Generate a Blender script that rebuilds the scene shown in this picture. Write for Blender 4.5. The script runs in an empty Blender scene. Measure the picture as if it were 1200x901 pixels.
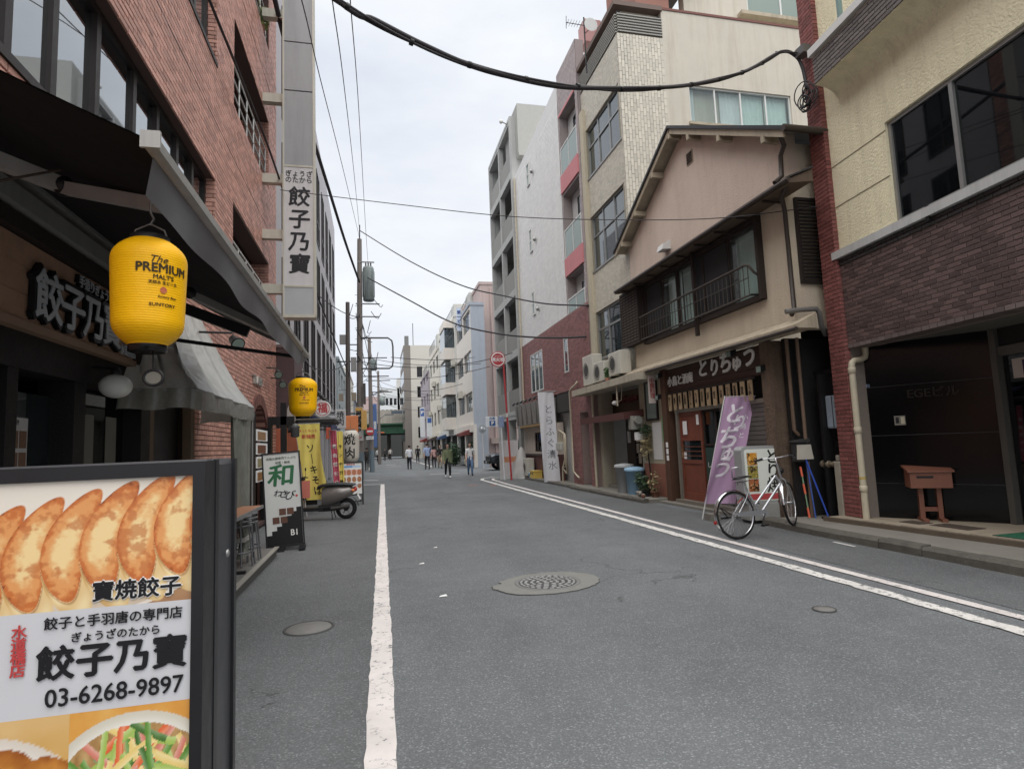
import bpy, bmesh, math, random
from mathutils import Vector, Matrix
R = math.radians
random.seed(7)
scene = bpy.context.scene
COL = scene.collection

# ---------------------------------------------------------------- camera
cam_data = bpy.data.cameras.new("camera")
cam = bpy.data.objects.new("camera", cam_data)
COL.objects.link(cam)
CAMR = Matrix(((0.9736248, 0.0162825, -0.2275733), (-0.2245844, -0.1073794, -0.9685203), (-0.0402067, 0.9940848, -0.1008905)))
CAMH = 1.5
cam.matrix_world = Matrix.Translation((0, 0, CAMH)) @ CAMR.to_4x4()
cam_data.sensor_width = 36.0
cam_data.lens = 20.7
cam_data.clip_start = 0.05
cam_data.clip_end = 2000
scene.camera = cam

# ---------------------------------------------------------------- sky and sun (bright overcast)
SUN_EL, SUN_AZ = 74, 192
world = bpy.data.worlds.new("World")
scene.world = world
world.use_nodes = True
wn, wl = world.node_tree.nodes, world.node_tree.links
bg = wn["Background"]
sky = wn.new("ShaderNodeTexSky")
sky.sky_type = 'NISHITA'
sky.sun_disc = False
sky.sun_elevation = R(SUN_EL)
sky.sun_rotation = R(SUN_AZ)
sky.air_density = 1.0
sky.dust_density = 4.0
hsv = wn.new("ShaderNodeHueSaturation"); hsv.inputs["Saturation"].default_value = 0.25
wl.new(sky.outputs[0], hsv.inputs["Color"])
tc = wn.new("ShaderNodeTexCoord")
mp = wn.new("ShaderNodeMapping"); mp.inputs["Scale"].default_value = (1.2, 1.2, 3.2)
wl.new(tc.outputs["Generated"], mp.inputs["Vector"])
nz = wn.new("ShaderNodeTexNoise"); nz.inputs["Scale"].default_value = 2.1; nz.inputs["Detail"].default_value = 6; nz.inputs["Roughness"].default_value = 0.55
wl.new(mp.outputs[0], nz.inputs["Vector"])
cr = wn.new("ShaderNodeValToRGB")
cr.color_ramp.elements[0].position = 0.30; cr.color_ramp.elements[0].color = (6.7, 7.15, 8.0, 1)
cr.color_ramp.elements[1].position = 0.70; cr.color_ramp.elements[1].color = (8.9, 9.15, 9.5, 1)
wl.new(nz.outputs[0], cr.inputs[0])
mx = wn.new("ShaderNodeMix"); mx.data_type = 'RGBA'; mx.inputs[0].default_value = 0.90
wl.new(hsv.outputs[0], mx.inputs[6]); wl.new(cr.outputs[0], mx.inputs[7])
wl.new(mx.outputs[2], bg.inputs["Color"])
bg.inputs["Strength"].default_value = 0.0405

sun_data = bpy.data.lights.new("sun", 'SUN')
sun_data.energy = 1.5
sun_data.angle = R(95)
sun_data.color = (1.0, 0.975, 0.94)
sun = bpy.data.objects.new("sun", sun_data)
COL.objects.link(sun)
_sd = Vector((math.sin(R(SUN_AZ)) * math.cos(R(SUN_EL)), math.cos(R(SUN_AZ)) * math.cos(R(SUN_EL)), math.sin(R(SUN_EL))))
sun.rotation_euler = (-_sd).to_track_quat('-Z', 'Y').to_euler()
sun.location = _sd * 60
vs = scene.view_settings
scene.display_settings.display_device = 'sRGB'
vs.view_transform = 'Standard'
vs.look = 'None'
vs.gamma = 1.0
vs.use_curve_mapping = False
vs.exposure = 1.56
scene.cycles.max_bounces = 7
scene.cycles.diffuse_bounces = 4
scene.cycles.glossy_bounces = 3
scene.cycles.transparent_max_bounces = 10
scene.cycles.use_denoising = True

# ---------------------------------------------------------------- materials
def lin(c):
    return tuple(((v / 255.0) / 12.92 if v / 255.0 <= 0.04045 else (((v / 255.0) + 0.055) / 1.055) ** 2.4) for v in c)

_mats = {}
def M(name, rgb, rough=0.7, var=0.14, scale=6.0, bump=0.0, bscale=80.0, metal=0.0, spec=0.4, streak=0.0, dirt=(40, 36, 30), piece=0.0, fine=0.0, coat=0.0, sat=0.8, big=0.0):
    """Procedural paint/stone/wood: base colour with world-space mottling, rain streaks, per-piece tint and fine relief."""
    if name in _mats:
        return _mats[name]
    m = bpy.data.materials.new(name); m.use_nodes = True
    nt = m.node_tree; N, L = nt.nodes, nt.links
    b = N["Principled BSDF"]
    base = lin(rgb); _y = .3 * base[0] + .6 * base[1] + .1 * base[2]; base = tuple(_y + (q - _y) * sat for q in base)
    b.inputs["Roughness"].default_value = rough
    b.inputs["Metallic"].default_value = metal
    b.inputs["Specular IOR Level"].default_value = spec
    if coat: b.inputs["Coat Weight"].default_value = coat
    geo = N.new("ShaderNodeNewGeometry")
    def noise(sc, det=4, vec=None, ro=0.6):
        n = N.new("ShaderNodeTexNoise"); n.inputs["Scale"].default_value = sc; n.inputs["Detail"].default_value = det; n.inputs["Roughness"].default_value = ro
        L.new(vec or geo.outputs["Position"], n.inputs["Vector"]); return n.outputs[0]
    def mathn(op, a, bb):
        n = N.new("ShaderNodeMath"); n.operation = op
        for i, v in enumerate((a, bb)):
            if isinstance(v, (int, float)): n.inputs[i].default_value = v
            else: L.new(v, n.inputs[i])
        return n.outputs[0]
    def mix(f, a, bb, mode='MIX'):
        n = N.new("ShaderNodeMix"); n.data_type = 'RGBA'; n.blend_type = mode
        for i, v in ((0, f), (6, a), (7, bb)):
            if isinstance(v, (int, float)): n.inputs[i].default_value = v
            elif isinstance(v, tuple): n.inputs[i].default_value = (*v[:3], 1)
            else: L.new(v, n.inputs[i])
        return n.outputs[2]
    n1 = noise(scale)
    f = mathn('MULTIPLY', mathn('SUBTRACT', n1, 0.5), 2.2 * var)
    if fine:
        f = mathn('ADD', f, mathn('MULTIPLY', mathn('SUBTRACT', noise(bscale, 2), 0.5), 2.5 * fine))
    if big:
        f = mathn('ADD', f, mathn('MULTIPLY', mathn('SUBTRACT', noise(0.55, 5), 0.5), 2.5 * big))
    if piece:
        oi = N.new("ShaderNodeObjectInfo")
        rnd = mathn('FRACT', mathn('ADD', geo.outputs["Random Per Island"], oi.outputs["Random"]), 0)
        f = mathn('ADD', f, mathn('MULTIPLY', mathn('SUBTRACT', rnd, 0.5), 2 * piece))
    val = mathn('ADD', f, 1.0)
    h = N.new("ShaderNodeHueSaturation"); h.inputs["Color"].default_value = (*base, 1); L.new(val, h.inputs["Value"])
    col = h.outputs[0]
    if streak:
        mp = N.new("ShaderNodeMapping"); mp.inputs["Scale"].default_value = (2.6, 2.6, 0.22)
        L.new(geo.outputs["Position"], mp.inputs["Vector"])
        s = noise(1.9, 6, mp.outputs[0], 0.7)
        r = N.new("ShaderNodeMapRange"); r.inputs[1].default_value = 0.47; r.inputs[2].default_value = 0.78
        L.new(s, r.inputs[0])
        col = mix(mathn('MULTIPLY', r.outputs[0], streak), col, lin(dirt))
    L.new(col, b.inputs["Base Color"])
    rr = mathn('ADD', mathn('MULTIPLY', mathn('SUBTRACT', n1, 0.5), 0.25), rough)
    L.new(rr, b.inputs["Roughness"])
    if bump:
        bp = N.new("ShaderNodeBump"); bp.inputs["Strength"].default_value = bump; bp.inputs["Distance"].default_value = 0.02
        L.new(noise(bscale, 3), bp.inputs["Height"]); L.new(bp.outputs[0], b.inputs["Normal"])
    _mats[name] = m
    return m

def M_glass(name, tint=(60, 70, 72), clear=0.45, ior=1.6, rough=0.02, trc=.78):
    """Window glass: partly see-through, sharp reflections growing at grazing angles."""
    if name in _mats: return _mats[name]
    m = bpy.data.materials.new(name); m.use_nodes = True
    N, L = m.node_tree.nodes, m.node_tree.links
    for n in list(N):
        if n.type == 'BSDF_PRINCIPLED': N.remove(n)
    out = [n for n in N if n.type == 'OUTPUT_MATERIAL'][0]
    lw = N.new("ShaderNodeLayerWeight"); lw.inputs[0].default_value = 0.5
    pw = N.new("ShaderNodeMath"); pw.operation = 'POWER'; pw.inputs[1].default_value = 4.5; L.new(lw.outputs["Facing"], pw.inputs[0])
    F0 = ((ior - 1) / (ior + 1)) ** 2
    fr = N.new("ShaderNodeMath"); fr.operation = 'MULTIPLY_ADD'; fr.inputs[1].default_value = 1 - F0; fr.inputs[2].default_value = F0; L.new(pw.outputs[0], fr.inputs[0])
    geo = N.new("ShaderNodeNewGeometry")
    nz = N.new("ShaderNodeTexNoise"); nz.inputs["Scale"].default_value = 1.6
    L.new(geo.outputs["Position"], nz.inputs["Vector"])
    bp = N.new("ShaderNodeBump"); bp.inputs["Strength"].default_value = 0.035; L.new(nz.outputs[0], bp.inputs["Height"])
    gl = N.new("ShaderNodeBsdfGlossy"); gl.inputs["Roughness"].default_value = rough; gl.inputs["Color"].default_value = (0.9, 0.93, 0.95, 1)
    L.new(bp.outputs[0], gl.inputs["Normal"])
    tr = N.new("ShaderNodeBsdfTransparent"); tr.inputs[0].default_value = (trc * .96, trc, trc, 1)
    df = N.new("ShaderNodeBsdfDiffuse"); df.inputs[0].default_value = (*lin(tint), 1)
    m1 = N.new("ShaderNodeMixShader"); m1.inputs[0].default_value = clear
    L.new(df.outputs[0], m1.inputs[1]); L.new(tr.outputs[0], m1.inputs[2])
    m2 = N.new("ShaderNodeMixShader")
    L.new(fr.outputs[0], m2.inputs[0]); L.new(m1.outputs[0], m2.inputs[1]); L.new(gl.outputs[0], m2.inputs[2])
    L.new(m2.outputs[0], out.inputs[0])
    _mats[name] = m
    return m

def M_vcol(name, rough=0.35, spec=0.5, coat=0.0):
    """Flat print: colours come from the printed sheet's own colour attribute."""
    if name in _mats: return _mats[name]
    m = bpy.data.materials.new(name); m.use_nodes = True
    N, L = m.node_tree.nodes, m.node_tree.links
    a = N.new("ShaderNodeAttribute"); a.attribute_name = "Col"
    b = N["Principled BSDF"]; b.inputs["Roughness"].default_value = rough; b.inputs["Specular IOR Level"].default_value = spec
    b.inputs["Coat Weight"].default_value = coat
    L.new(a.outputs[0], b.inputs["Base Color"])
    _mats[name] = m
    return m

def M_leaf(name, rgb):
    if name in _mats: return _mats[name]
    m = M(name, rgb, 0.55, 0.35, 9, piece=0.35)
    return m

# ---------------------------------------------------------------- facade frame: u along the wall, d outward, z up
class Fr:
    def __init__(s, ox, oy, ux, uy, nx, ny):
        s.o = (ox, oy); s.u = (ux, uy); s.n = (nx, ny)
    def P(s, u, d, z):
        return (s.o[0] + u * s.u[0] + d * s.n[0], s.o[1] + u * s.u[1] + d * s.n[1], z)
def FR(x): return Fr(x, 0, 0, 1, -1, 0)      # wall on the right side of the street, u = world Y
def FL(x): return Fr(x, 0, 0, 1, 1, 0)       # wall on the left side, u = world Y
def FC(y): return Fr(0, y, 1, 0, 0, -1)      # wall facing the camera, u = world X
ID = Fr(0, 0, 1, 0, 0, 1)

# ---------------------------------------------------------------- mesh builder
class MB:
    def __init__(s):
        s.v = []; s.f = []; s.sm = []; s.mi = []; s.cur = 0
    def add(s, vs, fs, smooth=False):
        o = len(s.v); s.v += [tuple(p) for p in vs]
        for f in fs:
            s.f.append(tuple(i + o for i in f)); s.sm.append(smooth); s.mi.append(s.cur)
        return s
    def hexa(s, p, skip=()):
        fs = [(0, 3, 2, 1), (4, 5, 6, 7), (0, 1, 5, 4), (1, 2, 6, 5), (2, 3, 7, 6), (3, 0, 4, 7)]
        return s.add(p, [f for i, f in enumerate(fs) if i not in skip])
    def box(s, x0, x1, y0, y1, z0, z1):
        return s.hexa([(x0, y0, z0), (x1, y0, z0), (x1, y1, z0), (x0, y1, z0), (x0, y0, z1), (x1, y0, z1), (x1, y1, z1), (x0, y1, z1)])
    def bbox(s, x0, x1, y0, y1, z0, z1, r=0.01):
        """box with chamfered vertical and top edges"""
        r = min(r, (x1 - x0) * .45, (y1 - y0) * .45, (z1 - z0) * .45)
        def ring(q, z): return [(x0 + q, y0, z), (x1 - q, y0, z), (x1, y0 + q, z), (x1, y1 - q, z), (x1 - q, y1, z), (x0 + q, y1, z), (x0, y1 - q, z), (x0, y0 + q, z)]
        def inset(q, z): return [(x0 + 2 * q, y0 + q, z), (x1 - 2 * q, y0 + q, z), (x1 - q, y0 + 2 * q, z), (x1 - q, y1 - 2 * q, z), (x1 - 2 * q, y1 - q, z), (x0 + 2 * q, y1 - q, z), (x0 + q, y1 - 2 * q, z), (x0 + q, y0 + 2 * q, z)]
        q = r * .98
        rings = [inset(q / 2, z0), ring(r, z0 + r), ring(r, z1 - r), inset(q / 2, z1)]
        return s.loft(rings, cap=True)
    def fb(s, F, u0, u1, d0, d1, z0, z1):
        P = F.P
        p = [P(u0, d0, z0), P(u1, d0, z0), P(u1, d1, z0), P(u0, d1, z0), P(u0, d0, z1), P(u1, d0, z1), P(u1, d1, z1), P(u0, d1, z1)]
        s.hexa(p)
        if F.u[0] * F.n[1] - F.u[1] * F.n[0] < 0:
            for i in range(len(s.f) - 6, len(s.f)): s.f[i] = s.f[i][::-1]
        return s
    def loft(s, rings, cap=False, closed=True, smooth=False):
        n = len(rings[0]); vs = [p for r in rings for p in r]; fs = []
        for k in range(len(rings) - 1):
            for i in range(n if closed else n - 1):
                j = (i + 1) % n
                fs.append((k * n + i, k * n + j, (k + 1) * n + j, (k + 1) * n + i))
        s.add(vs, fs, smooth)
        if cap:
            s.add(rings[0], [tuple(range(n))[::-1]]); s.add(rings[-1], [tuple(range(n))])
        return s
    def cyl(s, p0, p1, r0, r1=None, n=12, cap=True, smooth=True):
        r1 = r0 if r1 is None else r1
        p0, p1 = Vector(p0), Vector(p1); ax = (p1 - p0)
        if ax.length < 1e-9: return s
        ax.normalize()
        a = ax.orthogonal().normalized(); b = ax.cross(a)
        rings = [[tuple(p + (a * math.cos(t) + b * math.sin(t)) * r) for t in [2 * math.pi * i / n for i in range(n)]] for p, r in ((p0, r0), (p1, r1))]
        return s.loft(rings, cap, True, smooth)
    def tube(s, pts, r, n=8, cap=True, smooth=True, closed=False):
        pts = [Vector(p) for p in pts]; rs = r if isinstance(r, (list, tuple)) else [r] * len(pts)
        rings = []; a = None
        for i, p in enumerate(pts):
            t = (pts[min(i + 1, len(pts) - 1)] - pts[max(i - 1, 0)])
            if closed: t = pts[(i + 1) % len(pts)] - pts[i - 1]
            t.normalize()
            a = t.orthogonal().normalized() if a is None else (a - t * a.dot(t)).normalized()
            b = t.cross(a)
            rings.append([tuple(p + (a * math.cos(w) + b * math.sin(w)) * rs[i]) for w in [2 * math.pi * k / n for k in range(n)]])
        if closed: rings.append(rings[0]); cap = False
        return s.loft(rings, cap, True, smooth)
    def bar(s, p0, p1, w, h, up=(0, 0, 1)):
        p0, p1 = Vector(p0), Vector(p1); t = (p1 - p0).normalized(); up = Vector(up)
        a = t.cross(up)
        if a.length < 1e-5: a = t.cross(Vector((0, 1, 0)))
        a.normalize(); b = a.cross(t)
        q = [(-1, -1), (1, -1), (1, 1), (-1, 1)]
        r = [[tuple(p + a * (x * w / 2) + b * (y * h / 2)) for x, y in q] for p in (p0, p1)]
        return s.loft(r, True)
    def lathe(s, c, prof, n=24, axis='z', smooth=True, cap=True):
        rings = []
        for r, z in prof:
            ring = []
            for i in range(n):
                t = 2 * math.pi * i / n; x, y = r * math.cos(t), r * math.sin(t)
                ring.append((c[0] + x, c[1] + y, c[2] + z) if axis == 'z' else (c[0] + x, c[1] + z, c[2] + y) if axis == 'y' else (c[0] + z, c[1] + x, c[2] + y))
            rings.append(ring)
        return s.loft(rings, cap, True, smooth)
    def sphere(s, c, r, n=12, m=8, sc=(1, 1, 1)):
        rings = []
        for k in range(m + 1):
            ph = -math.pi / 2 + math.pi * k / m; rr = max(math.cos(ph), 0.02) * r
            rings.append([(c[0] + sc[0] * rr * math.cos(2 * math.pi * i / n), c[1] + sc[1] * rr * math.sin(2 * math.pi * i / n), c[2] + sc[2] * r * math.sin(ph)) for i in range(n)])
        return s.loft(rings, True, True, True)
    def prism(s, F, poly, d0, d1):
        """poly in (u,z), extruded from d0 to d1"""
        return s.loft([[F.P(u, d0, z) for u, z in poly], [F.P(u, d1, z) for u, z in poly]], True)
    def quad(s, a, b, c, d): return s.add([a, b, c, d], [(0, 1, 2, 3)])
    def wall(s, F, u0, u1, z0, z1, t, holes=(), d=0.0):
        """thick wall with real openings: front, back and reveals"""
        us = sorted({u0, u1, *[h[0] for h in holes], *[h[1] for h in holes]}); us = [u for u in us if u0 <= u <= u1]
        zs = sorted({z0, z1, *[h[2] for h in holes], *[h[3] for h in holes]}); zs = [z for z in zs if z0 <= z <= z1]
        def solid(i, k):
            if i < 0 or k < 0 or i >= len(us) - 1 or k >= len(zs) - 1: return False
            um, zm = (us[i] + us[i + 1]) / 2, (zs[k] + zs[k + 1]) / 2
            return not any(h[0] < um < h[1] and h[2] < zm < h[3] for h in holes)
        P = F.P
        for i in range(len(us) - 1):
            for k in range(len(zs) - 1):
                if not solid(i, k): continue
                a, b, c, e = us[i], us[i + 1], zs[k], zs[k + 1]
                s.quad(P(a, d, c), P(b, d, c), P(b, d, e), P(a, d, e))
                s.quad(P(a, d - t, c), P(a, d - t, e), P(b, d - t, e), P(b, d - t, c))
                if not solid(i - 1, k): s.quad(P(a, d, c), P(a, d, e), P(a, d - t, e), P(a, d - t, c))
                if not solid(i + 1, k): s.quad(P(b, d, c), P(b, d - t, c), P(b, d - t, e), P(b, d, e))
                if not solid(i, k - 1): s.quad(P(a, d, c), P(a, d - t, c), P(b, d - t, c), P(b, d, c))
                if not solid(i, k + 1): s.quad(P(a, d, e), P(b, d, e), P(b, d - t, e), P(a, d - t, e))
        return s
    def build(s, name, mats, parent=None, world=True, loc=None):
        if not isinstance(mats, (list, tuple)): mats = [mats]
        off = Vector((0, 0, 0))
        if parent is not None and world:
            p = parent
            while p is not None: off += p.location; p = p.parent
        if loc is not None: off = Vector(loc)
        me = bpy.data.meshes.new(name)
        me.from_pydata([(x - off.x, y - off.y, z - off.z) for x, y, z in s.v], [], s.f)
        for m in mats: me.materials.append(m)
        me.polygons.foreach_set("use_smooth", s.sm)
        me.polygons.foreach_set("material_index", s.mi)
        bm = bmesh.new(); bm.from_mesh(me)
        bmesh.ops.recalc_face_normals(bm, faces=bm.faces)
        bm.to_mesh(me); bm.free()
        me.update()
        return link(name, me, parent, loc)

def link(name, me, parent=None, loc=None):
    o = bpy.data.objects.new(name, me); COL.objects.link(o)
    if parent is not None: o.parent = parent
    if loc is not None: o.location = loc
    return o

def tag(o, label, cat, group=None):
    o["label"] = label; o["category"] = cat
    if group: o["group"] = group
    return o
def thing(name, label, cat, loc=(0, 0, 0), rz=0.0, group=None):
    o = bpy.data.objects.new(name, None); COL.objects.link(o)
    o.empty_display_size = 0.1
    o.location = loc; o.rotation_euler = (0, 0, rz)
    return tag(o, label, cat, group)
def struct(o): o["kind"] = "structure"; return o
def stuff(o): o["kind"] = "stuff"; return o
def copy_tree(o, parent=None):
    c = o.copy(); COL.objects.link(c)
    if parent is not None: c.parent = parent
    for ch in list(o.children): copy_tree(ch, c)
    return c

def in_view(p):
    v = CAMR.transposed() @ (Vector(p) - Vector((0, 0, CAMH)))
    if v.z > -0.3: return None
    x, y = 600 + 690 * v.x / -v.z, 450 - 690 * v.y / -v.z
    return -v.z if -20 < x < 1220 and -20 < y < 920 else None

def text(body, size, mat, parent, pos, ux, uz, bold=0.0, ext=0.0008, align='CENTER', space=1.0, line=1.0, name="lettering", sx=1.0, shear=0.0, bend=None):
    """Lettering as thin solid glyphs; pos = centre, ux = reading direction, uz = up of the letters."""
    c = bpy.data.curves.new(name, 'FONT'); c.body = body; c.size = size
    c.align_x = align; c.align_y = 'CENTER'; c.extrude = ext
    c.space_character = space; c.space_line = line; c.shear = shear; c.resolution_u = 3
    t = bpy.data.objects.new(name, c); COL.objects.link(t)
    bpy.context.view_layer.update()
    me = bpy.data.meshes.new_from_object(t.evaluated_get(bpy.context.evaluated_depsgraph_get()))
    bpy.data.objects.remove(t); bpy.data.curves.remove(c)
    ux, uz = Vector(ux).normalized(), Vector(uz); uz = (uz - ux * uz.dot(ux)).normalized(); un = ux.cross(uz)
    off = Vector((0, 0, 0)); p = parent
    while p is not None: off += p.location; p = p.parent
    pos = Vector(pos)
    if bold > 0:      # heavier strokes: a few slightly shifted layers of the same glyphs
        b = bold * size * .8; src = [tuple(v.co) for v in me.vertices]; fs = [tuple(q.vertices) for q in me.polygons]; vs_, ff = [], []
        for k, (dx, dy) in enumerate(((0, 0), (b, 0), (-b, 0), (0, b), (0, -b))):
            o_ = len(vs_); vs_ += [(x + dx, y + dy, z + k * .00012) for x, y, z in src]; ff += [tuple(i + o_ for i in q) for q in fs]
        me = bpy.data.meshes.new(name); me.from_pydata(vs_, [], ff)
    for v in me.vertices:
        x, y, z = v.co.x * sx, v.co.y, v.co.z
        v.co = (pos + ux * x + uz * y + un * z - off) if bend is None else (Vector(bend(x, y, z)) - off)
    me.materials.clear(); me.materials.append(mat)
    me.name = name
    return link(name, me, parent)
def vtext(s): return "\n".join(s)

_bm_cache = {}
def bricks(F, parent, rects, holes, bw, bh, gap, depth, mat, nmax=300, name="brick", vertical=False, d=0.0, bond=0.5):
    """Every brick real: the ones showing largest are parts of their own, the rest one joined part."""
    out = []
    for (u0, u1, z0, z1) in rects:
        A0, A1, B0, B1 = (z0, z1, u0, u1) if vertical else (u0, u1, z0, z1)
        r = 0; b = B0
        while b + bh * 0.4 < B1:
            b1 = min(b + bh - gap, B1); bm_ = (b + b1) / 2
            a = A0 - (bw * bond if r % 2 else 0)
            while a < A1:
                s0, s1 = max(a, A0), min(a + bw - gap, A1)
                segs = [(s0, s1)]
                for h in holes:
                    hA0, hA1, hB0, hB1 = (h[2], h[3], h[0], h[1]) if vertical else h
                    if hB0 < bm_ < hB1:
                        ns = []
                        for q0, q1 in segs:
                            if q1 <= hA0 or q0 >= hA1: ns.append((q0, q1)); continue
                            if q0 < hA0: ns.append((q0, hA0))
                            if q1 > hA1: ns.append((hA1, q1))
                        segs = ns
                for q0, q1 in segs:
                    if q1 - q0 > bw * 0.12:
                        out.append((b, b1, q0, q1) if vertical else (q0, q1, b, b1))
                a += bw
            b += bh; r += 1
    scored = []
    for q in out:
        c = F.P((q[0] + q[1]) / 2, d, (q[2] + q[3]) / 2)
        dist = in_view(c); scored.append((dist if dist else 1e6 + Vector(c).length, q))
    scored.sort(key=lambda t: t[0])
    lead = scored[:nmax] if nmax else []
    poff = Vector((0, 0, 0)); p = parent
    while p is not None: poff += p.location; p = p.parent
    for dist, q in lead:
        if dist > 1e5: continue
        w, h = round(q[1] - q[0], 3), round(q[3] - q[2], 3)
        key = (w, h, depth, mat.name, F.u, F.n)
        if key not in _bm_cache:
            mb = MB(); G0 = Fr(0, 0, *F.u, *F.n)
            e = 0.004
            P = G0.P
            mb.loft([[P(-w / 2, -0.01, -h / 2), P(w / 2, -0.01, -h / 2), P(w / 2, -0.01, h / 2), P(-w / 2, -0.01, h / 2)],
                     [P(-w / 2, depth - e, -h / 2), P(w / 2, depth - e, -h / 2), P(w / 2, depth - e, h / 2), P(-w / 2, depth - e, h / 2)],
                     [P(-w / 2 + e, depth, -h / 2 + e), P(w / 2 - e, depth, -h / 2 + e), P(w / 2 - e, depth, h / 2 - e), P(-w / 2 + e, depth, h / 2 - e)]])
            n = len(mb.v); mb.add([mb.v[-4], mb.v[-3], mb.v[-2], mb.v[-1]], [(0, 1, 2, 3)])
            o = mb.build(name, mat); _bm_cache[key] = o.data; bpy.data.objects.remove(o)
        o = link(name, _bm_cache[key], parent)
        o.location = Vector(F.P((q[0] + q[1]) / 2, d + random.uniform(-.0015, .0015), (q[2] + q[3]) / 2)) - poff
    rest = scored[nmax:] + [t for t in lead if t[0] > 1e5]
    if rest:
        mb = MB(); P = F.P
        for _, q in rest:
            dd = d + depth + random.uniform(-.002, .002); a, b, c, e = q
            mb.add([P(a, d - .01, c), P(b, d - .01, c), P(b, d - .01, e), P(a, d - .01, e), P(a, dd, c), P(b, dd, c), P(b, dd, e), P(a, dd, e)],
                   [(4, 5, 6, 7), (0, 1, 5, 4), (1, 2, 6, 5), (2, 3, 7, 6), (3, 0, 4, 7)])
        o = mb.build(name + "work" if name == "brick" else name + "_field", mat, parent); stuff(o)
    return len(out)

def window(parent, F, u0, u1, z0, z1, cols, rows, frame, glass, d=-0.08, fw=0.05, fd=0.06, curtain=None, room=None, name="window", mul=None):
    """Window frame as a part; every pane (and curtain) a sub-part. cols/rows are inner division fractions."""
    mul = mul or fw
    cu = [0, *cols, 1]; cz = [0, *rows, 1]
    mb = MB()
    mb.fb(F, u0, u1, d, d + fd, z0, z0 + fw); mb.fb(F, u0, u1, d, d + fd, z1 - fw, z1)
    mb.fb(F, u0, u0 + fw, d + .001, d + fd - .001, z0 + fw, z1 - fw); mb.fb(F, u1 - fw, u1, d + .001, d + fd - .001, z0 + fw, z1 - fw)
    for c in cols:
        u = u0 + (u1 - u0) * c; mb.fb(F, u - mul / 2, u + mul / 2, d + .002, d + fd - .002, z0 + fw, z1 - fw)
    for r in rows:
        z = z0 + (z1 - z0) * r; mb.fb(F, u0 + fw, u1 - fw, d + .003, d + fd - .004, z - mul / 2, z + mul / 2)
    w = mb.build(name, frame, parent)
    for i in range(len(cu) - 1):
        for k in range(len(cz) - 1):
            a, b = u0 + (u1 - u0) * cu[i] + fw * .4, u0 + (u1 - u0) * cu[i + 1] - fw * .4
            c, e = z0 + (z1 - z0) * cz[k] + fw * .4, z0 + (z1 - z0) * cz[k + 1] - fw * .4
            dd = d + fd * (.35 if (i + k) % 2 else .5)
            MB().fb(F, a, b, dd, dd + .006, c, e).build("pane", glass, w)
    if curtain:
        for (c0, c1, top, bot, cm) in curtain:
            a, b = u0 + (u1 - u0) * c0, u0 + (u1 - u0) * c1
            z_t, z_b = z0 + (z1 - z0) * top, z0 + (z1 - z0) * bot
            n = max(8, int((b - a) / .03)); ring = []
            for i in range(n + 1):
                u = a + (b - a) * i / n; w_ = .018 * math.sin(i * 1.9 + 2 * math.sin(i * .37))
                ring.append((u, d - .09 + w_))
            c = MB(); c.loft([[F.P(u, q, z_b) for u, q in ring], [F.P(u, q, z_t) for u, q in ring]], closed=False, smooth=True)
            c.build("curtain", cm, w)
    if room is not None:
        r = MB(); P = F.P; dp = d - 0.7
        for q in ([(u0, dp, z0), (u1, dp, z0), (u1, dp, z1), (u0, dp, z1)], [(u0, d, z0), (u1, d, z0), (u1, dp, z0), (u0, dp, z0)], [(u0, d, z1), (u1, d, z1), (u1, dp, z1), (u0, dp, z1)],
                  [(u0, d, z0), (u0, dp, z0), (u0, dp, z1), (u0, d, z1)], [(u1, d, z0), (u1, dp, z0), (u1, dp, z1), (u1, d, z1)]):
            r.quad(*[P(*t) for t in q])
        r.build("room", room, w)
    return w

def printed(name, F, u0, u1, z0, z1, d, nu, nz, fn, parent, mat=None, world=True, th=0.002):
    """A printed sheet: thin solid panel whose face carries the picture as a colour attribute."""
    vs = []; fs = []; cols = []
    for k in range(nz + 1):
        for i in range(nu + 1):
            u, z = i / nu, k / nz
            vs.append(F.P(u0 + (u1 - u0) * u, d, z0 + (z1 - z0) * z)); cols.append(fn(u, 1 - z))
    for k in range(nz):
        for i in range(nu):
            a = k * (nu + 1) + i; fs.append((a, a + 1, a + nu + 2, a + nu + 1))
    off = Vector((0, 0, 0)); p = parent
    while p is not None and world: off += p.location; p = p.parent
    me = bpy.data.meshes.new(name)
    me.from_pydata([tuple(Vector(v) - off) for v in vs], [], fs)
    ca = me.color_attributes.new("Col", 'FLOAT_COLOR', 'POINT')
    flat = []
    for c in cols: flat += [*lin(c), 1.0]
    ca.data.foreach_set("color", flat)
    me.materials.append(mat or M_vcol("printed_film"))
    return link(name, me, parent)
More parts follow.
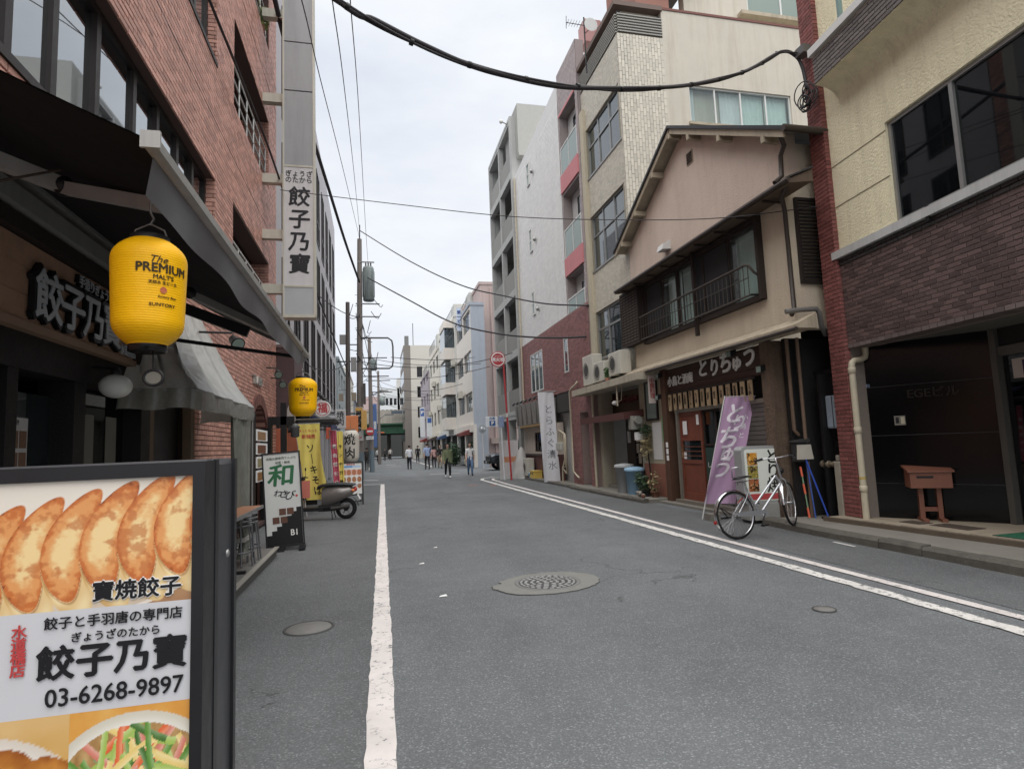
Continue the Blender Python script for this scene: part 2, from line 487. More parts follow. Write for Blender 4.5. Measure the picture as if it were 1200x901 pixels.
# ================================================================ THE SETTING: ground, markings, pavement
def m_asphalt(name, rgb, seed=0.0):
    m = bpy.data.materials.new(name); m.use_nodes = True
    N, L = m.node_tree.nodes, m.node_tree.links; b = N["Principled BSDF"]
    geo = N.new("ShaderNodeNewGeometry")
    mp = N.new("ShaderNodeMapping"); mp.inputs["Location"].default_value = (seed, seed * 2, 0); L.new(geo.outputs["Position"], mp.inputs[0])
    def no(sc, det, ro=.6):
        n = N.new("ShaderNodeTexNoise"); n.inputs["Scale"].default_value = sc; n.inputs["Detail"].default_value = det; n.inputs["Roughness"].default_value = ro
        L.new(mp.outputs[0], n.inputs["Vector"]); return n.outputs[0]
    vo = N.new("ShaderNodeTexVoronoi"); vo.inputs["Scale"].default_value = 115; L.new(mp.outputs[0], vo.inputs["Vector"])
    def mt(op, a, c):
        n = N.new("ShaderNodeMath"); n.operation = op
        for i, v in enumerate((a, c)):
            if isinstance(v, (int, float)): n.inputs[i].default_value = v
            else: L.new(v, n.inputs[i])
        return n.outputs[0]
    sep = N.new("ShaderNodeSeparateColor"); L.new(vo.outputs["Color"], sep.inputs[0])
    stone = mt('MULTIPLY', mt('POWER', sep.outputs[0], 7.0), .9)          # pale aggregate stones
    f = mt('ADD', mt('MULTIPLY', mt('SUBTRACT', no(0.4, 6), .5), .8), mt('MULTIPLY', mt('SUBTRACT', no(3.0, 5), .5), .35))
    f = mt('ADD', f, mt('MULTIPLY', mt('SUBTRACT', no(90, 3), .5), 1.0))
    f = mt('ADD', mt('ADD', f, 0.9), stone)
    # tyre-worn bands run along the street
    mp2 = N.new("ShaderNodeMapping"); mp2.inputs["Scale"].default_value = (1.0, 0.04, 1); L.new(geo.outputs["Position"], mp2.inputs[0])
    n2 = N.new("ShaderNodeTexNoise"); n2.inputs["Scale"].default_value = 1.1; n2.inputs["Detail"].default_value = 3; L.new(mp2.outputs[0], n2.inputs["Vector"])
    f = mt('ADD', f, mt('MULTIPLY', mt('SUBTRACT', n2.outputs[0], .5), .35))
    h = N.new("ShaderNodeHueSaturation"); h.inputs["Color"].default_value = (*lin(rgb), 1); L.new(f, h.inputs["Value"])
    # dark tar blots and cracks
    vc = N.new("ShaderNodeTexVoronoi"); vc.feature = 'DISTANCE_TO_EDGE'; vc.inputs["Scale"].default_value = 0.42
    wob = N.new("ShaderNodeTexNoise"); wob.inputs["Scale"].default_value = 2.2; wob.inputs["Detail"].default_value = 5; L.new(mp.outputs[0], wob.inputs["Vector"])
    va = N.new("ShaderNodeVectorMath"); va.operation = 'MULTIPLY_ADD'; va.inputs[1].default_value = (.9, .9, 0); L.new(wob.outputs["Color"], va.inputs[0]); L.new(mp.outputs[0], va.inputs[2]); L.new(va.outputs[0], vc.inputs["Vector"])
    r = N.new("ShaderNodeMapRange"); r.inputs[1].default_value = 0.0; r.inputs[2].default_value = 0.006; r.inputs[3].default_value = .55; r.inputs[4].default_value = 0
    L.new(vc.outputs["Distance"], r.inputs[0])
    gate = mt('MULTIPLY', r.outputs[0], mt('GREATER_THAN', no(0.5, 2), .56))
    mx = N.new("ShaderNodeMix"); mx.data_type = 'RGBA'; L.new(gate, mx.inputs[0]); L.new(h.outputs[0], mx.inputs[6]); mx.inputs[7].default_value = (.02, .02, .02, 1)
    L.new(mx.outputs[2], b.inputs["Base Color"])
    b.inputs["Roughness"].default_value = 0.82; b.inputs["Specular IOR Level"].default_value = 0.35
    bp = N.new("ShaderNodeBump"); bp.inputs["Strength"].default_value = 0.55; bp.inputs["Distance"].default_value = 0.012
    L.new(mt('ADD', sep.outputs[0], no(40, 4)), bp.inputs["Height"]); L.new(bp.outputs[0], b.inputs["Normal"])
    return m
def m_paint(name, rgb, wear=.54, under=(104, 106, 106)):
    m = bpy.data.materials.new(name); m.use_nodes = True
    N, L = m.node_tree.nodes, m.node_tree.links; b = N["Principled BSDF"]
    geo = N.new("ShaderNodeNewGeometry")
    def no(sc, det, ro=.65):
        n = N.new("ShaderNodeTexNoise"); n.inputs["Scale"].default_value = sc; n.inputs["Detail"].default_value = det; n.inputs["Roughness"].default_value = ro
        L.new(geo.outputs["Position"], n.inputs["Vector"]); return n.outputs[0]
    r = N.new("ShaderNodeMapRange"); r.inputs[1].default_value = wear + .06; r.inputs[2].default_value = wear + .14; L.new(no(16, 9, .75), r.inputs[0])
    vc = N.new("ShaderNodeTexVoronoi"); vc.feature = 'DISTANCE_TO_EDGE'; vc.inputs["Scale"].default_value = 5.5
    wob = N.new("ShaderNodeTexNoise"); wob.inputs["Scale"].default_value = 9; wob.inputs["Detail"].default_value = 4; L.new(geo.outputs["Position"], wob.inputs["Vector"])
    va = N.new("ShaderNodeVectorMath"); va.operation = 'MULTIPLY_ADD'; va.inputs[1].default_value = (.22, .22, 0); L.new(wob.outputs["Color"], va.inputs[0]); L.new(geo.outputs["Position"], va.inputs[2]); L.new(va.outputs[0], vc.inputs["Vector"])
    rc = N.new("ShaderNodeMapRange"); rc.inputs[1].default_value = 0; rc.inputs[2].default_value = .016; rc.inputs[3].default_value = .85; rc.inputs[4].default_value = 0; L.new(vc.outputs["Distance"], rc.inputs[0])
    g = N.new("ShaderNodeMath"); g.operation = 'GREATER_THAN'; g.inputs[1].default_value = .53; L.new(no(1.6, 3), g.inputs[0])
    gm = N.new("ShaderNodeMath"); gm.operation = 'MULTIPLY'; L.new(rc.outputs[0], gm.inputs[0]); L.new(g.outputs[0], gm.inputs[1])
    mxm = N.new("ShaderNodeMath"); mxm.operation = 'MAXIMUM'; L.new(r.outputs[0], mxm.inputs[0]); L.new(gm.outputs[0], mxm.inputs[1])
    hs = N.new("ShaderNodeHueSaturation"); hs.inputs["Color"].default_value = (*lin(rgb), 1)
    r2 = N.new("ShaderNodeMapRange"); r2.inputs[1].default_value = .3; r2.inputs[2].default_value = .7; r2.inputs[3].default_value = .82; r2.inputs[4].default_value = 1.06; L.new(no(2.5, 6), r2.inputs[0]); L.new(r2.outputs[0], hs.inputs["Value"])
    mx = N.new("ShaderNodeMix"); mx.data_type = 'RGBA'; L.new(mxm.outputs[0], mx.inputs[0]); L.new(hs.outputs[0], mx.inputs[6]); mx.inputs[7].default_value = (*lin(under), 1)
    L.new(mx.outputs[2], b.inputs["Base Color"]); b.inputs["Roughness"].default_value = .7
    bp = N.new("ShaderNodeBump"); bp.inputs["Strength"].default_value = .3; bp.inputs["Distance"].default_value = .006; L.new(no(70, 3), bp.inputs["Height"]); L.new(bp.outputs[0], b.inputs["Normal"])
    return m
ASPH = m_asphalt("asphalt", (107, 110, 112))
ASPH2 = m_asphalt("asphalt_shoulder", (98, 100, 101), 13.7)
PAINT = m_paint("road_paint", (222, 215, 211), .50)
PAINT2 = m_paint("road_paint_worn", (220, 217, 212), .47)
CONC = M("pavement_concrete", (128, 124, 114), .85, .2, 3, .4, 70, big=.15, fine=.1)
KERB = M("kerb_concrete", (92, 88, 80), .9, .45, 7, .5, 45, fine=.16, big=.2, piece=.12)
TILE = M("terrace_tile", (156, 142, 120), .7, .14, 5, .2, 90, fine=.08, piece=.06)

g = MB(); g.quad((-400, -60, 0), (400, -60, 0), (400, 700, 0), (-400, 700, 0)); struct(g.build("ground", ASPH))
# shoulder strips re-laid in a slightly different asphalt
def strip(pts, z, mat, name, edge=.02, seed=1):
    rnd = random.Random(seed); top = []; 
    for (x0, x1, y) in pts: top.append(((x0 + rnd.uniform(-edge, edge), y, z), (x1 + rnd.uniform(-edge, edge), y, z)))
    mb = MB()
    for a, b in zip(top[:-1], top[1:]): mb.quad(a[0], a[1], b[1], b[0])
    return struct(mb.build(name, mat))
strip([(-2.4, -.08 + .0117 * (y - 3), y) for y in [-2 + .6 * i for i in range(48)]], .004, ASPH2, "shoulder_strip", .012)
strip([(5.05, 6.22, y) for y in [-2 + .6 * i for i in range(46)]], .004, ASPH2, "shoulder_strip", .02, 3)

def marking(path, w, name="road_marking", mat=PAINT, jag=.006, step=.12, z=.009, seed=2):
    rnd = random.Random(seed); pts = []
    for (a, b) in zip(path[:-1], path[1:]):
        a, b = Vector(a), Vector(b); n = max(1, int((b - a).length / step))
        pts += [a.lerp(b, i / n) for i in range(n)]
    pts.append(Vector(path[-1])); mb = MB(); prev = None
    for i, p in enumerate(pts):
        t = (pts[min(i + 1, len(pts) - 1)] - pts[max(i - 1, 0)]).normalized(); nn = Vector((-t.y, t.x))
        q = (p + nn * (w / 2 + rnd.uniform(-jag, jag)), p - nn * (w / 2 + rnd.uniform(-jag, jag)))
        if prev: mb.quad((*prev[0], z), (*prev[1], z), (*q[1], z), (*q[0], z))
        prev = q
    return struct(mb.build(name, mat))
marking([(-.05, .3), (0, 3), (.27, 26.2)], .155, seed=4)
marking([(.34, 26.27), (-.55, 26.75)], .17, seed=5)
marking([(.1, 29.9), (-.6, 30.6)], .2, seed=6)
marking([(4.87, -1), (4.86, 9), (4.85, 22), (4.92, 25.2), (5.1, 26.2), (5.7, 26.8), (6.3, 27.0)], .115, seed=7, jag=.003)
marking([(4.53, -1), (4.53, 9), (4.52, 22), (4.5, 25.6), (4.72, 26.7), (5.4, 27.5), (6.3, 27.7)], .15, mat=PAINT2, seed=8, jag=.014)
marking([(3.0, 34.0), (4.6, 33.2)], .2, seed=9); marking([(4.3, 46), (4.5, 80)], .15, seed=10); marking([(1.2, 52), (2.1, 51.6)], .25, seed=11)
marking([(-.5, 45), (-.4, 85)], .15, seed=12); marking([(1.0, 58.2), (1.9, 58)], .5, seed=13)
ORANGE = m_paint("orange_spray", (226, 120, 70), .44)
marking([(3.38, 22.55), (3.75, 22.3)], .12, "road_marking", ORANGE, .03, seed=14); marking([(4.12, 21.85), (4.35, 21.7)], .16, "road_marking", ORANGE, .04, seed=15)
marking([(6.02, 6.6), (6.04, 7.0)], .05, "road_marking", PAINT2, .008, seed=16)

# pavement on the right, kerb stones as pieces
pv = MB()
pv.box(6.34, 9.2, -2, 8.75, 0, .105); pv.box(6.45, 9.2, 8.75, 12.9, 0, .05)
pv.box(6.22, 9.2, 12.9, 18.4, 0, .085); pv.box(6.34, 9.2, 18.4, 26.5, 0, .08)
pave = struct(pv.build("pavement", CONC))
def kerb_piece(L, h, w, ch):
    mb = MB(); mb.loft([[(0, y, 0), (0, y, h - ch), (ch * .8, y, h), (w, y, h), (w, y, 0)] for y in (0.006, L - .006)], True)
    o = mb.build("kerb_stone", KERB); me = o.data; bpy.data.objects.remove(o); return me
km = kerb_piece(.6, .125, .165, .035); km2 = kerb_piece(.6, .1, .14, .03)
for i in range(18):
    o = link("kerb_stone", km, pave); y = -2.0 + .6 * i
    o.location = (6.185 + random.uniform(-.008, .008) + (max(0, y - 7) ** 2) * .03, y, random.uniform(-.01, .006)); o.rotation_euler = (0, random.uniform(-.03, .03), -max(0, y - 7) * .06 + random.uniform(-.01, .01))
for i in range(9):
    o = link("kerb_stone", km2, pave); o.location = (6.085 + random.uniform(-.008, .008), 12.95 + .6 * i, random.uniform(-.012, .004)); o.rotation_euler = (0, random.uniform(-.04, .04), random.uniform(-.015, .015))
for i in range(13):
    o = link("kerb_stone", km2, pave); o.location = (6.2 + random.uniform(-.01, .01), 18.4 + .6 * i, random.uniform(-.02, .0)); o.rotation_euler = (0, 0, random.uniform(-.015, .015))
# low tiled terrace in front of the dark entrance
tr = MB(); tr.loft([[(6.86, 8.12, z), (9.6, 8.0, z), (9.6, -1, z), (7.55, -1, z), (7.12, 5.2, z)] for z in (.09, .168)], True)
terr = struct(tr.build("terrace", M("terrace_edge", (96, 84, 68), .85, .2, 9, .3, 60)))
tl = MB().box(-.145, .145, -.145, .145, 0, .012).build("floor_tile", TILE); tme = tl.data; bpy.data.objects.remove(tl)
for iy in range(22):
    y = 7.9 - .3 * iy
    fx = 6.9 + (8.0 - y) * .092 if y > 5.2 else 7.15 + (5.2 - y) * .07
    for ix in range(5):
        o = link("floor_tile", tme, terr); o.location = (fx + .16 + .3 * ix, y, .166 + random.uniform(-.001, .001))

# manhole with its irregular concrete collar
IRON = M("cast_iron", (130, 130, 128), .6, .25, 30, .3, 90, metal=.35, fine=.1)
COLLAR = M("collar_concrete", (126, 126, 120), .88, .16, 8, .3, 80, fine=.12)
mh = thing("manhole_cover", "round patterned iron manhole cover in a pale concrete collar in the road", "manhole", (1.78, 6.28, 0))
rnd = random.Random(5); mb = MB(); ring = []
for i in range(64):
    a = 2 * math.pi * i / 64; r = .53 + .05 * math.sin(2 * a + 1) + rnd.uniform(-.012, .012)
    if 2.75 < a < 3.25: r += -.05 if a < 2.95 else .03
    ring.append((1.78 + r * 1.0 * math.cos(a), 6.28 + r * .96 * math.sin(a)))
mb.loft([[(x, y, .001) for x, y in ring], [(x, y, .010) for x, y in ring], [(1.78 + (x - 1.78) * .985, 6.28 + (y - 6.28) * .985, .012) for x, y in ring]], True)
mb.build("collar", COLLAR, mh)
mb = MB(); dk = []
for x, y in ring: dk.append((1.78 + (x - 1.78) * 1.012, 6.28 + (y - 6.28) * 1.012))
mb.loft([[(x, y, .0045) for x, y in dk], [(1.78 + (x - 1.78) * .98, 6.28 + (y - 6.28) * .98, .006) for x, y in dk]]); mb.build("joint", M("tar_joint", (60, 60, 60), .9, .2, 20), mh)
MB().lathe((1.78, 6.28, .012), [(.355, 0), (.355, .003), (.32, .004), (.318, .001)], 48, cap=False).build("rim", IRON, mh)
MB().lathe((1.78, 6.28, .011), [(.315, 0), (.31, .002), (.02, .002)], 48).build("lid", M("cast_iron_dark", (78, 78, 78), .7, .25, 40, metal=.2), mh)
mb = MB()
for k, (rr, n, w) in enumerate(((.285, 26, .022), (.235, 18, .03), (.17, 13, .03), (.105, 8, .03), (.04, 3, .03))):
    for i in range(n):
        a = 2 * math.pi * (i + (k % 2) * .5) / n; c, s_ = math.cos(a), math.sin(a)
        x, y = 1.78 + rr * c, 6.28 + rr * s_; hw = rr * math.pi / n * .62
        q = [(x + c * e * w / 2 - s_ * t * hw, y + s_ * e * w / 2 + c * t * hw) for e, t in ((-1, -1), (1, -1), (1, 1), (-1, 1))]
        mb.loft([[(*p, .013) for p in q], [(*p, .019) for p in q]], True)
stuff(mb.build("raised_pattern", M("cast_iron_worn", (168, 168, 166), .55, .2, 30, metal=.3), mh))
def small_cover(x, y, r, label):
    t = thing("utility_cover", label, "manhole", (x, y, 0))
    MB().lathe((x, y, 0), [(r * 1.12, .004), (r * 1.1, .012), (r * 1.0, .012), (r * .99, .009)], 32, cap=False).build("rim", M("cover_ring", (70, 70, 68), .8, .2, 20), t)
    MB().lathe((x, y, .005), [(r * .98, 0), (r * .96, .006), (.01, .006)], 32).build("lid", M("cover_lid", (122, 120, 116), .75, .2, 25, .4, 120), t)
small_cover(-.58, 5.5, .19, "small round utility cover left of the white edge line")
small_cover(3.68, 4.44, .085, "tiny dark valve cover in the road near the double white lines")
PAPER = M("litter_paper", (232, 232, 230), .8, .05)
for i, (x, y, lb) in enumerate(((.85, 9.08, "white paper scrap on the road, farthest of three"), (.56, 7.92, "white paper scrap on the road, nearest the edge line of three"), (.64, 6.14, "white paper scrap on the road, nearest to the viewer of three"))):
    mb = MB(); a = .03 + .006 * i
    mb.loft([[(x - a, y - a * .6, .007), (x + a, y - a * .4, .007), (x + a * .8, y + a * .7, .013), (x - a * .7, y + a * .5, .007)], [(x - a, y - a * .6, .010), (x + a, y - a * .4, .010), (x + a * .8, y + a * .7, .017), (x - a * .7, y + a * .5, .009)]], True)
    tag(mb.build("paper_scrap", PAPER, None, loc=(x, y, 0)), lb, "litter", "paper scraps on the road")
# re-laid trench patches and oil stains in the carriageway
for i, (x0, x1, y0, y1) in enumerate(((.9, 3.9, 17.5, 18.3), (2.2, 2.9, 19.5, 25.5))):
    rr_ = random.Random(40 + i); pts = [(x0 + rr_.uniform(-.03, .03), y0), (x1, y0 + rr_.uniform(-.04, .04)), (x1 + rr_.uniform(-.03, .03), y1), (x0, y1 + rr_.uniform(-.04, .04))]
    m_ = MB(); m_.quad(*[(x, y, .004) for x, y in pts]); struct(m_.build("road_patch", m_asphalt("asphalt_patch_%d" % i, (108, 111, 113), 5.0 + i)))
# iron plates in the terrace and the green mat
for (x, y, sx, sy, lb) in ((7.38, 6.95, .12, .16, "small square iron lid set in the terrace by the mailbox"), (7.47, 6.42, .15, .27, "long iron grate lid set in the terrace nearer the green mat")):
    t = thing("floor_hatch", lb, "floor lid", (x, y, .178))
    MB().box(x - sx, x + sx, y - sy, y + sy, .176, .184).build("plate", M("rusty_iron", (70, 58, 50), .8, .3, 25, .3, 90), t)
    mb = MB()
    for k in range(5): mb.box(x - sx + .02, x + sx - .02, y - sy + .03 + k * (2 * sy - .06) / 5, y - sy + .05 + k * (2 * sy - .06) / 5, .184, .188)
    mb.build("ridges", M("rusty_iron2", (92, 78, 66), .8, .3, 25), t)
mt = thing("door_mat", "green bristle door mat at the edge of the terrace", "mat", (7.4, 5.4, .178))
MB().loft([[(7.2, 5.75, z), (7.85, 5.75, z), (7.85, 4.9, z), (7.22, 4.9, z)] for z in (.176, .186)], True).build("backing", M("mat_rubber", (22, 66, 48), .9), mt)
mb = MB()
for i in range(22):
    for k in range(28):
        x, y = 7.225 + i * .028, 4.92 + k * .029
        mb.add([(x - .008, y - .008, .186), (x + .008, y - .008, .186), (x, y + .01, .186), (x + random.uniform(-.006, .006), y + random.uniform(-.006, .006), .198)], [(0, 1, 3), (1, 2, 3), (2, 0, 3)])
stuff(mb.build("bristles", M("mat_green", (28, 112, 78), .9, .25, 30, piece=.2), mt))
# ================================================================ RIGHT SIDE BUILDINGS
GLASS = M_glass("window_glass", (44, 52, 54), .4, 2.1)
GLASSD = M_glass("dark_window_glass", (16, 18, 20), .12, 1.55)
GLASSC = M_glass("clear_window_glass", (150, 160, 156), .9, 1.5, trc=.95)
FROST = M_glass("frosted_glass", (126, 140, 132), .0, 1.45, .25)
ALU = M("aluminium_frame", (150, 150, 148), .4, .08, 20, metal=.6)
ALUW = M("white_frame", (206, 206, 202), .45, .06, 10)
BROWNALU = M("bronze_frame", (52, 46, 44), .45, .12, 15, metal=.3)
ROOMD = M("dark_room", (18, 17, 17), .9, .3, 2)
ROOMG = M("dim_room", (66, 66, 62), .9, .3, 2)
CURT = M("pale_curtain", (222, 228, 224), .9, .08, 3)
CURTG = M("green_white_curtain", (206, 226, 216), .9, .08, 3)
BLACKM = M("black_metal", (26, 26, 27), .5, .15, 20)
PIPEM = M("beige_pipe", (192, 180, 152), .55, .1, 12, streak=.25)
PIPEB = M("brown_pipe", (62, 52, 46), .5, .15, 12)
MORTAR = M("mortar", (120, 108, 98), .95, .15, 20)

# ---------------- near building: red brick pier, dark brick band, cream stucco
nb = thing("dark_brick_building", "cream stucco building with dark brick band and black granite entrance on the right", "building", (7.6, 5.0, 0))
_L = math.hypot(.0995, 1); FN = Fr(7.2, 7.9, -.0995 / _L, -1 / _L, -1 / _L, .0995 / _L)   # u grows towards the viewer
DBRK = M("dark_brick", (90, 69, 65), .6, .22, 9, .25, 60, piece=.42, fine=.06, spec=.5)
DBRKB = M("black_cap_brick", (50, 44, 44), .45, .2, 9, .2, 60, piece=.25)
RBRK = M("red_pier_brick", (134, 72, 66), .75, .2, 9, .3, 60, piece=.22, fine=.08)
STUC = M("cream_stucco", (232, 222, 182), .92, .1, 3, 1.0, 34, streak=.3, dirt=(120, 108, 82), fine=.06)
mb = MB(); mb.fb(FN, -.1, 8, -.4, -.012, 2.78, 4.16); mb.build("brick_band_core", M("dark_mortar", (150, 136, 126), .95, .2, 12), nb)
bricks(FN, nb, [(.28, 8, 2.83, 4.07)], [], .19, .062, .009, .012, DBRK, 300, d=-.012)
mb = MB()
for i in range(60): mb.fb(FN, .28 + i * .128, .28 + i * .128 + .118, -.3, .006 + random.uniform(-.002, .002), 2.768, 2.826)
mb.build("soldier_course", M("soldier_brick", (104, 90, 86), .65, .2, 9, piece=.2), nb)
bricks(FN, nb, [(.28, 8, 4.075, 4.19)], [], .2, .058, .012, .03, DBRKB, 60, "cap_brick", d=-.012)
MB().fb(FN, .2, 8, -.2, .075, 4.19, 4.31).build("sill", M("grey_sill", (186, 188, 186), .5, .06, 8, streak=.25), nb)
for u in (2.0, 4.1): MB().fb(FN, u, u + .05, .035, .06, 4.13, 4.33).build("bracket", BLACKM, nb)
wh = (1.42, 5.2, 4.33, 5.80)
mb = MB(); mb.wall(FN, .0, 8, 4.3, 7.2, .25, [wh], d=-.02); mb.build("stucco_wall", STUC, nb)
for z in (5.02, 5.68): MB().fb(FN, .29, 1.42, -.03, -.014, z, z + .012).build("wall_joint", M("stucco_joint", (124, 112, 84), .9), nb)
w = window(nb, FN, *wh, [.27, .64], [], ALU, GLASSD, d=-.13, fw=.055, fd=.07, room=ROOMD)
mb = MB(); prof = [(-.019, 6.57), (.0, 6.67), (.06, 6.76), (.16, 6.83), (.30, 6.87), (.36, 6.875), (.36, 7.34), (-.2, 7.34), (-.2, 6.57)]
mb.loft([[FN.P(u, d_, z) for d_, z in prof] for u in (.6, 8)], True); mb.build("balcony_cove", STUC, nb)
bricks(FN, nb, [(.6, 8, 6.89, 7.32)], [], .2, .0625, .01, .014, M("grey_band_brick", (104, 96, 92), .6, .2, 9, piece=.25), 140, "band_brick", d=.362)
mb = MB(); mb.fb(FN, .56, 8, .25, .42, 7.35, 7.47); mb.build("parapet_cap", ALUW, nb)
mb = MB(); mb.wall(FN, .0, 8, 7.2, 12, .25, [], d=-.02); mb.build("upper_wall", STUC, nb)
for u in (1.2, 2.6): MB().fb(FN, u, u + .05, .3, .36, 7.47, 8.3).build("rail_post", M("teal_glass_post", (110, 140, 138), .4), nb)
# red brick pier
mb = MB(); mb.fb(FN, -.08, .27, -.6, .045, .1, 13); mb.build("pier_core", MORTAR, nb)
bricks(FN, nb, [(-.08, .27, .12, 13)], [], .2, .0655, .010, .012, RBRK, 150, "pier_brick", d=.045)
FPn = Fr(*FN.P(.27, .06, 0)[:2], 1 / _L, -.0995 / _L, -.0995 / _L, -1 / _L)     # pier face turned to the viewer
bricks(FPn, nb, [(0, .10, .12, 13)], [], .2, .0655, .010, .01, RBRK, 80, "pier_brick", d=.0)
FPf = Fr(*FN.P(-.17, .06, 0)[:2], 1 / _L, -.0995 / _L, .0995 / _L, 1 / _L)
# soffit, granite entrance wall in panels, door
GRAN = M("black_granite", (14, 14, 15), .14, .25, 30, spec=.35, fine=.06, piece=.10)
mb = MB(); mb.fb(FN, .28, 8, -2.4, -.03, 2.80, 2.9); mb.build("soffit", M("soffit_paint", (96, 94, 88), .8, .1), nb)
gl = math.hypot(.94, -1.48); FG = Fr(7.33, 7.75, .94 / gl, -1.48 / gl, -1.48 / gl, -.94 / gl)
mb = MB(); mb.fb(FG, -.3, gl, -.3, -.004, .1, 2.85); mb.build("granite_backing", M("granite_joint", (70, 70, 68), .7), nb)
zs = [.17, .69, 1.405, 2.145, 2.83]; us = [-.28, .12, gl + .005]
for i in range(4):
    for k in range(2): MB().fb(FG, us[k] + .004, us[k + 1] - .004, -.02, 0, zs[i] + .004, zs[i + 1] - .004).build("granite_panel", GRAN, nb)
MB().fb(FG, .0, .09, .0, .05, .16, 1.32).build("corner_post", M("grey_post", (62, 64, 64), .5, .1), nb)
ic = MB().fb(FG, .50, .64, .0, .035, 1.55, 1.69).build("intercom", M("intercom_box", (118, 114, 104), .5), nb)
MB().fb(FG, .52, .56, .035, .039, 1.58, 1.67).build("speaker_grille", BLACKM, ic); MB().fb(FG, .585, .635, .035, .039, 1.57, 1.67).build("call_panel", M("call_panel", (176, 168, 140), .5), ic)
text("EGEビル", .17, M("bronze_letter", (54, 50, 46), .3, .1, metal=.6), nb, FG.P(1.0, .012, 2.0), (*FG.u, 0), (0, 0, 1), .01, .008)
text("豊和", .06, M("plate_letter", (140, 160, 190), .4), nb, FG.P(.16, .004, 2.17), (*FG.u, 0), (0, 0, 1), .01)
FD = Fr(8.27, 6.27, -.0995 / _L, -1 / _L, -1 / _L, .0995 / _L)
mb = MB(); mb.fb(FD, -.02, .07, -.1, .06, .1, 2.85); mb.fb(FD, .07, 3, -.08, .03, 2.42, 2.55); mb.build("door_frame", M("door_frame_steel", (104, 102, 96), .4, .1, metal=.5), nb)
MB().fb(FD, .08, 3, -.05, -.03, .17, 2.42).build("door_glass", GLASSD, nb)
MB().fb(FD, .07, 3, -.06, .0, 2.56, 2.85).build("transom", M("transom_dark", (34, 30, 30), .5), nb)
dr = MB().fb(FD, .22, .9, -.02, .0, 2.1, 2.36).build("door_notice", M("notice_paper", (186, 170, 160), .6), nb)
MB().fb(FD, .36, .62, .0, .004, 2.12, 2.33).build("pictogram_plate", M("pictogram_purple", (54, 40, 78), .5), dr)
pt = MB(); c = FD.P(.49, .006, 2.22); pt.fb(FD, .42, .56, .004, .007, 2.14, 2.18); pt.fb(FD, .46, .51, .004, .007, 2.18, 2.25); pt.fb(FD, .465, .505, .004, .007, 2.26, 2.30); pt.build("pictogram", M("pictogram_white", (222, 220, 226), .5), dr)
MB().fb(FD, -.3, 4, -2, -1.9, 0, 3).build("lobby_wall", ROOMD, nb)
# building body behind the facade
mb = MB(); mb.fb(FN, .02, 8, -6, -2.45, .1, 12); mb.build("body", M("body_render", (150, 142, 122), .9), nb)
# beige downpipe with its swan neck
dp = MB(); px, py = 7.16, 7.58
dp.tube([(px + .26, py - .02, 2.8), (px + .26, py - .02, 2.68), (px + .24, py - .02, 2.62), (px + .18, py - .01, 2.59), (px + .06, py, 2.57), (px + .015, py, 2.54), (px, py, 2.46), (px, py, .17)], .047, 14)
p_ = dp.build("downpipe", PIPEM, nb)
for z in (.62, 1.5, 2.42): MB().lathe((px, py, z), [(.048, -.05), (.056, -.045), (.056, .045), (.048, .05)], 14, cap=False).build("collar", PIPEM, p_)
MB().lathe((px, py, .78), [(.0478, -.02), (.0482, 0), (.0478, .02)], 14, cap=False).build("sticker", M("yellow_sticker", (190, 160, 60), .6), p_)

# ---------------- alley between pier and the old house
al = thing("alley_gate", "dark iron alley gate between the brick pier and the old house", "gate", (7.45, 8.5, 0))
mb = MB(); mb.box(7.38, 7.46, 8.02, 8.1, .05, 2.55); mb.box(7.38, 7.46, 8.86, 8.94, .05, 2.55); mb.box(7.38, 7.46, 8.1, 8.86, 2.45, 2.53); mb.build("gate_frame", BLACKM, al)
for k in range(6): MB().box(7.405, 7.43, 8.105 + k * .126, 8.105 + k * .126 + .12, .12, 2.45).build("gate_board", M("gate_board", (34, 33, 34), .6, .2, 8, piece=.1), al)
mb = MB(); mb.box(7.9, 8.0, 8.0, 9.5, 0, 6); mb.build("back_wall", ROOMD, al)
mbx = thing("meter_box", "pale blue grey meter box on the dark alley frame", "meter box", (7.27, 8.13, 1.52))
MB().bbox(7.22, 7.34, 8.0, 8.27, 1.55, 2.08, .02).build("casing", M("meter_box", (142, 158, 172), .5, .08, 8, streak=.2), mbx)
MB().box(7.214, 7.222, 8.11, 8.12, 1.56, 2.07).build("door_gap", BLACKM, mbx); MB().box(7.33, 7.4, 8.05, 8.2, 1.7, 1.9).build("bracket", BLACKM, mbx)
sp = thing("stone_post", "old stone post with a brass pipe connection at the alley mouth", "post", (7.22, 8.09, 0))
MB().bbox(7.15, 7.29, 8.0, 8.13, .03, 1.02, .015).build("post", M("stone_post", (150, 142, 126), .9, .2, 10, .5, 50), sp)
mb = MB(); mb.cyl((7.2, 8.17, .97), (7.2, 8.40, .97), .035); mb.lathe((7.2, 8.29, .97), [(.05, -.03), (.06, -.02), (.06, .02), (.05, .03)], 14, 'y'); mb.lathe((7.2, 8.40, .97), [(.055, -.02), (.065, 0), (.055, .03)], 14, 'y'); mb.cyl((7.2, 8.13, .97), (7.2, 8.18, .97), .05); mb.build("pipe_connection", M("old_brass", (136, 122, 100), .5, .2, 20, metal=.5), sp)
MB().bbox(7.17, 7.27, 8.03, 8.11, 1.02, 1.12, .02).build("cap", M("stone_cap", (138, 130, 116), .9, .2, 10), sp)
mb = MB(); mb.box(7.15, 7.3, 8.27, 8.33, .05, 2.45); tag(mb.build("black_channel", M("black_channel", (24, 24, 26), .5), None, loc=(7.2, 8.3, 0)), "tall black steel channel standing beside the brick pier", "channel")

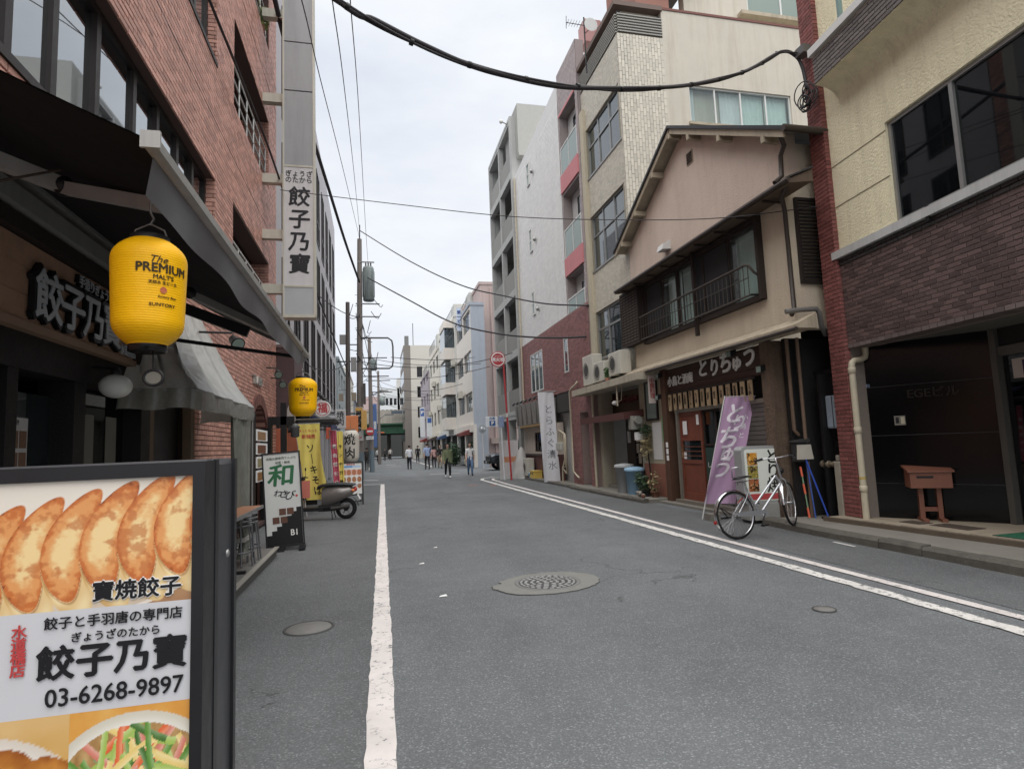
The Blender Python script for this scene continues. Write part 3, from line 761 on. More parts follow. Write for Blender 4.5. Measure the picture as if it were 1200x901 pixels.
# ---------------- old two storey house with the grill restaurant
ho = thing("old_house", "old beige plaster house with dark gabled roof and grill restaurant below", "house", (8, 11.2, 0))
FH = FR(6.75)
PLS = M("beige_plaster", (202, 186, 160), .9, .13, 2.2, .7, 40, streak=.2, dirt=(112, 98, 78), fine=.06)
PLP = M("pinkish_plaster", (208, 186, 168), .9, .13, 2.0, .7, 40, streak=.18, dirt=(120, 102, 86), fine=.06)
OLDW = M("old_dark_wood", (48, 36, 30), .8, .3, 14, .4, 60, fine=.1, piece=.12)
ROOFM = M("roof_metal", (50, 50, 54), .5, .2, 8)
CREAMW = M("cream_bargeboard", (172, 158, 132), .7, .15, 8, streak=.35)
win = (8.92, 13.45, 3.93, 5.32)
mb = MB(); mb.wall(FH, 8.2, 14.28, 3.2, 5.6, .3, [win]); mb.build("upper_wall", PLS, ho)
mb = MB(); mb.prism(FH, [(8.2, 5.6), (14.28, 5.6), (14.28, 6.62), (11.3, 8.2), (8.2, 6.56)], -.3, .002); mb.build("gable_wall", PLP, ho)
FS = FC(8.2)
mb = MB(); mb.box(6.76, 12, 8.202, 8.35, 3.2, 6.4); mb.build("side_wall", PLS, ho); mb = MB(); mb.box(6.8, 12, 14.1, 14.27, 3.2, 6.5); mb.build("side_wall", PLS, ho)
# roof: two slabs with verge, cream bargeboards and purlin ends
ey0, ey1, ry = 7.72, 14.62, 11.3
def rz(y): return 8.34 - abs(y - ry) * (.56 if y < ry else .535)
mb = MB()
for ya, yb in ((ey0, ry), (ry, ey1)):
    mb.loft([[(6.42, y, rz(y)), (6.42, y, rz(y) + .07), (12, y, rz(y) + .07), (12, y, rz(y))] for y in (ya, yb)], True)
rf = mb.build("roof", ROOFM, ho)
for ya, yb in ((ey0 + .03, ry - .02), (ry + .02, ey1 - .03)):
    mb = MB(); mb.loft([[(6.46, y, rz(y) - .13), (6.46, y, rz(y) - .004), (6.50, y, rz(y) - .004), (6.50, y, rz(y) - .13)] for y in (ya, yb)], True); mb.build("bargeboard", CREAMW, rf)
    mb = MB(); mb.loft([[(6.5, y, rz(y) - .03), (6.5, y, rz(y) - .006), (6.8, y, rz(y) - .006), (6.8, y, rz(y) - .03)] for y in (ya, yb)], True); mb.build("verge_soffit", CREAMW, rf)
for y in (8.25, 9.5, 10.55, 11.3, 12.2, 13.2, 14.1):
    MB().box(6.45, 6.76, y - .04, y + .04, rz(y) - .24, rz(y) - .12).build("purlin_end", CREAMW, rf)
mb = MB(); mb.tube([(6.4, ey0 - .05, rz(ey0) + .0), (12, ey0 - .05, rz(ey0) + .0)], .06, 8); mb.build("gutter", PIPEB, rf)
# vent and hood
vt = MB().fb(FH, 10.86, 11.1, 0, .02, 7.38, 7.66).build("vent", M("vent_frame", (150, 132, 112), .7), ho)
for k in range(4): MB().fb(FH, 10.88, 11.08, .02, .035, 7.41 + k * .06, 7.44 + k * .06).build("slat", OLDW, vt)
hd = MB(); hd.loft([[(6.748, 12.05, 5.86), (6.748, 12.33, 5.86), (6.748, 12.33, 6.08), (6.748, 12.05, 6.08)], [(6.52, 12.05, 5.84), (6.52, 12.33, 5.84), (6.56, 12.33, 5.98), (6.56, 12.05, 5.98)]], True); hd.build("vent_hood", ALUW, ho)
# eave over the upper window
mb = MB(); mb.loft([[(6.30, y, 5.36), (6.30, y, 5.42), (6.76, y, 5.62), (6.76, y, 5.42)] for y in (7.55, 14.35)], True); ev = mb.build("window_eave", M("eave_board", (98, 80, 64), .8, .2, 10, streak=.2), ho)
mb = MB(); mb.loft([[(6.27, y, 5.424), (6.27, y, 5.45), (6.76, y, 5.66), (6.76, y, 5.63)] for y in (7.52, 14.38)], True); mb.build("eave_cover", ROOFM, ev)
for k in range(9): MB().box(6.33, 6.76, 8.2 + k * .72, 8.24 + k * .72, 5.33, 5.36).build("rafter", OLDW, ev)
mb = MB(); mb.tube([(6.27, 7.5, 5.4), (6.27, 14.3, 5.4)], .035, 8); mb.build("gutter", PIPEB, ev)
mb = MB(); mb.tube([(6.5, 7.9, 6.4), (6.62, 7.95, 6.2), (6.66, 8.1, 6.1), (6.66, 8.12, 5.75), (6.5, 8.1, 5.62)], .04, 8); mb.build("downpipe", PIPEB, ho); mb = MB()
mb.tube([(6.42, 7.7, 5.42), (6.45, 7.9, 5.3), (6.68, 8.14, 5.15), (6.70, 8.15, 3.5), (6.6, 8.1, 3.4)], .038, 8); mb.build("downpipe", PIPEB, ho)
mb = MB(); mb.tube([(6.45, 8.05, 3.44), (6.7, 7.98, 3.46), (6.95, 7.95, 3.47), (7.0, 7.95, 3.40), (7.05, 7.99, 3.2), (7.3, 8.2, 3.1)], .042, 8); mb.build("downpipe", M("grey_pipe", (104, 102, 98), .5, .1), ho)
# window wall: frame, panes, screens, curtains
w = window(ho, FH, *win, [.20, .40, .495, .65, .81], [], M("dark_wood_frame", (48, 36, 30), .7, .25, 12), GLASSC, d=-.05, fw=.05, fd=.1, mul=.035, room=ROOMG,
           curtain=[(.02, .20, .97, .02, CURTG), (.50, .65, .97, .02, CURTG), (.66, .80, .97, .02, CURTG)])
for a, b in ((.215, .395), (.41, .485), (.825, .985)):
    u0 = win[0] + (win[1] - win[0]) * a; u1 = win[0] + (win[1] - win[0]) * b
    MB().fb(FH, u0, u1, .02, .03, 4.0, 5.26).build("insect_screen", M("insect_screen", (46, 46, 48), .85, .1), w)
bx = MB(); bx.fb(FH, 8.86, 13.5, -.02, .10, 3.86, 3.93); bx.fb(FH, 8.85, 8.92, -.02, .12, 3.86, 5.38); bx.fb(FH, 13.45, 13.51, -.02, .12, 3.86, 5.38); bx.fb(FH, 8.86, 13.5, -.02, .09, 5.32, 5.38); bx.build("window_surround", OLDW, ho)
MB().fb(FH, 10.93, 11.0, .10, .17, 3.6, 5.45).build("post", OLDW, ho)
rl = MB(); rl.tube([(6.52, 13.42, 4.53), (6.52, 9.1, 4.53), (6.53, 9.0, 4.5), (6.6, 8.97, 4.38), (6.72, 8.97, 4.3)], .024, 8); rl.tube([(6.52, 13.42, 3.96), (6.52, 8.99, 3.96)], .018, 6); rl.tube([(6.52, 13.42, 4.28), (6.52, 9.0, 4.28)], .009, 6)
ro = rl.build("balcony_rail", M("rail_iron", (70, 62, 56), .6, .2, 20), ho)
for k in range(34): MB().cyl((6.52, 9.02 + k * .1325, 3.97), (6.52, 9.02 + k * .1325, 4.52), .008, n=5, cap=False).build("baluster", M("rail_iron"  , (70, 62, 56)), ro)
for y in (9.0, 10.95, 13.4): MB().bar((6.75, y, 3.97), (6.52, y, 3.965), .03, .03).build("bracket", BLACKM, ro)
# shutter box with lattice
mb = MB(); mb.box(6.55, 6.75, 13.55, 14.6, 3.95, 5.38); sb = mb.build("shutter_box", M("shutter_box_wood", (54, 42, 36), .8, .25, 12), ho)
mb = MB(); mb.box(6.53, 6.552, 13.53, 13.6, 3.93, 5.40); mb.box(6.53, 6.552, 14.55, 14.62, 3.93, 5.40); mb.box(6.53, 6.552, 13.6, 14.55, 5.33, 5.40); mb.box(6.53, 6.552, 13.6, 14.55, 3.93, 4.0)
mb.build("frame", OLDW, sb)
for k in range(17): MB().box(6.535, 6.55, 13.6, 14.55, 4.03 + k * .077, 4.062 + k * .077).build("slat", M("shutter_slat", (92, 80, 70), .8, .2, 12), sb)
for k in range(5):
    MB().box(6.53, 6.536, 13.68 + k * .19, 13.70 + k * .19, 4.0, 5.33).build("batten", OLDW, sb)
# louvred window in the flank wall
FS = FC(8.2)
lv = MB(); lv.fb(FS, 6.9, 6.95, .0, .06, 3.95, 5.42); lv.fb(FS, 7.5, 7.55, 0, .06, 3.95, 5.42); lv.fb(FS, 6.95, 7.5, 0, .06, 3.95, 4.0); lv.fb(FS, 6.95, 7.5, 0, .06, 5.37, 5.42); lw = lv.build("louvre_window", BROWNALU, ho)
for k in range(22): 
    z = 4.02 + k * .061; m_ = MB(); m_.loft([[FS.P(6.95, .05, z), FS.P(6.95, .055, z), FS.P(6.95, .012, z + .055), FS.P(6.95, .007, z + .055)], [FS.P(7.5, .05, z), FS.P(7.5, .055, z), FS.P(7.5, .012, z + .055), FS.P(7.5, .007, z + .055)]], True); m_.build("slat", BROWNALU, lw)
# ledge between the storeys
mb = MB(); mb.loft([[(6.36, y, 3.12), (6.36, y, 3.17), (6.76, y, 3.36), (6.76, y, 3.12)] for y in (7.75, 14.4)], True); mb.build("ledge", M("ledge_plaster", (176, 160, 134), .9, .2, 5, .4, 50, streak=.5), ho)
mb = MB(); mb.tube([(6.34, 7.7, 3.1), (6.34, 12.9, 3.1)], .03, 8); mb.build("gutter", PIPEB, ho)
# ---- restaurant front
mb = MB(); mb.box(6.9, 7.1, 8.95, 12.75, 0.05, 3.12); mb.build("front_core", M("front_dark", (24, 20, 18), .85, .2, 6), ho)
for k in range(4): MB().fb(FH, 9.1, 12.62, -.1, .02 + random.uniform(-.004, .004), 2.56 + k * .135, 2.56 + k * .135 + .128).build("fascia_plank", M("fascia_plank", (74, 52, 42), .75, .25, 10, .3, 50, piece=.14), ho)
WHL = M("white_letter", (232, 230, 224), .6, .04)
text("小鳥と酒庵", .24, WHL, ho, FH.P(12.02, .035, 2.78), (0, -1, 0), (0, 0, 1), .022, .01, sx=.95)
for i, (ch, u, z, s_) in enumerate((("と", 11.05, 2.9, .36), ("り", 10.62, 2.86, .34), ("ち", 10.22, 2.90, .42), ("ゅ", 9.86, 2.86, .32), ("う", 9.46, 2.93, .42))):
    text(ch, s_ * 1.12, WHL, ho, FH.P(u, .035, z), (0, -1, 0), (0, 0, 1), .028, .012, shear=.12)
# hanging wooden menu tags
TAGW = M("menu_tag_wood", (166, 138, 98), .7, .2, 14, piece=.18)
tags = ["とり刺", "焼鳥", "軍鶏鍋", "つくね", "冷酒", "枝豆", "砂肝", "手羽先", "もつ煮", "生ビール", "お新香", "唐揚げ", "雑炊", "酎ハイ"]
MB().box(6.66, 6.70, 9.3, 12.6, 2.5, 2.54).build("tag_rail", OLDW, ho)
for k in range(14):
    u = 9.42 + k * .232; t_ = MB().fb(FH, u - .062, u + .062, .075, .095, 2.12 + random.uniform(-.012, .012), 2.49).build("menu_tag", TAGW, ho)
    text(vtext(tags[k]), .085, M("tag_ink", (42, 32, 26), .8), t_, FH.P(u, .098, 2.32), (0, -1, 0), (0, 0, 1), .012, .001, line=.85)
# sliding door, lattice, glass
DOORW = M("red_brown_door", (128, 62, 38), .55, .25, 7, .2, 40, streak=.25, dirt=(60, 30, 20))
d0, d1 = 11.35, 12.28
mb = MB(); mb.fb(FH, 12.28, 12.36, -.12, .02, .08, 2.2); mb.fb(FH, 9.05, 12.4, -.12, .01, 2.06, 2.14); mb.fb(FH, 9.0, 12.4, -.2, .12, .05, .12); mb.build("door_frame", M("door_frame_grey", (120, 112, 100), .7, .2, 10), ho)
dd = MB(); dd.fb(FH, d0, d0 + .07, -.08, -.03, .12, 2.06); dd.fb(FH, d1 - .07, d1, -.08, -.03, .12, 2.06); dd.fb(FH, d0 + .07, d1 - .07, -.08, -.03, 1.98, 2.06); dd.fb(FH, d0 + .07, d1 - .07, -.08, -.03, 1.42, 1.48); dd.fb(FH, d0 + .07, d1 - .07, -.08, -.03, .92, 1.0); dd.fb(FH, d0 + .07, d1 - .07, -.08, -.03, .12, .28); do = dd.build("sliding_door", DOORW, ho)
MB().fb(FH, d0 + .07, d1 - .07, -.065, -.05, .28, .92).build("door_panel", DOORW, do); MB().fb(FH, d0 + .07, d1 - .07, -.065, -.05, 1.48, 1.98).build("door_panel", DOORW, do)
MB().fb(FH, d0 + .07, d1 - .07, -.062, -.054, 1.0, 1.42).build("pane", GLASS, do)
for k in range(3): MB().fb(FH, d0 + .07, d1 - .07, -.05, -.035, 1.08 + k * .1, 1.095 + k * .1).build("lattice_bar", DOORW, do)
MB().fb(FH, d1 - .07, d1 - .055, -.03, -.015, 1.05, 1.30).build("pull_handle", M("brass", (190, 160, 90), .3, .1, metal=.8), do)
MB().fb(FH, d1 - .32, d1 - .14, -.03, -.027, 1.56, 1.86).build("notice", PAPER, do); MB().fb(FH, d0 + .1, d0 + .2, -.03, -.027, 1.76, 1.98).build("notice", PAPER, do)
MB().fb(FH, d1 - .2, d1 - .08, -.05, -.046, 1.02, 1.18).build("notice", PAPER, do)
gw = window(ho, FH, 10.35, 11.33, 1.3, 2.06, [.5], [], OLDW, GLASSD, d=-.1, fw=.05, fd=.05)
cb = MB().fb(FH, 10.75, 11.3, -.07, -.05, .14, 1.27).build("chalkboard", M("chalkboard", (40, 66, 58), .8, .1), ho)
text("しゃも", .13, WHL, cb, FH.P(11.05, -.045, .9), (0, -1, 0), (0, 0, 1), .0)
for k in range(24): MB().fb(FH, 9.15, 10.6, -.04, -.012, .16 + k * .083, .16 + k * .083 + .074).build("shutter_slat", M("steel_shutter", (98, 92, 86), .6, .15, 10, streak=.2), ho)
# weathered corner post and dark flank
mb = MB(); mb.fb(FH, 8.78, 9.06, -.15, .10, .05, 3.1); mb.build("corner_post", M("weathered_post", (104, 84, 66), .85, .35, 9, .7, 30, streak=.5, dirt=(40, 30, 24), fine=.12), ho)
mb = MB(); mb.fb(FH, 12.58, 12.8, -.15, .12, .05, 3.1); mb.build("corner_post", M("door_post_wood", (92, 60, 40), .8, .3, 9, .5, 40, streak=.3), ho)
mb = MB(); mb.box(6.86, 12, 8.66, 8.74, .05, 3.12); mb.build("flank_wall", M("flank_dark", (34, 32, 32), .85, .2, 4, streak=.3), ho)
mb = MB(); mb.tube([(6.84, 8.58, 3.1), (6.84, 8.58, 1.55), (6.88, 8.58, 1.5), (6.93, 8.6, 1.46)], .03, 8); mb.tube([(6.98, 8.5, 3.1), (6.98, 8.5, .1)], .03, 8); mb.build("flank_pipe", M("rusty_pipe", (116, 92, 72), .7, .25, 12), ho)
for (x, y, z, lb) in ((6.62, 9.0, 2.62, "black floodlight on the weathered corner post of the grill restaurant"), (6.52, 9.7, 3.0, "black floodlight under the ledge above the grill restaurant letters"), (6.58, 12.72, 2.95, "grey floodlight at the far end of the grill restaurant sign"), (6.6, 12.85, 2.45, "dark spotlight left of the hanging menu tags")):
    t = thing("floodlight", lb, "lamp", (x, y, z), group="restaurant floodlights")
    m_ = MB(); m_.loft([[(x - .06, y - .07, z - .05), (x + .06, y - .07, z + .0), (x + .06, y - .07, z + .1), (x - .06, y - .07, z + .07)], [(x - .06, y + .07, z - .05), (x + .06, y + .07, z + .0), (x + .06, y + .07, z + .1), (x - .06, y + .07, z + .07)]], True); m_.build("housing", BLACKM, t)
    MB().bar((x + .05, y, z + .05), (6.76, y, z + .08), .02, .02).build("arm", BLACKM, t)
    m_ = MB(); m_.loft([[(x - .066, y - .06, z - .04), (x - .066, y + .06, z - .04), (x - .066, y + .06, z + .06), (x - .066, y - .06, z + .06)], [(x - .061, y - .06, z - .04), (x - .061, y + .06, z - .04), (x - .061, y + .06, z + .06), (x - .061, y - .06, z + .06)]], True); m_.build("lens", FROST, t)
t = thing("letter_box", "dark metal letter box on the flank of the old house", "letter box", (6.93, 8.55, 1.1))
MB().bbox(6.80, 6.98, 8.45, 8.66, 1.02, 1.34, .015).build("casing", M("letter_box", (48, 48, 50), .5, .1), t)
m_ = MB(); m_.loft([[(6.78, 8.43, 1.34), (7.0, 8.43, 1.34), (7.0, 8.43, 1.40), (6.78, 8.43, 1.36)], [(6.78, 8.68, 1.34), (7.0, 8.68, 1.34), (7.0, 8.68, 1.40), (6.78, 8.68, 1.36)]], True); m_.build("lid", M("letter_box_lid", (62, 62, 62), .5), t)
# wall left of the restaurant: dark door, reddish dado, window, poster
mb = MB(); mb.fb(FH, 13.08, 14.28, -.3, -.06, .88, 3.12); mb.build("plaster_wall", M("dirty_cream", (170, 160, 134), .9, .15, 5, .3, 50, streak=.4), ho)
mb = MB(); mb.fb(FH, 13.08, 14.28, -.3, -.05, .08, .88); mb.build("dado", M("terracotta_dado", (150, 94, 72), .85, .15, 6, .3, 50, streak=.2), ho)
mb = MB(); mb.fb(FH, 12.8, 13.08, -.2, -.12, .08, 2.5); mb.build("side_door", M("grey_side_door", (70, 70, 66), .6, .12, 8), ho)
fs = window(ho, FH, 13.3, 13.95, 1.95, 2.95, [], [], BROWNALU, FROST, d=-.06, fw=.05, fd=.05)
MB().fb(FH, 13.22, 13.7, -.058, -.05, .98, 1.9).build("poster", M("white_poster", (210, 210, 208), .6, .06, 6), ho)
sg = MB().fb(FH, 12.86, 13.0, -.02, .03, 1.42, 2.02).build("door_strip_sign", M("green_strip", (38, 170, 84), .45, .05), ho)
text(vtext("営業中♪"), .1, M("strip_ink", (16, 60, 34), .6), sg, FH.P(12.93, .033, 1.74), (0, -1, 0), (0, 0, 1), .01, line=.9)
for k in range(3): MB().fb(FH, 12.6, 12.7, .12, .124, .98 + k * .15, 1.1 + k * .15).build("sticker", PAPER, ho)
vsn = thing("blade_sign", "small red lettered blade sign above the frosted window", "sign", (6.55, 13.1, 2.6))
MB().box(6.46, 6.62, 13.04, 13.10, 2.35, 3.02).build("panel", M("blade_sign", (206, 192, 180), .6), vsn); text(vtext("中華料理"), .14, M("red_ink", (170, 44, 46), .6), vsn, (6.54, 13.036, 2.7), (1, 0, 0), (0, 0, 1), .02, line=.85)
ed = thing("exhaust_duct", "grey exhaust fan box with short duct left of the frosted window", "duct", (6.5, 14.2, 1.9))
MB().bbox(6.42, 6.68, 14.05, 14.3, 1.75, 2.1, .02).build("housing", M("duct_grey", (150, 148, 138), .6, .15, 10, streak=.3), ed); MB().cyl((6.55, 14.05, 1.98), (6.55, 13.9, 1.98), .1).build("spout", M("duct_grey", (150, 148, 138)), ed); MB().box(6.5, 6.66, 13.98, 14.12, 1.48, 1.68).build("meter", PAPER, ed)
mb = MB(); mb.box(6.95, 12, 12.8, 14.25, .08, 3.1); mb.build("ground_floor_core", M("core_grey", (90, 86, 78), .9), ho)
# ---------------- tall beige tile building
tb = thing("beige_tile_building", "tall beige tiled building with steel windows and plastered flank behind the old house", "building", (9, 15.8, 0))
FT = FR(6.8); FTS = FC(14.32)
TGR = M("tile_grout", (150, 142, 122), .95, .15, 10)
TIL = M("beige_tile", (197, 189, 170), .45, .1, 6, piece=.12, streak=.14, spec=.5)
PLC = M("cream_render", (198, 190, 173), .9, .1, 1.5, .3, 50, streak=.35, dirt=(140, 124, 98))
wins = [(14.42, 17.05, 4.0, 5.48), (14.42, 17.05, 6.80, 8.55), (14.42, 17.05, 9.84, 11.45)]
mb = MB(); mb.wall(FT, 14.32, 17.35, 3.3, 12.86, .3, wins); mb.build("front_wall", TGR, tb)
bricks(FT, tb, [(14.33, 17.34, 3.3, 12.86)], wins, .105, .056, .008, .008, TIL, 0, "tile")
mb = MB(); mb.wall(FTS, 6.8, 8.2, 3.3, 12.88, .2); mb.build("flank_tile_wall", TGR, tb)
bricks(FTS, tb, [(6.8, 8.2, 6.0, 12.88)], [], .23, .094, .010, .008, TIL, 0, "tile", vertical=True)
sw = (8.92, 12.3, 10.42, 11.55)
mb = MB(); mb.wall(FTS, 8.2, 15, 3.3, 13.8, .25, [sw], d=.006); mb.build("flank_wall", PLC, tb)
mb = MB(); mb.fb(FTS, 8.2, 15, .006, .03, 13.76, 13.83); mb.build("flank_coping", M("red_coping", (120, 70, 58), .7), tb)
for i, wn_ in enumerate(wins):
    window(tb, FT, *wn_, [.34, .67], [.62], ALU, GLASS, d=-.12, fw=.055, fd=.07, room=ROOMG, curtain=[(.02, .3, .6, .02, M("office_blind", (150, 152, 148), .9)), (.36, .62, .98, .02, CURT)] if i != 1 else [(.7, .98, .6, .02, CURT)])
    MB().fb(FT, 14.40, 17.07, -.02, .035, wn_[2] - .06, wn_[2] - .002).build("sill", ALU, tb)
window(tb, FTS, *sw, [.25, .5, .75], [], ALUW, GLASSC, d=-.1, fw=.045, fd=.06, room=ROOMG, curtain=[(.01, .07, .98, .1, CURT), (.32, .52, .98, .02, CURT), (.53, .74, .98, .02, CURTG), (.76, .99, .98, .02, CURTG)])
MB().fb(FTS, 8.85, 12.4, .0, .07, 10.34, 10.42).build("sill", CREAMW, tb)
pf = MB(); pf.fb(FTS, 9.2, 9.45, -.3, -.24, 10.45, 10.72); pf.build("window_plant_pot", M("pot_white", (190, 190, 184), .7), tb)
# roof louvre screen wrapping the corner
mb = MB()
for k in range(7):
    z = 12.93 + k * .085
    mb.fb(FT, 14.36, 17.3, -.05, .03, z, z + .035); mb.fb(FTS, 6.83, 8.2, -.05, .03, z + .001, z + .036)
ls = mb.build("roof_louvre", M("louvre_grey", (150, 148, 140), .6, .12, 10), tb)
mb = MB()
for u in (14.4, 15.9, 17.28): mb.fb(FT, u - .02, u + .02, -.12, -.05, 12.86, 13.6)
for u in (6.95, 8.15): mb.fb(FTS, u - .02, u + .02, -.12, -.05, 12.86, 13.6)
mb.build("louvre_post", BLACKM, ls)
MB().box(6.95, 15, 14.5, 17.3, 13.4, 13.78).build("roof_slab", PLC, tb); MB().box(6.72, 8.22, 14.26, 17.38, 13.70, 13.84).build("roof_edge", M("roof_edge_brown", (112, 92, 82), .7, .1), tb)
MB().fb(FT, 17.05, 17.36, .0, .10, 3.3, 12.2).build("edge_pilaster", M("pilaster_tile", (186, 174, 146), .7, .12, 8, .3, 60), tb)
mb = MB(); mb.box(7.11, 15, 14.55, 17.3, 3.3, 13.5); mb.build("body", PLC, tb)
# penthouse
FPH = FC(15.5)
mb = MB(); mb.wall(FPH, 9.7, 16, 13.8, 18, .3, [(12.0, 14.6, 15.05, 16.6)]); mb.build("penthouse_wall", PLC, tb)
window(tb, FPH, 12.0, 14.6, 15.05, 16.6, [.5], [], ALUW, FROST, d=-.1, fw=.06)
MB().fb(FPH, 11.6, 15, 0, .25, 14.86, 14.98).build("penthouse_sill", CREAMW, tb)
MB().box(7.9, 9.0, 15.2, 17.3, 13.84, 18).build("lift_tower", M("brown_tower", (150, 100, 84), .8, .1), tb)
mb = MB(); mb.loft([[(8.6, 15.0, 15.1), (10.0, 15.0, 15.9), (10.0, 15.0, 16.05), (8.6, 15.0, 15.25)], [(8.6, 17, 15.1), (10.0, 17, 15.9), (10.0, 17, 16.05), (8.6, 17, 15.25)]], True); mb.build("penthouse_eave", OLDW, tb)
# ground floor of the tile building: canopy slab, recess, shopfront
mb = MB(); mb.box(6.18, 6.85, 13.06, 17.95, 2.94, 3.12); mb.build("canopy_slab", M("canopy_concrete", (178, 168, 146), .85, .15, 5, .3, 50, streak=.4), tb)
mb = MB(); mb.fb(FT, 13.0, 17.4, -.6, -.5, 2.3, 2.95); mb.build("fascia", M("fascia_brown", (112, 96, 78), .8, .2, 4), tb)
text("Cucina Ohmine", .3, M("dark_red_letter", (116, 34, 34), .5), tb, FT.P(16.3, -.38, 2.68), (0, -1, 0), (0, 0, 1), .012, .03, sx=1.1)
mb = MB(); mb.loft([[(6.25, y, 2.02), (6.25, y, 2.2), (7.3, y, 2.34), (7.3, y, 2.16)] for y in (14.15, 17.4)], True); mb.build("shop_awning", M("maroon_awning", (92, 50, 44), .7, .15, 6), tb)
MB().fb(FT, 17.1, 17.45, -.4, -.02, .05, 3.0).build("column", M("pale_column", (176, 168, 146), .85, .12, 6, streak=.3), tb)
MB().fb(FT, 14.33, 14.45, -.3, -.05, .05, 3.0).build("column", M("pale_column", (176, 168, 146)), tb)
mb = MB(); mb.fb(FT, 14.4, 17.1, -.9, -.8, .05, 2.3); mb.build("shop_wall", M("shop_wall_grey", (84, 80, 74), .8, .15), tb)
sd = MB(); sd.fb(FT, 14.55, 14.63, -.8, -.74, .1, 2.15); sd.fb(FT, 15.4, 15.48, -.8, -.74, .1, 2.15); sd.fb(FT, 14.63, 15.4, -.8, -.74, 2.05, 2.15); sd.fb(FT, 14.63, 15.4, -.8, -.74, .1, .95); sd.fb(FT, 14.63, 14.76, -.8, -.74, .95, 2.05); sd.fb(FT, 15.26, 15.4, -.8, -.74, .95, 2.05); so = sd.build("shop_door", M("dark_red_door", (80, 40, 34), .5, .2, 8), tb)
MB().fb(FT, 14.76, 15.26, -.78, -.76, .95, 2.05).build("pane", GLASSD, so); MB().fb(FT, 15.3, 15.33, -.74, -.70, 1.0, 1.4).build("pull_handle", ALU, so); MB().fb(FT, 14.9, 15.1, -.758, -.754, 1.2, 1.42).build("notice", PAPER, so)
MB().fb(FT, 15.48, 15.72, -.8, -.72, .05, 2.3).build("mullion", M("pale_column", (176, 168, 146)), tb)
sw_ = window(tb, FT, 15.75, 16.4, .45, 2.15, [], [.3], BROWNALU, GLASSD, d=-.79, fw=.06, fd=.05)
for i, (u, z) in enumerate(((15.95, 1.1), (16.18, 1.1), (15.95, 1.42), (16.18, 1.42), (16.06, .8))): MB().fb(FT, u - .09, u + .09, -.735, -.731, z, z + .28).build("menu_sheet", M("menu_sheet", (196, 186, 170), .7, .15, 40), tb)
MB().fb(FT, 16.75, 16.88, -.79, -.74, 1.4, 1.75).build("plate", PAPER, tb)
MB().box(6.9, 7.65, 14.5, 17.05, .05, .16).build("step", CONC, tb)
bul = thing("dome_lamp", "small white swan neck lamp above the maroon awning", "lamp", (6.35, 14.9, 2.45)); MB().sphere((6.35, 14.9, 2.5), .09, 12, 6, (1, 1, .7)).build("shade", ALUW, bul); m_ = MB(); m_.tube([(6.4, 14.85, 2.52), (6.45, 14.7, 2.56), (6.45, 14.62, 2.95)], .012, 6); m_.build("arm", PIPEM, bul)
m_ = MB(); m_.cyl((6.3, 14.62, 2.4), (6.3, 14.62, 2.95), .025, n=8); tag(m_.build("canopy_rod", PIPEM, None, loc=(6.3, 14.62, 2.4)), "thin beige rod hanging under the concrete canopy", "rod")

# air conditioner units on the canopy
def ac_unit(y0, y1, x0, z0, h, label, open_=False):
    t = thing("air_conditioner", label, "air conditioner", ((x0 + .16), (y0 + y1) / 2, z0), group="outdoor units on the canopy")
    MB().bbox(x0, x0 + .32, y0, y1, z0 + .06, z0 + h, .018).build("casing", M("ac_casing", (196, 192, 178), .55, .1, 8, streak=.25), t)
    r = min(h - .12, (y1 - y0) * .62) / 2 * .92; cy = y1 - r - .05
    MB().lathe((x0 + .003, cy, z0 + .06 + (h - .06) / 2), [(r, 0), (r, -.012), (r * .96, -.014), (r * .96, 0)], 24, 'x', cap=False).build("fan_ring", M("ac_ring", (150, 148, 140), .5), t)
    MB().lathe((x0 + .001, cy, z0 + .06 + (h - .06) / 2), [(r * .95, 0), (.01, -.004)], 20, 'x').build("fan_recess", M("ac_recess", (74, 74, 72), .7), t)
    m_ = MB()
    for k in range(9):
        q = (k - 4) * r * .22; hw = math.sqrt(max(r * r * .9 - q * q, 0)); z = z0 + .06 + (h - .06) / 2 + q
        m_.box(x0 - .016, x0 - .010, cy - hw, cy + hw, z - .006, z + .006)
    m_.build("fan_grille", M("ac_grille", (120, 118, 112), .5), t)
    for q in (y0 + .06, y1 - .14): MB().box(x0 + .02, x0 + .30, q, q + .08, z0, z0 + .06).build("foot", BLACKM, t)
    return t
ac_unit(16.25, 17.1, 6.28, 3.12, .95, "tall beige air conditioner at the far end of the concrete canopy")
ac_unit(15.35, 16.15, 6.26, 3.12, .62, "low air conditioner in the middle of the row on the concrete canopy")
ac_unit(14.3, 15.1, 6.3, 3.18, .68, "air conditioner at the near end of the concrete canopy")
t = thing("pot_plant", "small green plant between the air conditioners on the canopy", "plant", (6.3, 15.22, 3.12)); MB().lathe((6.3, 15.22, 3.12), [(.05, 0), (.065, .1), (.06, .1)], 10).build("pot", M("terracotta", (150, 92, 66), .8), t)
def leaves(n, c, rad, size, mat, name, parent, seed=1, flat=1.0, long=1.6):
    rnd = random.Random(seed); mb = MB()
    for _ in range(n):
        d = Vector((rnd.gauss(0, 1), rnd.gauss(0, 1), rnd.gauss(0, 1))).normalized() * (rnd.random() ** .45)
        p = Vector(c) + Vector((d.x * rad[0], d.y * rad[1], d.z * rad[2]))
        a = Vector((rnd.gauss(0, 1), rnd.gauss(0, 1), rnd.gauss(0, .6))).normalized(); b = a.orthogonal().normalized(); b.rotate(Matrix.Rotation(rnd.random() * 6.28, 3, a))
        s = size * rnd.uniform(.6, 1.3); w = s / long
        mb.add([p - a * s * .5, p + b * w * .5, p + a * s * .5, p - b * w * .5], [(0, 1, 2, 3)])
    return stuff(mb.build(name, mat, parent))
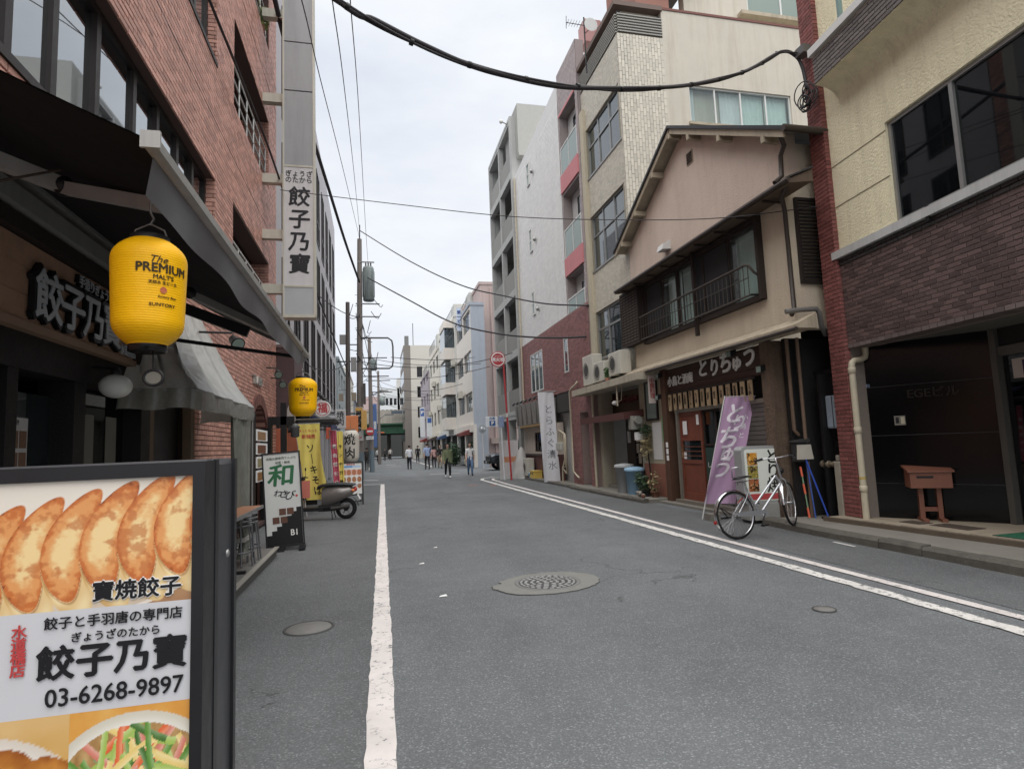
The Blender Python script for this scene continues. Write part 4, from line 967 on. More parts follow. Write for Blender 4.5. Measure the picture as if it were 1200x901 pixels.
LEAF = M_leaf("leaf_green", (74, 108, 52)); LEAFD = M_leaf("leaf_dry", (150, 136, 92)); LEAFK = M_leaf("leaf_dark", (58, 84, 52))
leaves(120, (6.3, 15.22, 3.36), (.1, .1, .16), .08, LEAF, "foliage", t, 3)

# ---------------- white tiled building with brick lower floors
wb = thing("white_brick_building", "white tiled building with red brick lower storey and pink balcony panels", "building", (9, 22, 0))
FW = FR(6.7); WEND = 26.4
WTI = M("white_tile_wall", (214, 212, 210), .6, .05, 3, .25, 30, streak=.12, fine=.05)
GTI = M("grey_tile_wall", (150, 138, 136), .6, .14, 5, .3, 40)
PBR = M("plum_brick", (150, 100, 97), .7, .16, 8, piece=.2)
rec = [(17.62, 19.3, 5.4, 7.25), (17.62, 19.3, 7.9, 10.25), (17.62, 19.3, 10.95, 13.2)]
sl = [(23.45, 23.85, 12.6, 13.6), (23.45, 23.85, 9.65, 10.65), (23.45, 23.85, 6.9, 7.9)]
mb = MB(); mb.wall(FW, 19.42, WEND, 5.95, 13.35, .3, sl, d=.02); mb.build("white_wall", WTI, wb)
mb = MB(); mb.loft([[(6.68, 19.42, z0), (6.68, WEND, z1), (7.0, WEND, z1), (7.0, 19.42, z0)] for z0, z1 in ((13.35, 13.35), (14.6, 14.15))], True); mb.build("white_parapet", WTI, wb)
WT2 = M("white_tile", (222, 220, 217), .5, .05, 3, piece=.05, streak=.1)
bricks(FW, wb, [(19.42, WEND, 5.95, 13.9)], sl, .24, .12, .012, .008, WT2, 0, "tile", d=.02)
for s_ in sl: window(wb, FW, *s_, [], [.5], ALUW, FROST, d=.02, fw=.05)
for (y, z) in ((22.9, 12.9), (22.9, 9.95), (22.9, 7.0)):
    MB().lathe((6.63, y, z), [(.09, 0), (.1, -.03), (.06, -.10)], 12, 'x').build("vent_cap", ALU, wb)
mb = MB(); mb.wall(FW, 17.38, 19.42, 5.3, 14.9, .3, rec); mb.build("balcony_bay", GTI, wb)
bricks(FW, wb, [(17.38, 19.42, 5.3, 14.9)], rec, .23, .11, .012, .006, M("mauve_tile", (164, 148, 146), .55, .12, 5, piece=.12), 0, "tile")
mb = MB()
for r_ in rec: mb.box(7.05, 8.4, 17.5, 19.4, r_[2] - .1, r_[3] + .1)
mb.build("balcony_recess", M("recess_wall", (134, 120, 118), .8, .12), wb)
PINK = M("pink_panel", (206, 118, 122), .6, .1, 5, streak=.15)
for r_ in rec:
    if r_[2] > 6: MB().fb(FW, 17.55, 19.36, -.1, .06, r_[2] - .62, r_[2] + .02).build("balcony_panel", PINK, wb)
    g_ = MB(); g_.fb(FW, 17.6, 19.34, -.02, .02, r_[2] + 1.02, r_[2] + 1.07); g_.fb(FW, 17.6, 17.64, -.02, .02, r_[2], r_[2] + 1.02); g_.fb(FW, 18.45, 18.48, -.02, .02, r_[2], r_[2] + 1.02); g_.fb(FW, 19.3, 19.34, -.02, .02, r_[2], r_[2] + 1.02); go = g_.build("balustrade", ALUW, wb)
    for a, b in ((17.64, 18.45), (18.48, 19.3)): MB().fb(FW, a, b, -.006, .006, r_[2] + .05, r_[2] + 1.02).build("glass_panel", FROST, go)
    MB().box(7.0, 7.05, 18.0, 18.7, r_[2], r_[3] - .3).build("balcony_door", GLASSD, wb)
MB().fb(FW, 17.6, 19.4, -.3, .02, 13.22, 13.32).build("balcony_lintel", PINK, wb)
MB().box(7.1, 7.7, 17.4, 18.0, 14.9, 15.7).build("stair_head", M("pink_stair_head", (190, 140, 136), .7, .08), wb)
MB().box(7.02, 14, 17.4, WEND - .02, .05, 14.1).build("body", M("wb_body", (190, 188, 184), .9), wb)
# brick storey
bwin = [(22.75, 24.6, 3.65, 5.3), (19.5, 19.95, 3.95, 5.2)]
mb = MB(); mb.wall(FW, 17.4, WEND, 3.3, 5.95, .3, bwin, d=.03); mb.build("brick_wall_core", M("plum_mortar", (150, 128, 122), .95), wb)
bricks(FW, wb, [(17.4, WEND, 3.3, 5.95)], bwin, .21, .075, .011, .01, PBR, 0, d=.03)
window(wb, FW, *bwin[0], [.33, .66], [], ALUW, GLASS, d=.0, fw=.05, fd=.06, room=ROOMG, curtain=[(.02, .3, .98, .02, CURT)])
window(wb, FW, *bwin[1], [], [], ALUW, GLASS, d=.0, fw=.05, fd=.06, room=ROOMG)
mb = MB(); mb.wall(FW, 17.35, 19.6, .05, 3.3, .5, [(17.85, 18.65, .08, 2.45)], d=.02); mb.build("brick_pier_core", M("plum_mortar", (150, 128, 122)), wb)
bricks(FW, wb, [(17.37, 19.58, .08, 3.3)], [(17.85, 18.65, .08, 2.45)], .21, .075, .011, .01, PBR, 0, d=.02)
# grey sign fascia with its row of lamps, plaster front and plum dado
mb = MB(); mb.loft([[(6.35, y, 2.3), (6.28, y, 3.2), (6.7, y, 3.22), (6.7, y, 2.28)] for y in (21.4, 26.35)], True); fo = mb.build("sign_fascia", M("weathered_fascia", (146, 142, 136), .8, .15, 6, .2, 60, streak=.4), wb)
for k in range(6): MB().box(6.27, 6.36, 21.9 + k * .8, 21.92 + k * .8, 2.32, 3.18).build("panel_joint", M("joint_grey", (96, 92, 88), .8), fo)
MB().box(6.33, 6.7, 21.4, 26.35, 2.2, 2.28).build("fascia_trim", M("ochre_trim", (168, 134, 80), .8, .25, 5), wb)
for k in range(7):
    y = 21.7 + k * .72; l_ = MB(); l_.tube([(6.5, y, 3.22), (6.4, y, 3.32), (6.22, y, 3.34), (6.16, y, 3.3)], .014, 6); l_.cyl((6.2, y, 3.34), (6.1, y, 3.24), .03, .06, 10); l_.build("sign_lamp", BLACKM, wb)
mb = MB(); mb.wall(FW, 21.2, 26.3, 1.05, 2.25, .25, [(23.2, 24.5, 1.15, 1.95)], d=.05); mb.build("plaster_front", M("pinkish_render", (196, 180, 166), .9, .1, 5, .2, 50, streak=.2), wb)
window(wb, FW, 23.2, 24.5, 1.15, 1.95, [.33, .66], [.5], OLDW, GLASSD, d=-.05, fw=.06)
mb = MB(); mb.fb(FW, 21.2, 26.3, -.2, .07, .08, 1.05); mb.build("dado", M("plum_dado", (96, 58, 54), .8, .18, 6, streak=.2), wb)
MB().fb(FW, 21.1, 26.3, .07, .10, .98, 1.06).build("dado_rail", M("dado_rail", (74, 62, 58), .7), wb)
MB().fb(FW, 19.6, 21.2, -.9, -.8, .08, 3.3).build("entry_back", ROOMD, wb); MB().fb(FW, 19.6, 21.2, -.9, .02, 2.6, 3.3).build("entry_head", M("entry_head", (60, 54, 52), .8), wb)
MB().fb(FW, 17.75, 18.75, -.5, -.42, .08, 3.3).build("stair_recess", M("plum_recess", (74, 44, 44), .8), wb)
for k in range(4): MB().fb(FW, 17.9, 18.4, -.40, -.395, 1.0 + k * .33, 1.27 + k * .33).build("notice", [M("notice_blue", (150, 160, 178), .7, .2, 20), M("notice_yel", (180, 172, 120), .7, .2, 20)][k == 3], wb)
# drainpipes and gas meter
mb = MB(); mb.tube([(6.62, 18.6, 3.5), (6.55, 18.6, 3.4), (6.55, 19.1, 3.3), (6.55, 19.25, 3.2), (6.55, 19.25, .5), (6.55, 18.7, .3)], .034, 8); mb.build("downpipe", PIPEM, wb)
for a, b in (((6.6, 17.25, 3.0), (6.6, 17.25, .1)), ((6.6, 25.9, 14), (6.6, 25.9, 3.4))): m_ = MB(); m_.tube([a, b], .042, 8); m_.build("downpipe", PIPEM, wb)
mb = MB(); mb.tube([(6.62, 21.35, 2.1), (6.62, 21.35, .6)], .04, 8); mb.build("downpipe", PIPEM, wb)
gm = thing("gas_meter", "grey gas meter with beige pipes beside the long white banner", "gas meter", (6.45, 20.3, .3))
for k in range(2): MB().bbox(6.38, 6.58, 20.05 + k * .3, 20.3 + k * .3, 1.2, 1.5, .03).build("meter", M("meter_grey", (176, 174, 164), .5, .1), gm)
for k in range(3):
    m_ = MB(); y = 20.12 + .2 * k; m_.tube([(6.48, y, 1.5), (6.48, y, 1.75 + .04 * k), (6.48, y - .1, 1.84 + .04 * k), (6.48, 19.95 - .08 * k, 1.78), (6.48, 19.9 - .08 * k, 1.6), (6.48, 19.9 - .08 * k, .9 - .25 * k), (6.48, 20.2, .6), (6.48, 20.25, .1)], .03, 8); m_.build("gas_pipe", PIPEM, gm)

# ---------------- grey apartment block with open balconies on stilts
gb = thing("grey_balcony_block", "grey concrete apartment block with open corridor balconies and parking beneath", "building", (9, 28.4, 0))
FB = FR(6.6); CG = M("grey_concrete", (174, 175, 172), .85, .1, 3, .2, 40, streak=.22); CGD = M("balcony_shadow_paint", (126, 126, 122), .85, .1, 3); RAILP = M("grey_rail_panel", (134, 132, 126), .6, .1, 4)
y0, y1 = 26.45, 31.9; fl = [2.9 + i * 2.9 for i in range(6)]
op = []
for z in fl[:-1]:
    op += [(y0 + .2, (y0 + y1) / 2 - .09, z + .2, z + 2.75), ((y0 + y1) / 2 + .09, y1 - .12, z + .2, z + 2.75)]
mb = MB(); mb.wall(FB, y0, y1, 2.9, 17.4, .25, op); mb.build("frame_wall", CG, gb)
mb = MB()
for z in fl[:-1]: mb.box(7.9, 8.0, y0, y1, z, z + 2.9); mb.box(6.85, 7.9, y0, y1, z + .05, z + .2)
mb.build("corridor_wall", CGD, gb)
for o_ in op:
    MB().fb(FB, o_[0], o_[1], -.12, -.06, o_[2], o_[2] + 1.05).build("balcony_rail", RAILP, gb)
    MB().box(7.86, 7.9, (o_[0] + o_[1]) / 2 - .4, (o_[0] + o_[1]) / 2 + .4, o_[2], o_[2] + 1.95).build("flat_door", M("flat_door", (86, 92, 92), .5), gb)
mb = MB(); mb.box(6.62, 14, y0 - .02, y0 + .2, 2.9, 17.4); mb.box(6.86, 14, y1 - .1, y1, 2.9, 17.4); mb.box(6.62, 14, y0, y1, 17.1, 17.4); mb.box(6.62, 14, y0, y1, 2.7, 2.92); mb.build("shell", CG, gb)
mb = MB(); mb.box(6.9, 9.2, y0 - .5, y0 + 2.2, 15.2, 17.8); mb.build("roof_block", M("corrugated_grey", (168, 168, 162), .7, .1, 8), gb)
for k in range(24): MB().box(6.88, 6.9, y0 - .5 + k * .11, y0 - .45 + k * .11, 15.3, 17.8).build("corrugation", M("corrugated_grey", (168, 168, 162)), gb)
for (x, y) in ((6.8, 26.9), (6.8, 29.4), (6.8, 31.6), (10, 27), (10, 31.6)): MB().box(x - .2, x + .2, y - .2, y + .2, 0, 2.75).build("pillar", CG, gb)
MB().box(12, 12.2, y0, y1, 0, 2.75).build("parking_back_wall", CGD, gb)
mb = MB(); mb.tube([(6.62, 27.0, 17.3), (6.35, 26.9, 17.35)], .04, 6); mb.sphere((6.3, 26.9, 17.35), .1, 8, 6); mb.build("roof_lamp", ALUW, gb)

# ---------------- far right-hand side: pale block with blue flank, pink block, white blocks, purple block, cream tower
def simple_block(name, label, x, y0, y1, h, wall, floors, ncol, winmat=GLASS, frame=ALU, z0=3.0, fh=2.9, side='R', depth=8, wz=(.9, 2.3), gaps=.35, shop=None, base=None, flank=None, bandmat=None):
    t = thing(name, label, "building", (x, (y0 + y1) / 2, 0))
    F = FR(x) if side == 'R' else FL(x); sg_ = 1 if side == 'R' else -1
    holes = []
    pw = (y1 - y0) / ncol
    for f in range(floors):
        for c in range(ncol):
            holes.append((y0 + c * pw + gaps * pw / 2, y0 + (c + 1) * pw - gaps * pw / 2, z0 + f * fh + wz[0], z0 + f * fh + wz[1]))
    mb = MB(); mb.wall(F, y0, y1, z0 - .05, h, .22, holes); mb.build("front_wall", wall, t)
    for hh in holes: window(t, F, *hh, [.5], [], frame, winmat, d=-.15, fw=.07, fd=.06)
    mb = MB(); xa, xb = sorted((x + sg_ * .24, x + sg_ * depth)); mb.box(xa, xb, y0 + .01, y1 - .01, 0, h - .3); mb.build("body", flank or wall, t)
    xa, xb = sorted((x + sg_ * .005, x + sg_ * depth)); mb = MB(); mb.box(xa, xb, y0 - .012, y0 + .009, 0, h); mb.build("flank_wall", flank or wall, t)
    xa, xb = sorted((x - sg_ * .08, x + sg_ * depth)); mb = MB(); mb.box(xa, xb, y0 - .06, y1, h, h + .22); mb.build("parapet", bandmat or wall, t)
    if shop:
        xa, xb = sorted((x + sg_ * .02, x + sg_ * .2))
        nb_ = max(1, int((y1 - y0) / 3.2)); w_ = (y1 - y0) / nb_
        for k in range(nb_):
            MB().box(xa, xb, y0 + k * w_ + .25, y0 + (k + 1) * w_ - .25, .1, 2.4).build("shopfront", shop, t)
            MB().box(x - .05 if side == 'R' else x - .18, x + .18 if side == 'R' else x + .05, y0 + k * w_ - .12, y0 + k * w_ + .25, .02, z0 - .05).build("pier", base or wall, t)
        xa, xb = sorted((x - sg_ * .25, x + sg_ * .2)); MB().box(xa, xb, y0, y1, 2.45, z0 - .06).build("fascia", base or wall, t)
    return t
WPAN = M("white_panel", (214, 206, 196), .7, .06, 4, streak=.12); BLUEF = M("blue_grey_render", (164, 172, 184), .85, .07, 3, streak=.15); PINKR = M("dusty_pink_render", (184, 162, 156), .85, .08, 3, streak=.2)
simple_block("panelled_building", "white panelled office block with a blue grey flank wall beyond the side street", 6.6, 40.0, 47.6, 11.3, WPAN, 3, 2, flank=BLUEF, depth=.98, gaps=.12, shop=GLASSD, bandmat=BLUEF)
pk = simple_block("pink_building", "dusty pink block behind the blue grey flank wall", 7.62, 41.5, 50, 13.2, PINKR, 3, 3, z0=3.2, gaps=.5)
mb = MB(); mb.tube([(8.4, 41.4, 13), (8.4, 41.4, .3)], .06, 6); mb.tube([(9.0, 41.4, 10), (9.0, 41.4, 3), (9.6, 41.4, 2.8)], .05, 6); mb.build("flank_pipe", M("pink_pipe", (188, 164, 158), .7), pk)
MB().box(8.0, 9.2, 41.1, 41.48, 1.6, 2.0).build("switch_box", M("switch_box", (170, 150, 140), .7), pk)
simple_block("pale_office_block", "pale grey office block with bay windows in the far row", 6.55, 47.7, 60, 12.2, M("pale_grey_render", (206, 206, 200), .8, .06, 3, streak=.2), 3, 3, gaps=.3, shop=ROOMD)
b_ = thing("bay_window", "glazed bay projecting from the pale grey office block", "bay window", (6.2, 50, 3))
for z in (3.4, 6.3, 9.2): MB().box(5.7, 6.56, 48.4, 51.8, z - .5, z + .5).build("spandrel", WPAN, b_); MB().box(5.76, 6.5, 48.5, 51.7, z + .5, z + 2.2).build("glazing", GLASS, b_)
MB().box(5.7, 6.56, 48.4, 51.8, 11.4, 12.0).build("cap", WPAN, b_)
simple_block("cream_far_building", "cream white block with brown windows farther down the right side", 6.5, 60.1, 71, 11.6, M("far_cream", (210, 204, 190), .8, .06, 3, streak=.2), 3, 3, gaps=.4, shop=ROOMD, winmat=GLASSD)
simple_block("mauve_far_building", "mauve grey block with blue sign far down the right side", 6.4, 71.2, 84, 10.6, M("far_mauve", (160, 150, 158), .8, .06, 3), 3, 3, gaps=.5, shop=GLASSD)
tw = thing("cream_tower", "tall cream tower with a dark glazed flank at the end of the street", "building", (6, 90, 0))
mb = MB(); mb.wall(FC(88), 5.3, 9.2, 0, 16.8, .3, [(6.2, 7.0, 3 + k * 3, 4.6 + k * 3) for k in range(4)]); mb.build("front_wall", M("tower_cream", (188, 184, 172), .85, .05, 3), tw)
for k in range(4): window(tw, FC(88), 6.2, 7.0, 3 + k * 3, 4.6 + k * 3, [.5], [], BROWNALU, GLASSD, d=-.15, fw=.08)
mb = MB(); mb.box(4.3, 5.3, 88.05, 100, 0, 16.8); mb.build("flank", M("tower_flank", (120, 112, 104), .7, .1, 3), tw)
for k in range(5): MB().box(4.28, 4.32, 88.4, 99, 2.6 + k * 2.9, 4.4 + k * 2.9).build("window_band", GLASSD, tw)
MB().box(5.32, 9.2, 88.4, 100, 0, 16.6).build("body", M("tower_cream", (188, 184, 172)), tw)
MB().box(4.6, 5.2, 90, 91, 16.8, 18.6).build("roof_mast", M("mast_grey", (110, 110, 110), .6), tw)
m_ = MB(); m_.cyl((6.0, 92, 16.6), (6.0, 92, 21), .05, n=6); m_.build("aerial", BLACKM, tw)

# ---------------- green railway bridge across the end, blocks behind it
br = thing("railway_bridge", "green steel railway bridge crossing the end of the street", "bridge", (2, 97, 0))
GRN = M("bridge_green", (36, 88, 62), .6, .15, 3, streak=.2)
MB().box(-14, 20, 95, 95.5, 4.0, 5.4).build("girder", GRN, br); MB().box(-14, 20, 94.6, 95.0, 5.3, 5.55).build("girder_flange", GRN, br); MB().box(-14, 20, 94.7, 95.0, 3.95, 4.15).build("girder_flange", GRN, br)
for k in range(18): MB().box(-13 + k * 1.8, -12.9 + k * 1.8, 94.85, 95.0, 4.16, 5.3).build("stiffener", GRN, br)
MB().box(-14, 20, 95.5, 104, 3.9, 5.6).build("deck", M("deck_dark", (60, 62, 60), .9), br)
MB().box(-14, 20, 95.6, 95.9, 5.6, 7.7).build("parapet_wall", M("noise_wall", (176, 168, 156), .85, .1, 2, streak=.3), br)
MB().box(5.6, 20, 95.2, 104, 0, 4).build("abutment", M("abutment", (120, 116, 110), .9, .15, 3), br); MB().box(-14, -1.2, 95.2, 104, 0, 4).build("abutment", M("abutment", (120, 116, 110)), br)
MB().box(-20, 24, 118, 119, 0, 6).build("far_wall", M("underpass_shade", (58, 60, 58), .9, .2, 2), br); MB().box(1.9, 2.5, 99, 99.6, 0, 4).build("pier", M("abutment", (120, 116, 110)), br)  # wide box is an added dark sheet hiding bright sky under the deck
MB().box(.2, 1.4, 94.5, 94.68, 4.05, 4.25).build("clearance_bar", M("orange_bar", (220, 110, 50), .6), br)
MB().box(2.5, 4.2, 94.4, 94.6, 7.0, 7.5).build("height_board", M("height_board", (90, 104, 116), .6), br)
for i, (x, w_, h, c, lb) in enumerate(((-9, 7.5, 17.0, (206, 206, 204), "pale flats beyond the railway bridge, leftmost"), (-1, 4.2, 14.5, (176, 150, 146), "mauve brick block beyond the railway bridge"), (3.6, 5.0, 16.5, (202, 204, 204), "light grey flats beyond the railway bridge, right of the mauve block"), (9.5, 8, 19, (190, 188, 182), "beige grey tower beyond the railway bridge, rightmost"))):
    t = thing("far_block", lb, "building", (x, 150, 0)); mt_ = M("far_block_%d" % i, c, .9, .05, 2)
    hs = [(x - w_ / 2 + .5 + k * (w_ - 1) / 4, x - w_ / 2 + .5 + (k + .7) * (w_ - 1) / 4, 9.5 + f * 2.8, 11.2 + f * 2.8) for k in range(4) for f in range(int((h - 10) / 2.8))]
    m_ = MB(); m_.wall(FC(148), x - w_ / 2, x + w_ / 2, 0, h, .3, hs); m_.build("front_wall", mt_, t)
    for q in hs: MB().fb(FC(148), q[0], q[1], -.25, -.2, q[2], q[3]).build("window", GLASSD, t)
    MB().box(x - w_ / 2 + .01, x + w_ / 2 - .01, 148.3, 156, 0, h - .05).build("body", mt_, t)

# far_roof_units: tanks, condensers, small signs and awnings along the far rows
rnd = random.Random(17); TANK = M("roof_tank", (178, 178, 172), .6, .1, 4)
for i, (x, y, z, lb_) in enumerate(((8.2, 45.5, 11.5, "panelled block"), (8.0, 53, 12.4, "pale grey office block"), (7.6, 64, 11.8, "cream white block"), (7.8, 76, 10.8, "mauve grey block"))):
    t = thing("roof_tank", "water tank on the roof of the " + lb_, "tank", (x, y, z), group="roof tanks")
    MB().bbox(x - .9, x + .9, y - .9, y + .9, z + .5, z + 2.0, .08).build("tank", TANK, t)
    for sx_ in (-.7, .7):
        for sy_ in (-.7, .7): MB().box(x + sx_ - .06, x + sx_ + .06, y + sy_ - .06, y + sy_ + .06, z, z + .5).build("leg", BLACKM, t)
    m_ = MB()
    for k in range(9): m_.cyl((x - 1.4, y - 3 + k * .75, z), (x - 1.4, y - 3 + k * .75, z + .9), .025, n=5)
    m_.tube([(x - 1.4, y - 3, z + .9), (x - 1.4, y + 3, z + .9)], .03, 5); m_.build("roof_rail", ALU, t)
for i, (x, y, w_, c, lb_) in enumerate(((6.3, 41.5, 2.2, (120, 60, 56), "small dark red shop awning on the panelled block"), (6.2, 55, 2.6, (60, 84, 120), "blue shop awning on the pale grey office block"), (6.1, 62.5, 2.4, (70, 60, 54), "brown shop awning on the cream white block"), (6.0, 74, 3.0, (150, 60, 50), "red shop awning on the mauve grey block"))):
    t = thing("shop_awning", lb_, "awning", (x, y, 2.3)); m_ = MB(); m_.loft([[(x + .35, q, 2.75), (x - .55, q, 2.4), (x - .55, q, 2.2), (x + .35, q, 2.3)] for q in (y - w_ / 2, y + w_ / 2)], True); m_.build("fabric", M("far_awning_%d" % i, c, .8, .12, 4), t)
    m_ = MB(); m_.bar((x + .3, y - w_ / 2 + .1, 2.2), (x - .5, y - w_ / 2 + .1, 2.24), .04, .04); m_.build("arm", BLACKM, t)
for i, (y, z) in enumerate(((43.5, 5.0), (47.2, 7.9), (58.6, 5.1), (63.5, 8.0), (69.0, 5.1))): ac_unit(y, y + .8, 6.12, z, .6, "air conditioner on the " + ["first floor of the panelled block", "second floor between panelled and pale blocks", "first floor end of the pale grey office block", "second floor of the cream white block", "first floor of the cream white block"][i])
# ================================================================ LEFT SIDE
lb = thing("brick_building", "red brick building with ribbon windows and a dumpling restaurant on the left", "building", (-4, 7, 0))
FK = FL(-2.3)
LBR = M("left_red_brick", (204, 144, 124), .5, .16, 7, .25, 60, piece=.24, fine=.06, streak=.12)
LMO = M("left_mortar", (92, 70, 64), .95, .15, 15)
LEND = 14.9
holes = [(-1.2, 9.3, 4.17, 5.66), (-1.2, 9.3, 7.52, 9.06), (10.42, 13.85, 4.3, 5.75), (10.42, 13.85, 7.55, 9.15), (10.42, 13.85, 10.9, 12.5), (-1.2, 9.3, 10.9, 12.4),
         (3.2, 6.6, .12, 2.45), (6.75, 8.45, .12, 2.6), (11.6, 13.9, .12, 2.5)]
mb = MB(); mb.wall(FK, -2, LEND, .05, 13.6, .35, holes); mb.build("wall", LMO, lb)
bricks(FK, lb, [(-2, LEND, .12, 13.6)], holes, .215, .07, .013, .014, LBR, 300)
# brick returns of the recessed balconies (faces turned to the viewer)
for h in (holes[2], holes[3]):
    bricks(Fr(-2.3, 13.85, 1, 0, 0, -1), lb, [(-1.0, 0, h[2], h[3])], [], .205, .0665, .01, .01, LBR, 24, "reveal_brick")
for h in (holes[0], holes[1]):
    bricks(Fr(-2.3, 9.3, 1, 0, 0, -1), lb, [(-.22, .012, h[2], h[3])], [], .205, .0665, .01, .012, LBR, 16, "reveal_brick")
for h in holes[2:5]:
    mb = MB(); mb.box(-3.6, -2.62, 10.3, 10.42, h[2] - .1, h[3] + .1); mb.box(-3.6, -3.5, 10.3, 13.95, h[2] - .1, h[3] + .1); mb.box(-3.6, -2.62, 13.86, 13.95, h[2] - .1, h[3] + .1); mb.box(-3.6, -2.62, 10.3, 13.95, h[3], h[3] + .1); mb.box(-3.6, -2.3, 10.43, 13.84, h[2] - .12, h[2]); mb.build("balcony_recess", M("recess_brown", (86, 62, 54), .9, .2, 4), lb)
    rl = MB()
    for z in (.35, .62, .9): rl.tube([(-2.36, 10.43, h[2] + z), (-2.36, 13.84, h[2] + z)], .018, 6)
    for k in range(6): rl.cyl((-2.36, 10.5 + k * .66, h[2]), (-2.36, 10.5 + k * .66, h[2] + .9), .016, n=6)
    rl.build("balcony_rail", ALUW, lb)
    MB().box(-3.5, -3.46, 11.2, 13.0, h[2], h[2] + 1.5).build("balcony_door", GLASSD, lb)
WINL = M_glass("ribbon_glass", (24, 28, 32), .15, 4.2)
for i, h in enumerate((holes[0], holes[1], holes[5])):
    window(lb, FK, *h, [(u - h[0]) / (h[1] - h[0]) for u in (.6, 2.0, 3.2, 4.46, 5.05, 5.78, 6.62, 7.3, 8.0, 8.65)], [], BROWNALU, WINL, d=-.21, fw=.07, fd=.09, mul=.085, room=ROOMD, curtain=[(.55, .62, .98, .02, CURT)])
    MB().fb(FK, -1.2, 9.3, -.2, .03, h[2] - .07, h[2] - .003).build("sill", BROWNALU, lb)
for z in (6.55, 9.95): MB().fb(FK, -2, LEND, .004, .016, z, z + .014).build("movement_joint", M("joint_dark", (70, 52, 48), .9), lb)
MB().box(-9, -2.66, -2, 10.25, 2.9, 13.4).build("body", M("left_body", (110, 90, 82), .9), lb); MB().box(-9, -3.62, 10.25, LEND - .02, 2.9, 13.4).build("body", M("left_body", (110, 90, 82)), lb)
MB().box(-9, -2.32, LEND - .25, LEND - .001, .05, 13.55).build("end_wall", LMO, lb)
pl = MB(); pl.lathe((-2.42, 13.3, 10.9), [(.12, 0), (.15, .2), (.13, .2)], 10); pl.build("planter", M("terracotta", (150, 92, 66)), lb)
leaves(160, (-2.4, 13.3, 11.3), (.22, .3, .28), .2, M_leaf("leaf_pale", (150, 160, 84)), "balcony_plant", lb, 9, long=3)
# ---- dumpling restaurant front
SIGNW = M("sign_board_wood", (176, 132, 100), .7, .25, 5, .3, 30, streak=.15, fine=.05)
for k in range(3): MB().fb(FK, 1.5, 6.12, -.1, .10 + .003 * k, 2.42 + k * .175, 2.42 + k * .175 + .172).build("fascia_board", SIGNW, lb)
MB().fb(FK, 1.5, 6.2, -.1, .16, 2.955, 3.06).build("fascia_cap", OLDW, lb); MB().fb(FK, 6.12, 6.2, -.1, .16, 2.36, 2.955).build("fascia_end", OLDW, lb); MB().fb(FK, 1.5, 6.2, -.1, .13, 2.36, 2.415).build("fascia_base", M("fascia_base", (150, 118, 90), .7, .2, 6), lb)
LETB = M("letter_black", (22, 22, 24), .4); LETG = M("letter_grey", (186, 188, 192), .45, .1, 20)
for i, ch in enumerate("餃子乃寶"):
    u = 4.55 + i * .33
    text(ch, .40, LETB, lb, FK.P(u, .125, 2.60), (0, 1, 0), (0, 0, 1), .055, .018)
    text(ch, .36, LETG, lb, FK.P(u, .150, 2.60), (0, 1, 0), (0, 0, 1), .018, .004)
text("手造りぎょうざのたから", .105, LETB, lb, FK.P(5.45, .118, 2.86), (0, 1, 0), (0, 0, 1), .06, .012, sx=.85); text("手造りぎょうざのたから", .1, LETG, lb, FK.P(5.45, .134, 2.86), (0, 1, 0), (0, 0, 1), .01, .003, sx=.85)
text("水道橋店", .1, LETG, lb, FK.P(5.92, .13, 2.47), (0, 1, 0), (0, 0, 1), .02, .006, sx=.85)
DKW = M("black_timber", (21, 17, 16), .6, .25, 10, .2, 50)
mb = MB(); mb.fb(FK, 3.0, 6.9, -.3, .06, 2.12, 2.36); mb.fb(FK, 4.3, 4.42, -.2, .05, .12, 2.12); mb.fb(FK, 5.16, 5.34, -.2, .05, .12, 2.12); mb.fb(FK, 6.5, 6.74, -.2, .05, .12, 2.3); mb.fb(FK, 3.0, 3.3, -.2, .05, .12, 2.12); mb.build("shop_frame", DKW, lb)
MB().fb(FK, 3.3, 4.3, -.16, -.10, .12, 2.12).build("dark_panel", DKW, lb)
MB().fb(FK, 4.42, 5.16, -.12, -.11, .12, 2.0).build("glass_panel", GLASS, lb)
pst = MB().fb(FK, 4.44, 4.86, -.108, -.104, 1.42, 1.82).build("menu_poster", M("menu_poster_white", (196, 192, 188), .6), lb)
for a in range(4):
    for b in range(2): MB().fb(FK, 4.46 + a * .1, 4.545 + a * .1, -.103, -.101, 1.46 + b * .15, 1.58 + b * .15).build("menu_photo", M("menu_food_photo", (128, 92, 66), .6, .5, 60), pst)
text("おしながき", .04, LETB, pst, FK.P(4.65, -.1, 1.785), (0, 1, 0), (0, 0, 1), .01)
MB().fb(FK, 5.34, 6.5, -.12, -.11, .12, 2.1).build("glass_panel", GLASSD, lb)
for (a, b) in ((5.62, 5.86), (6.1, 6.32)): MB().fb(FK, a, b, -.105, -.10, 1.0, 1.9).build("door_curtain", M("shop_curtain", (112, 112, 100), .9, .15, 8), lb)
MB().fb(FK, 5.42, 5.46, -.1, -.06, .9, 1.35).build("door_pull", M("door_pull_wood", (150, 96, 60), .6), lb); MB().fb(FK, 5.5, 5.52, -.1, -.09, .2, 2.0).build("door_edge", ALU, lb)
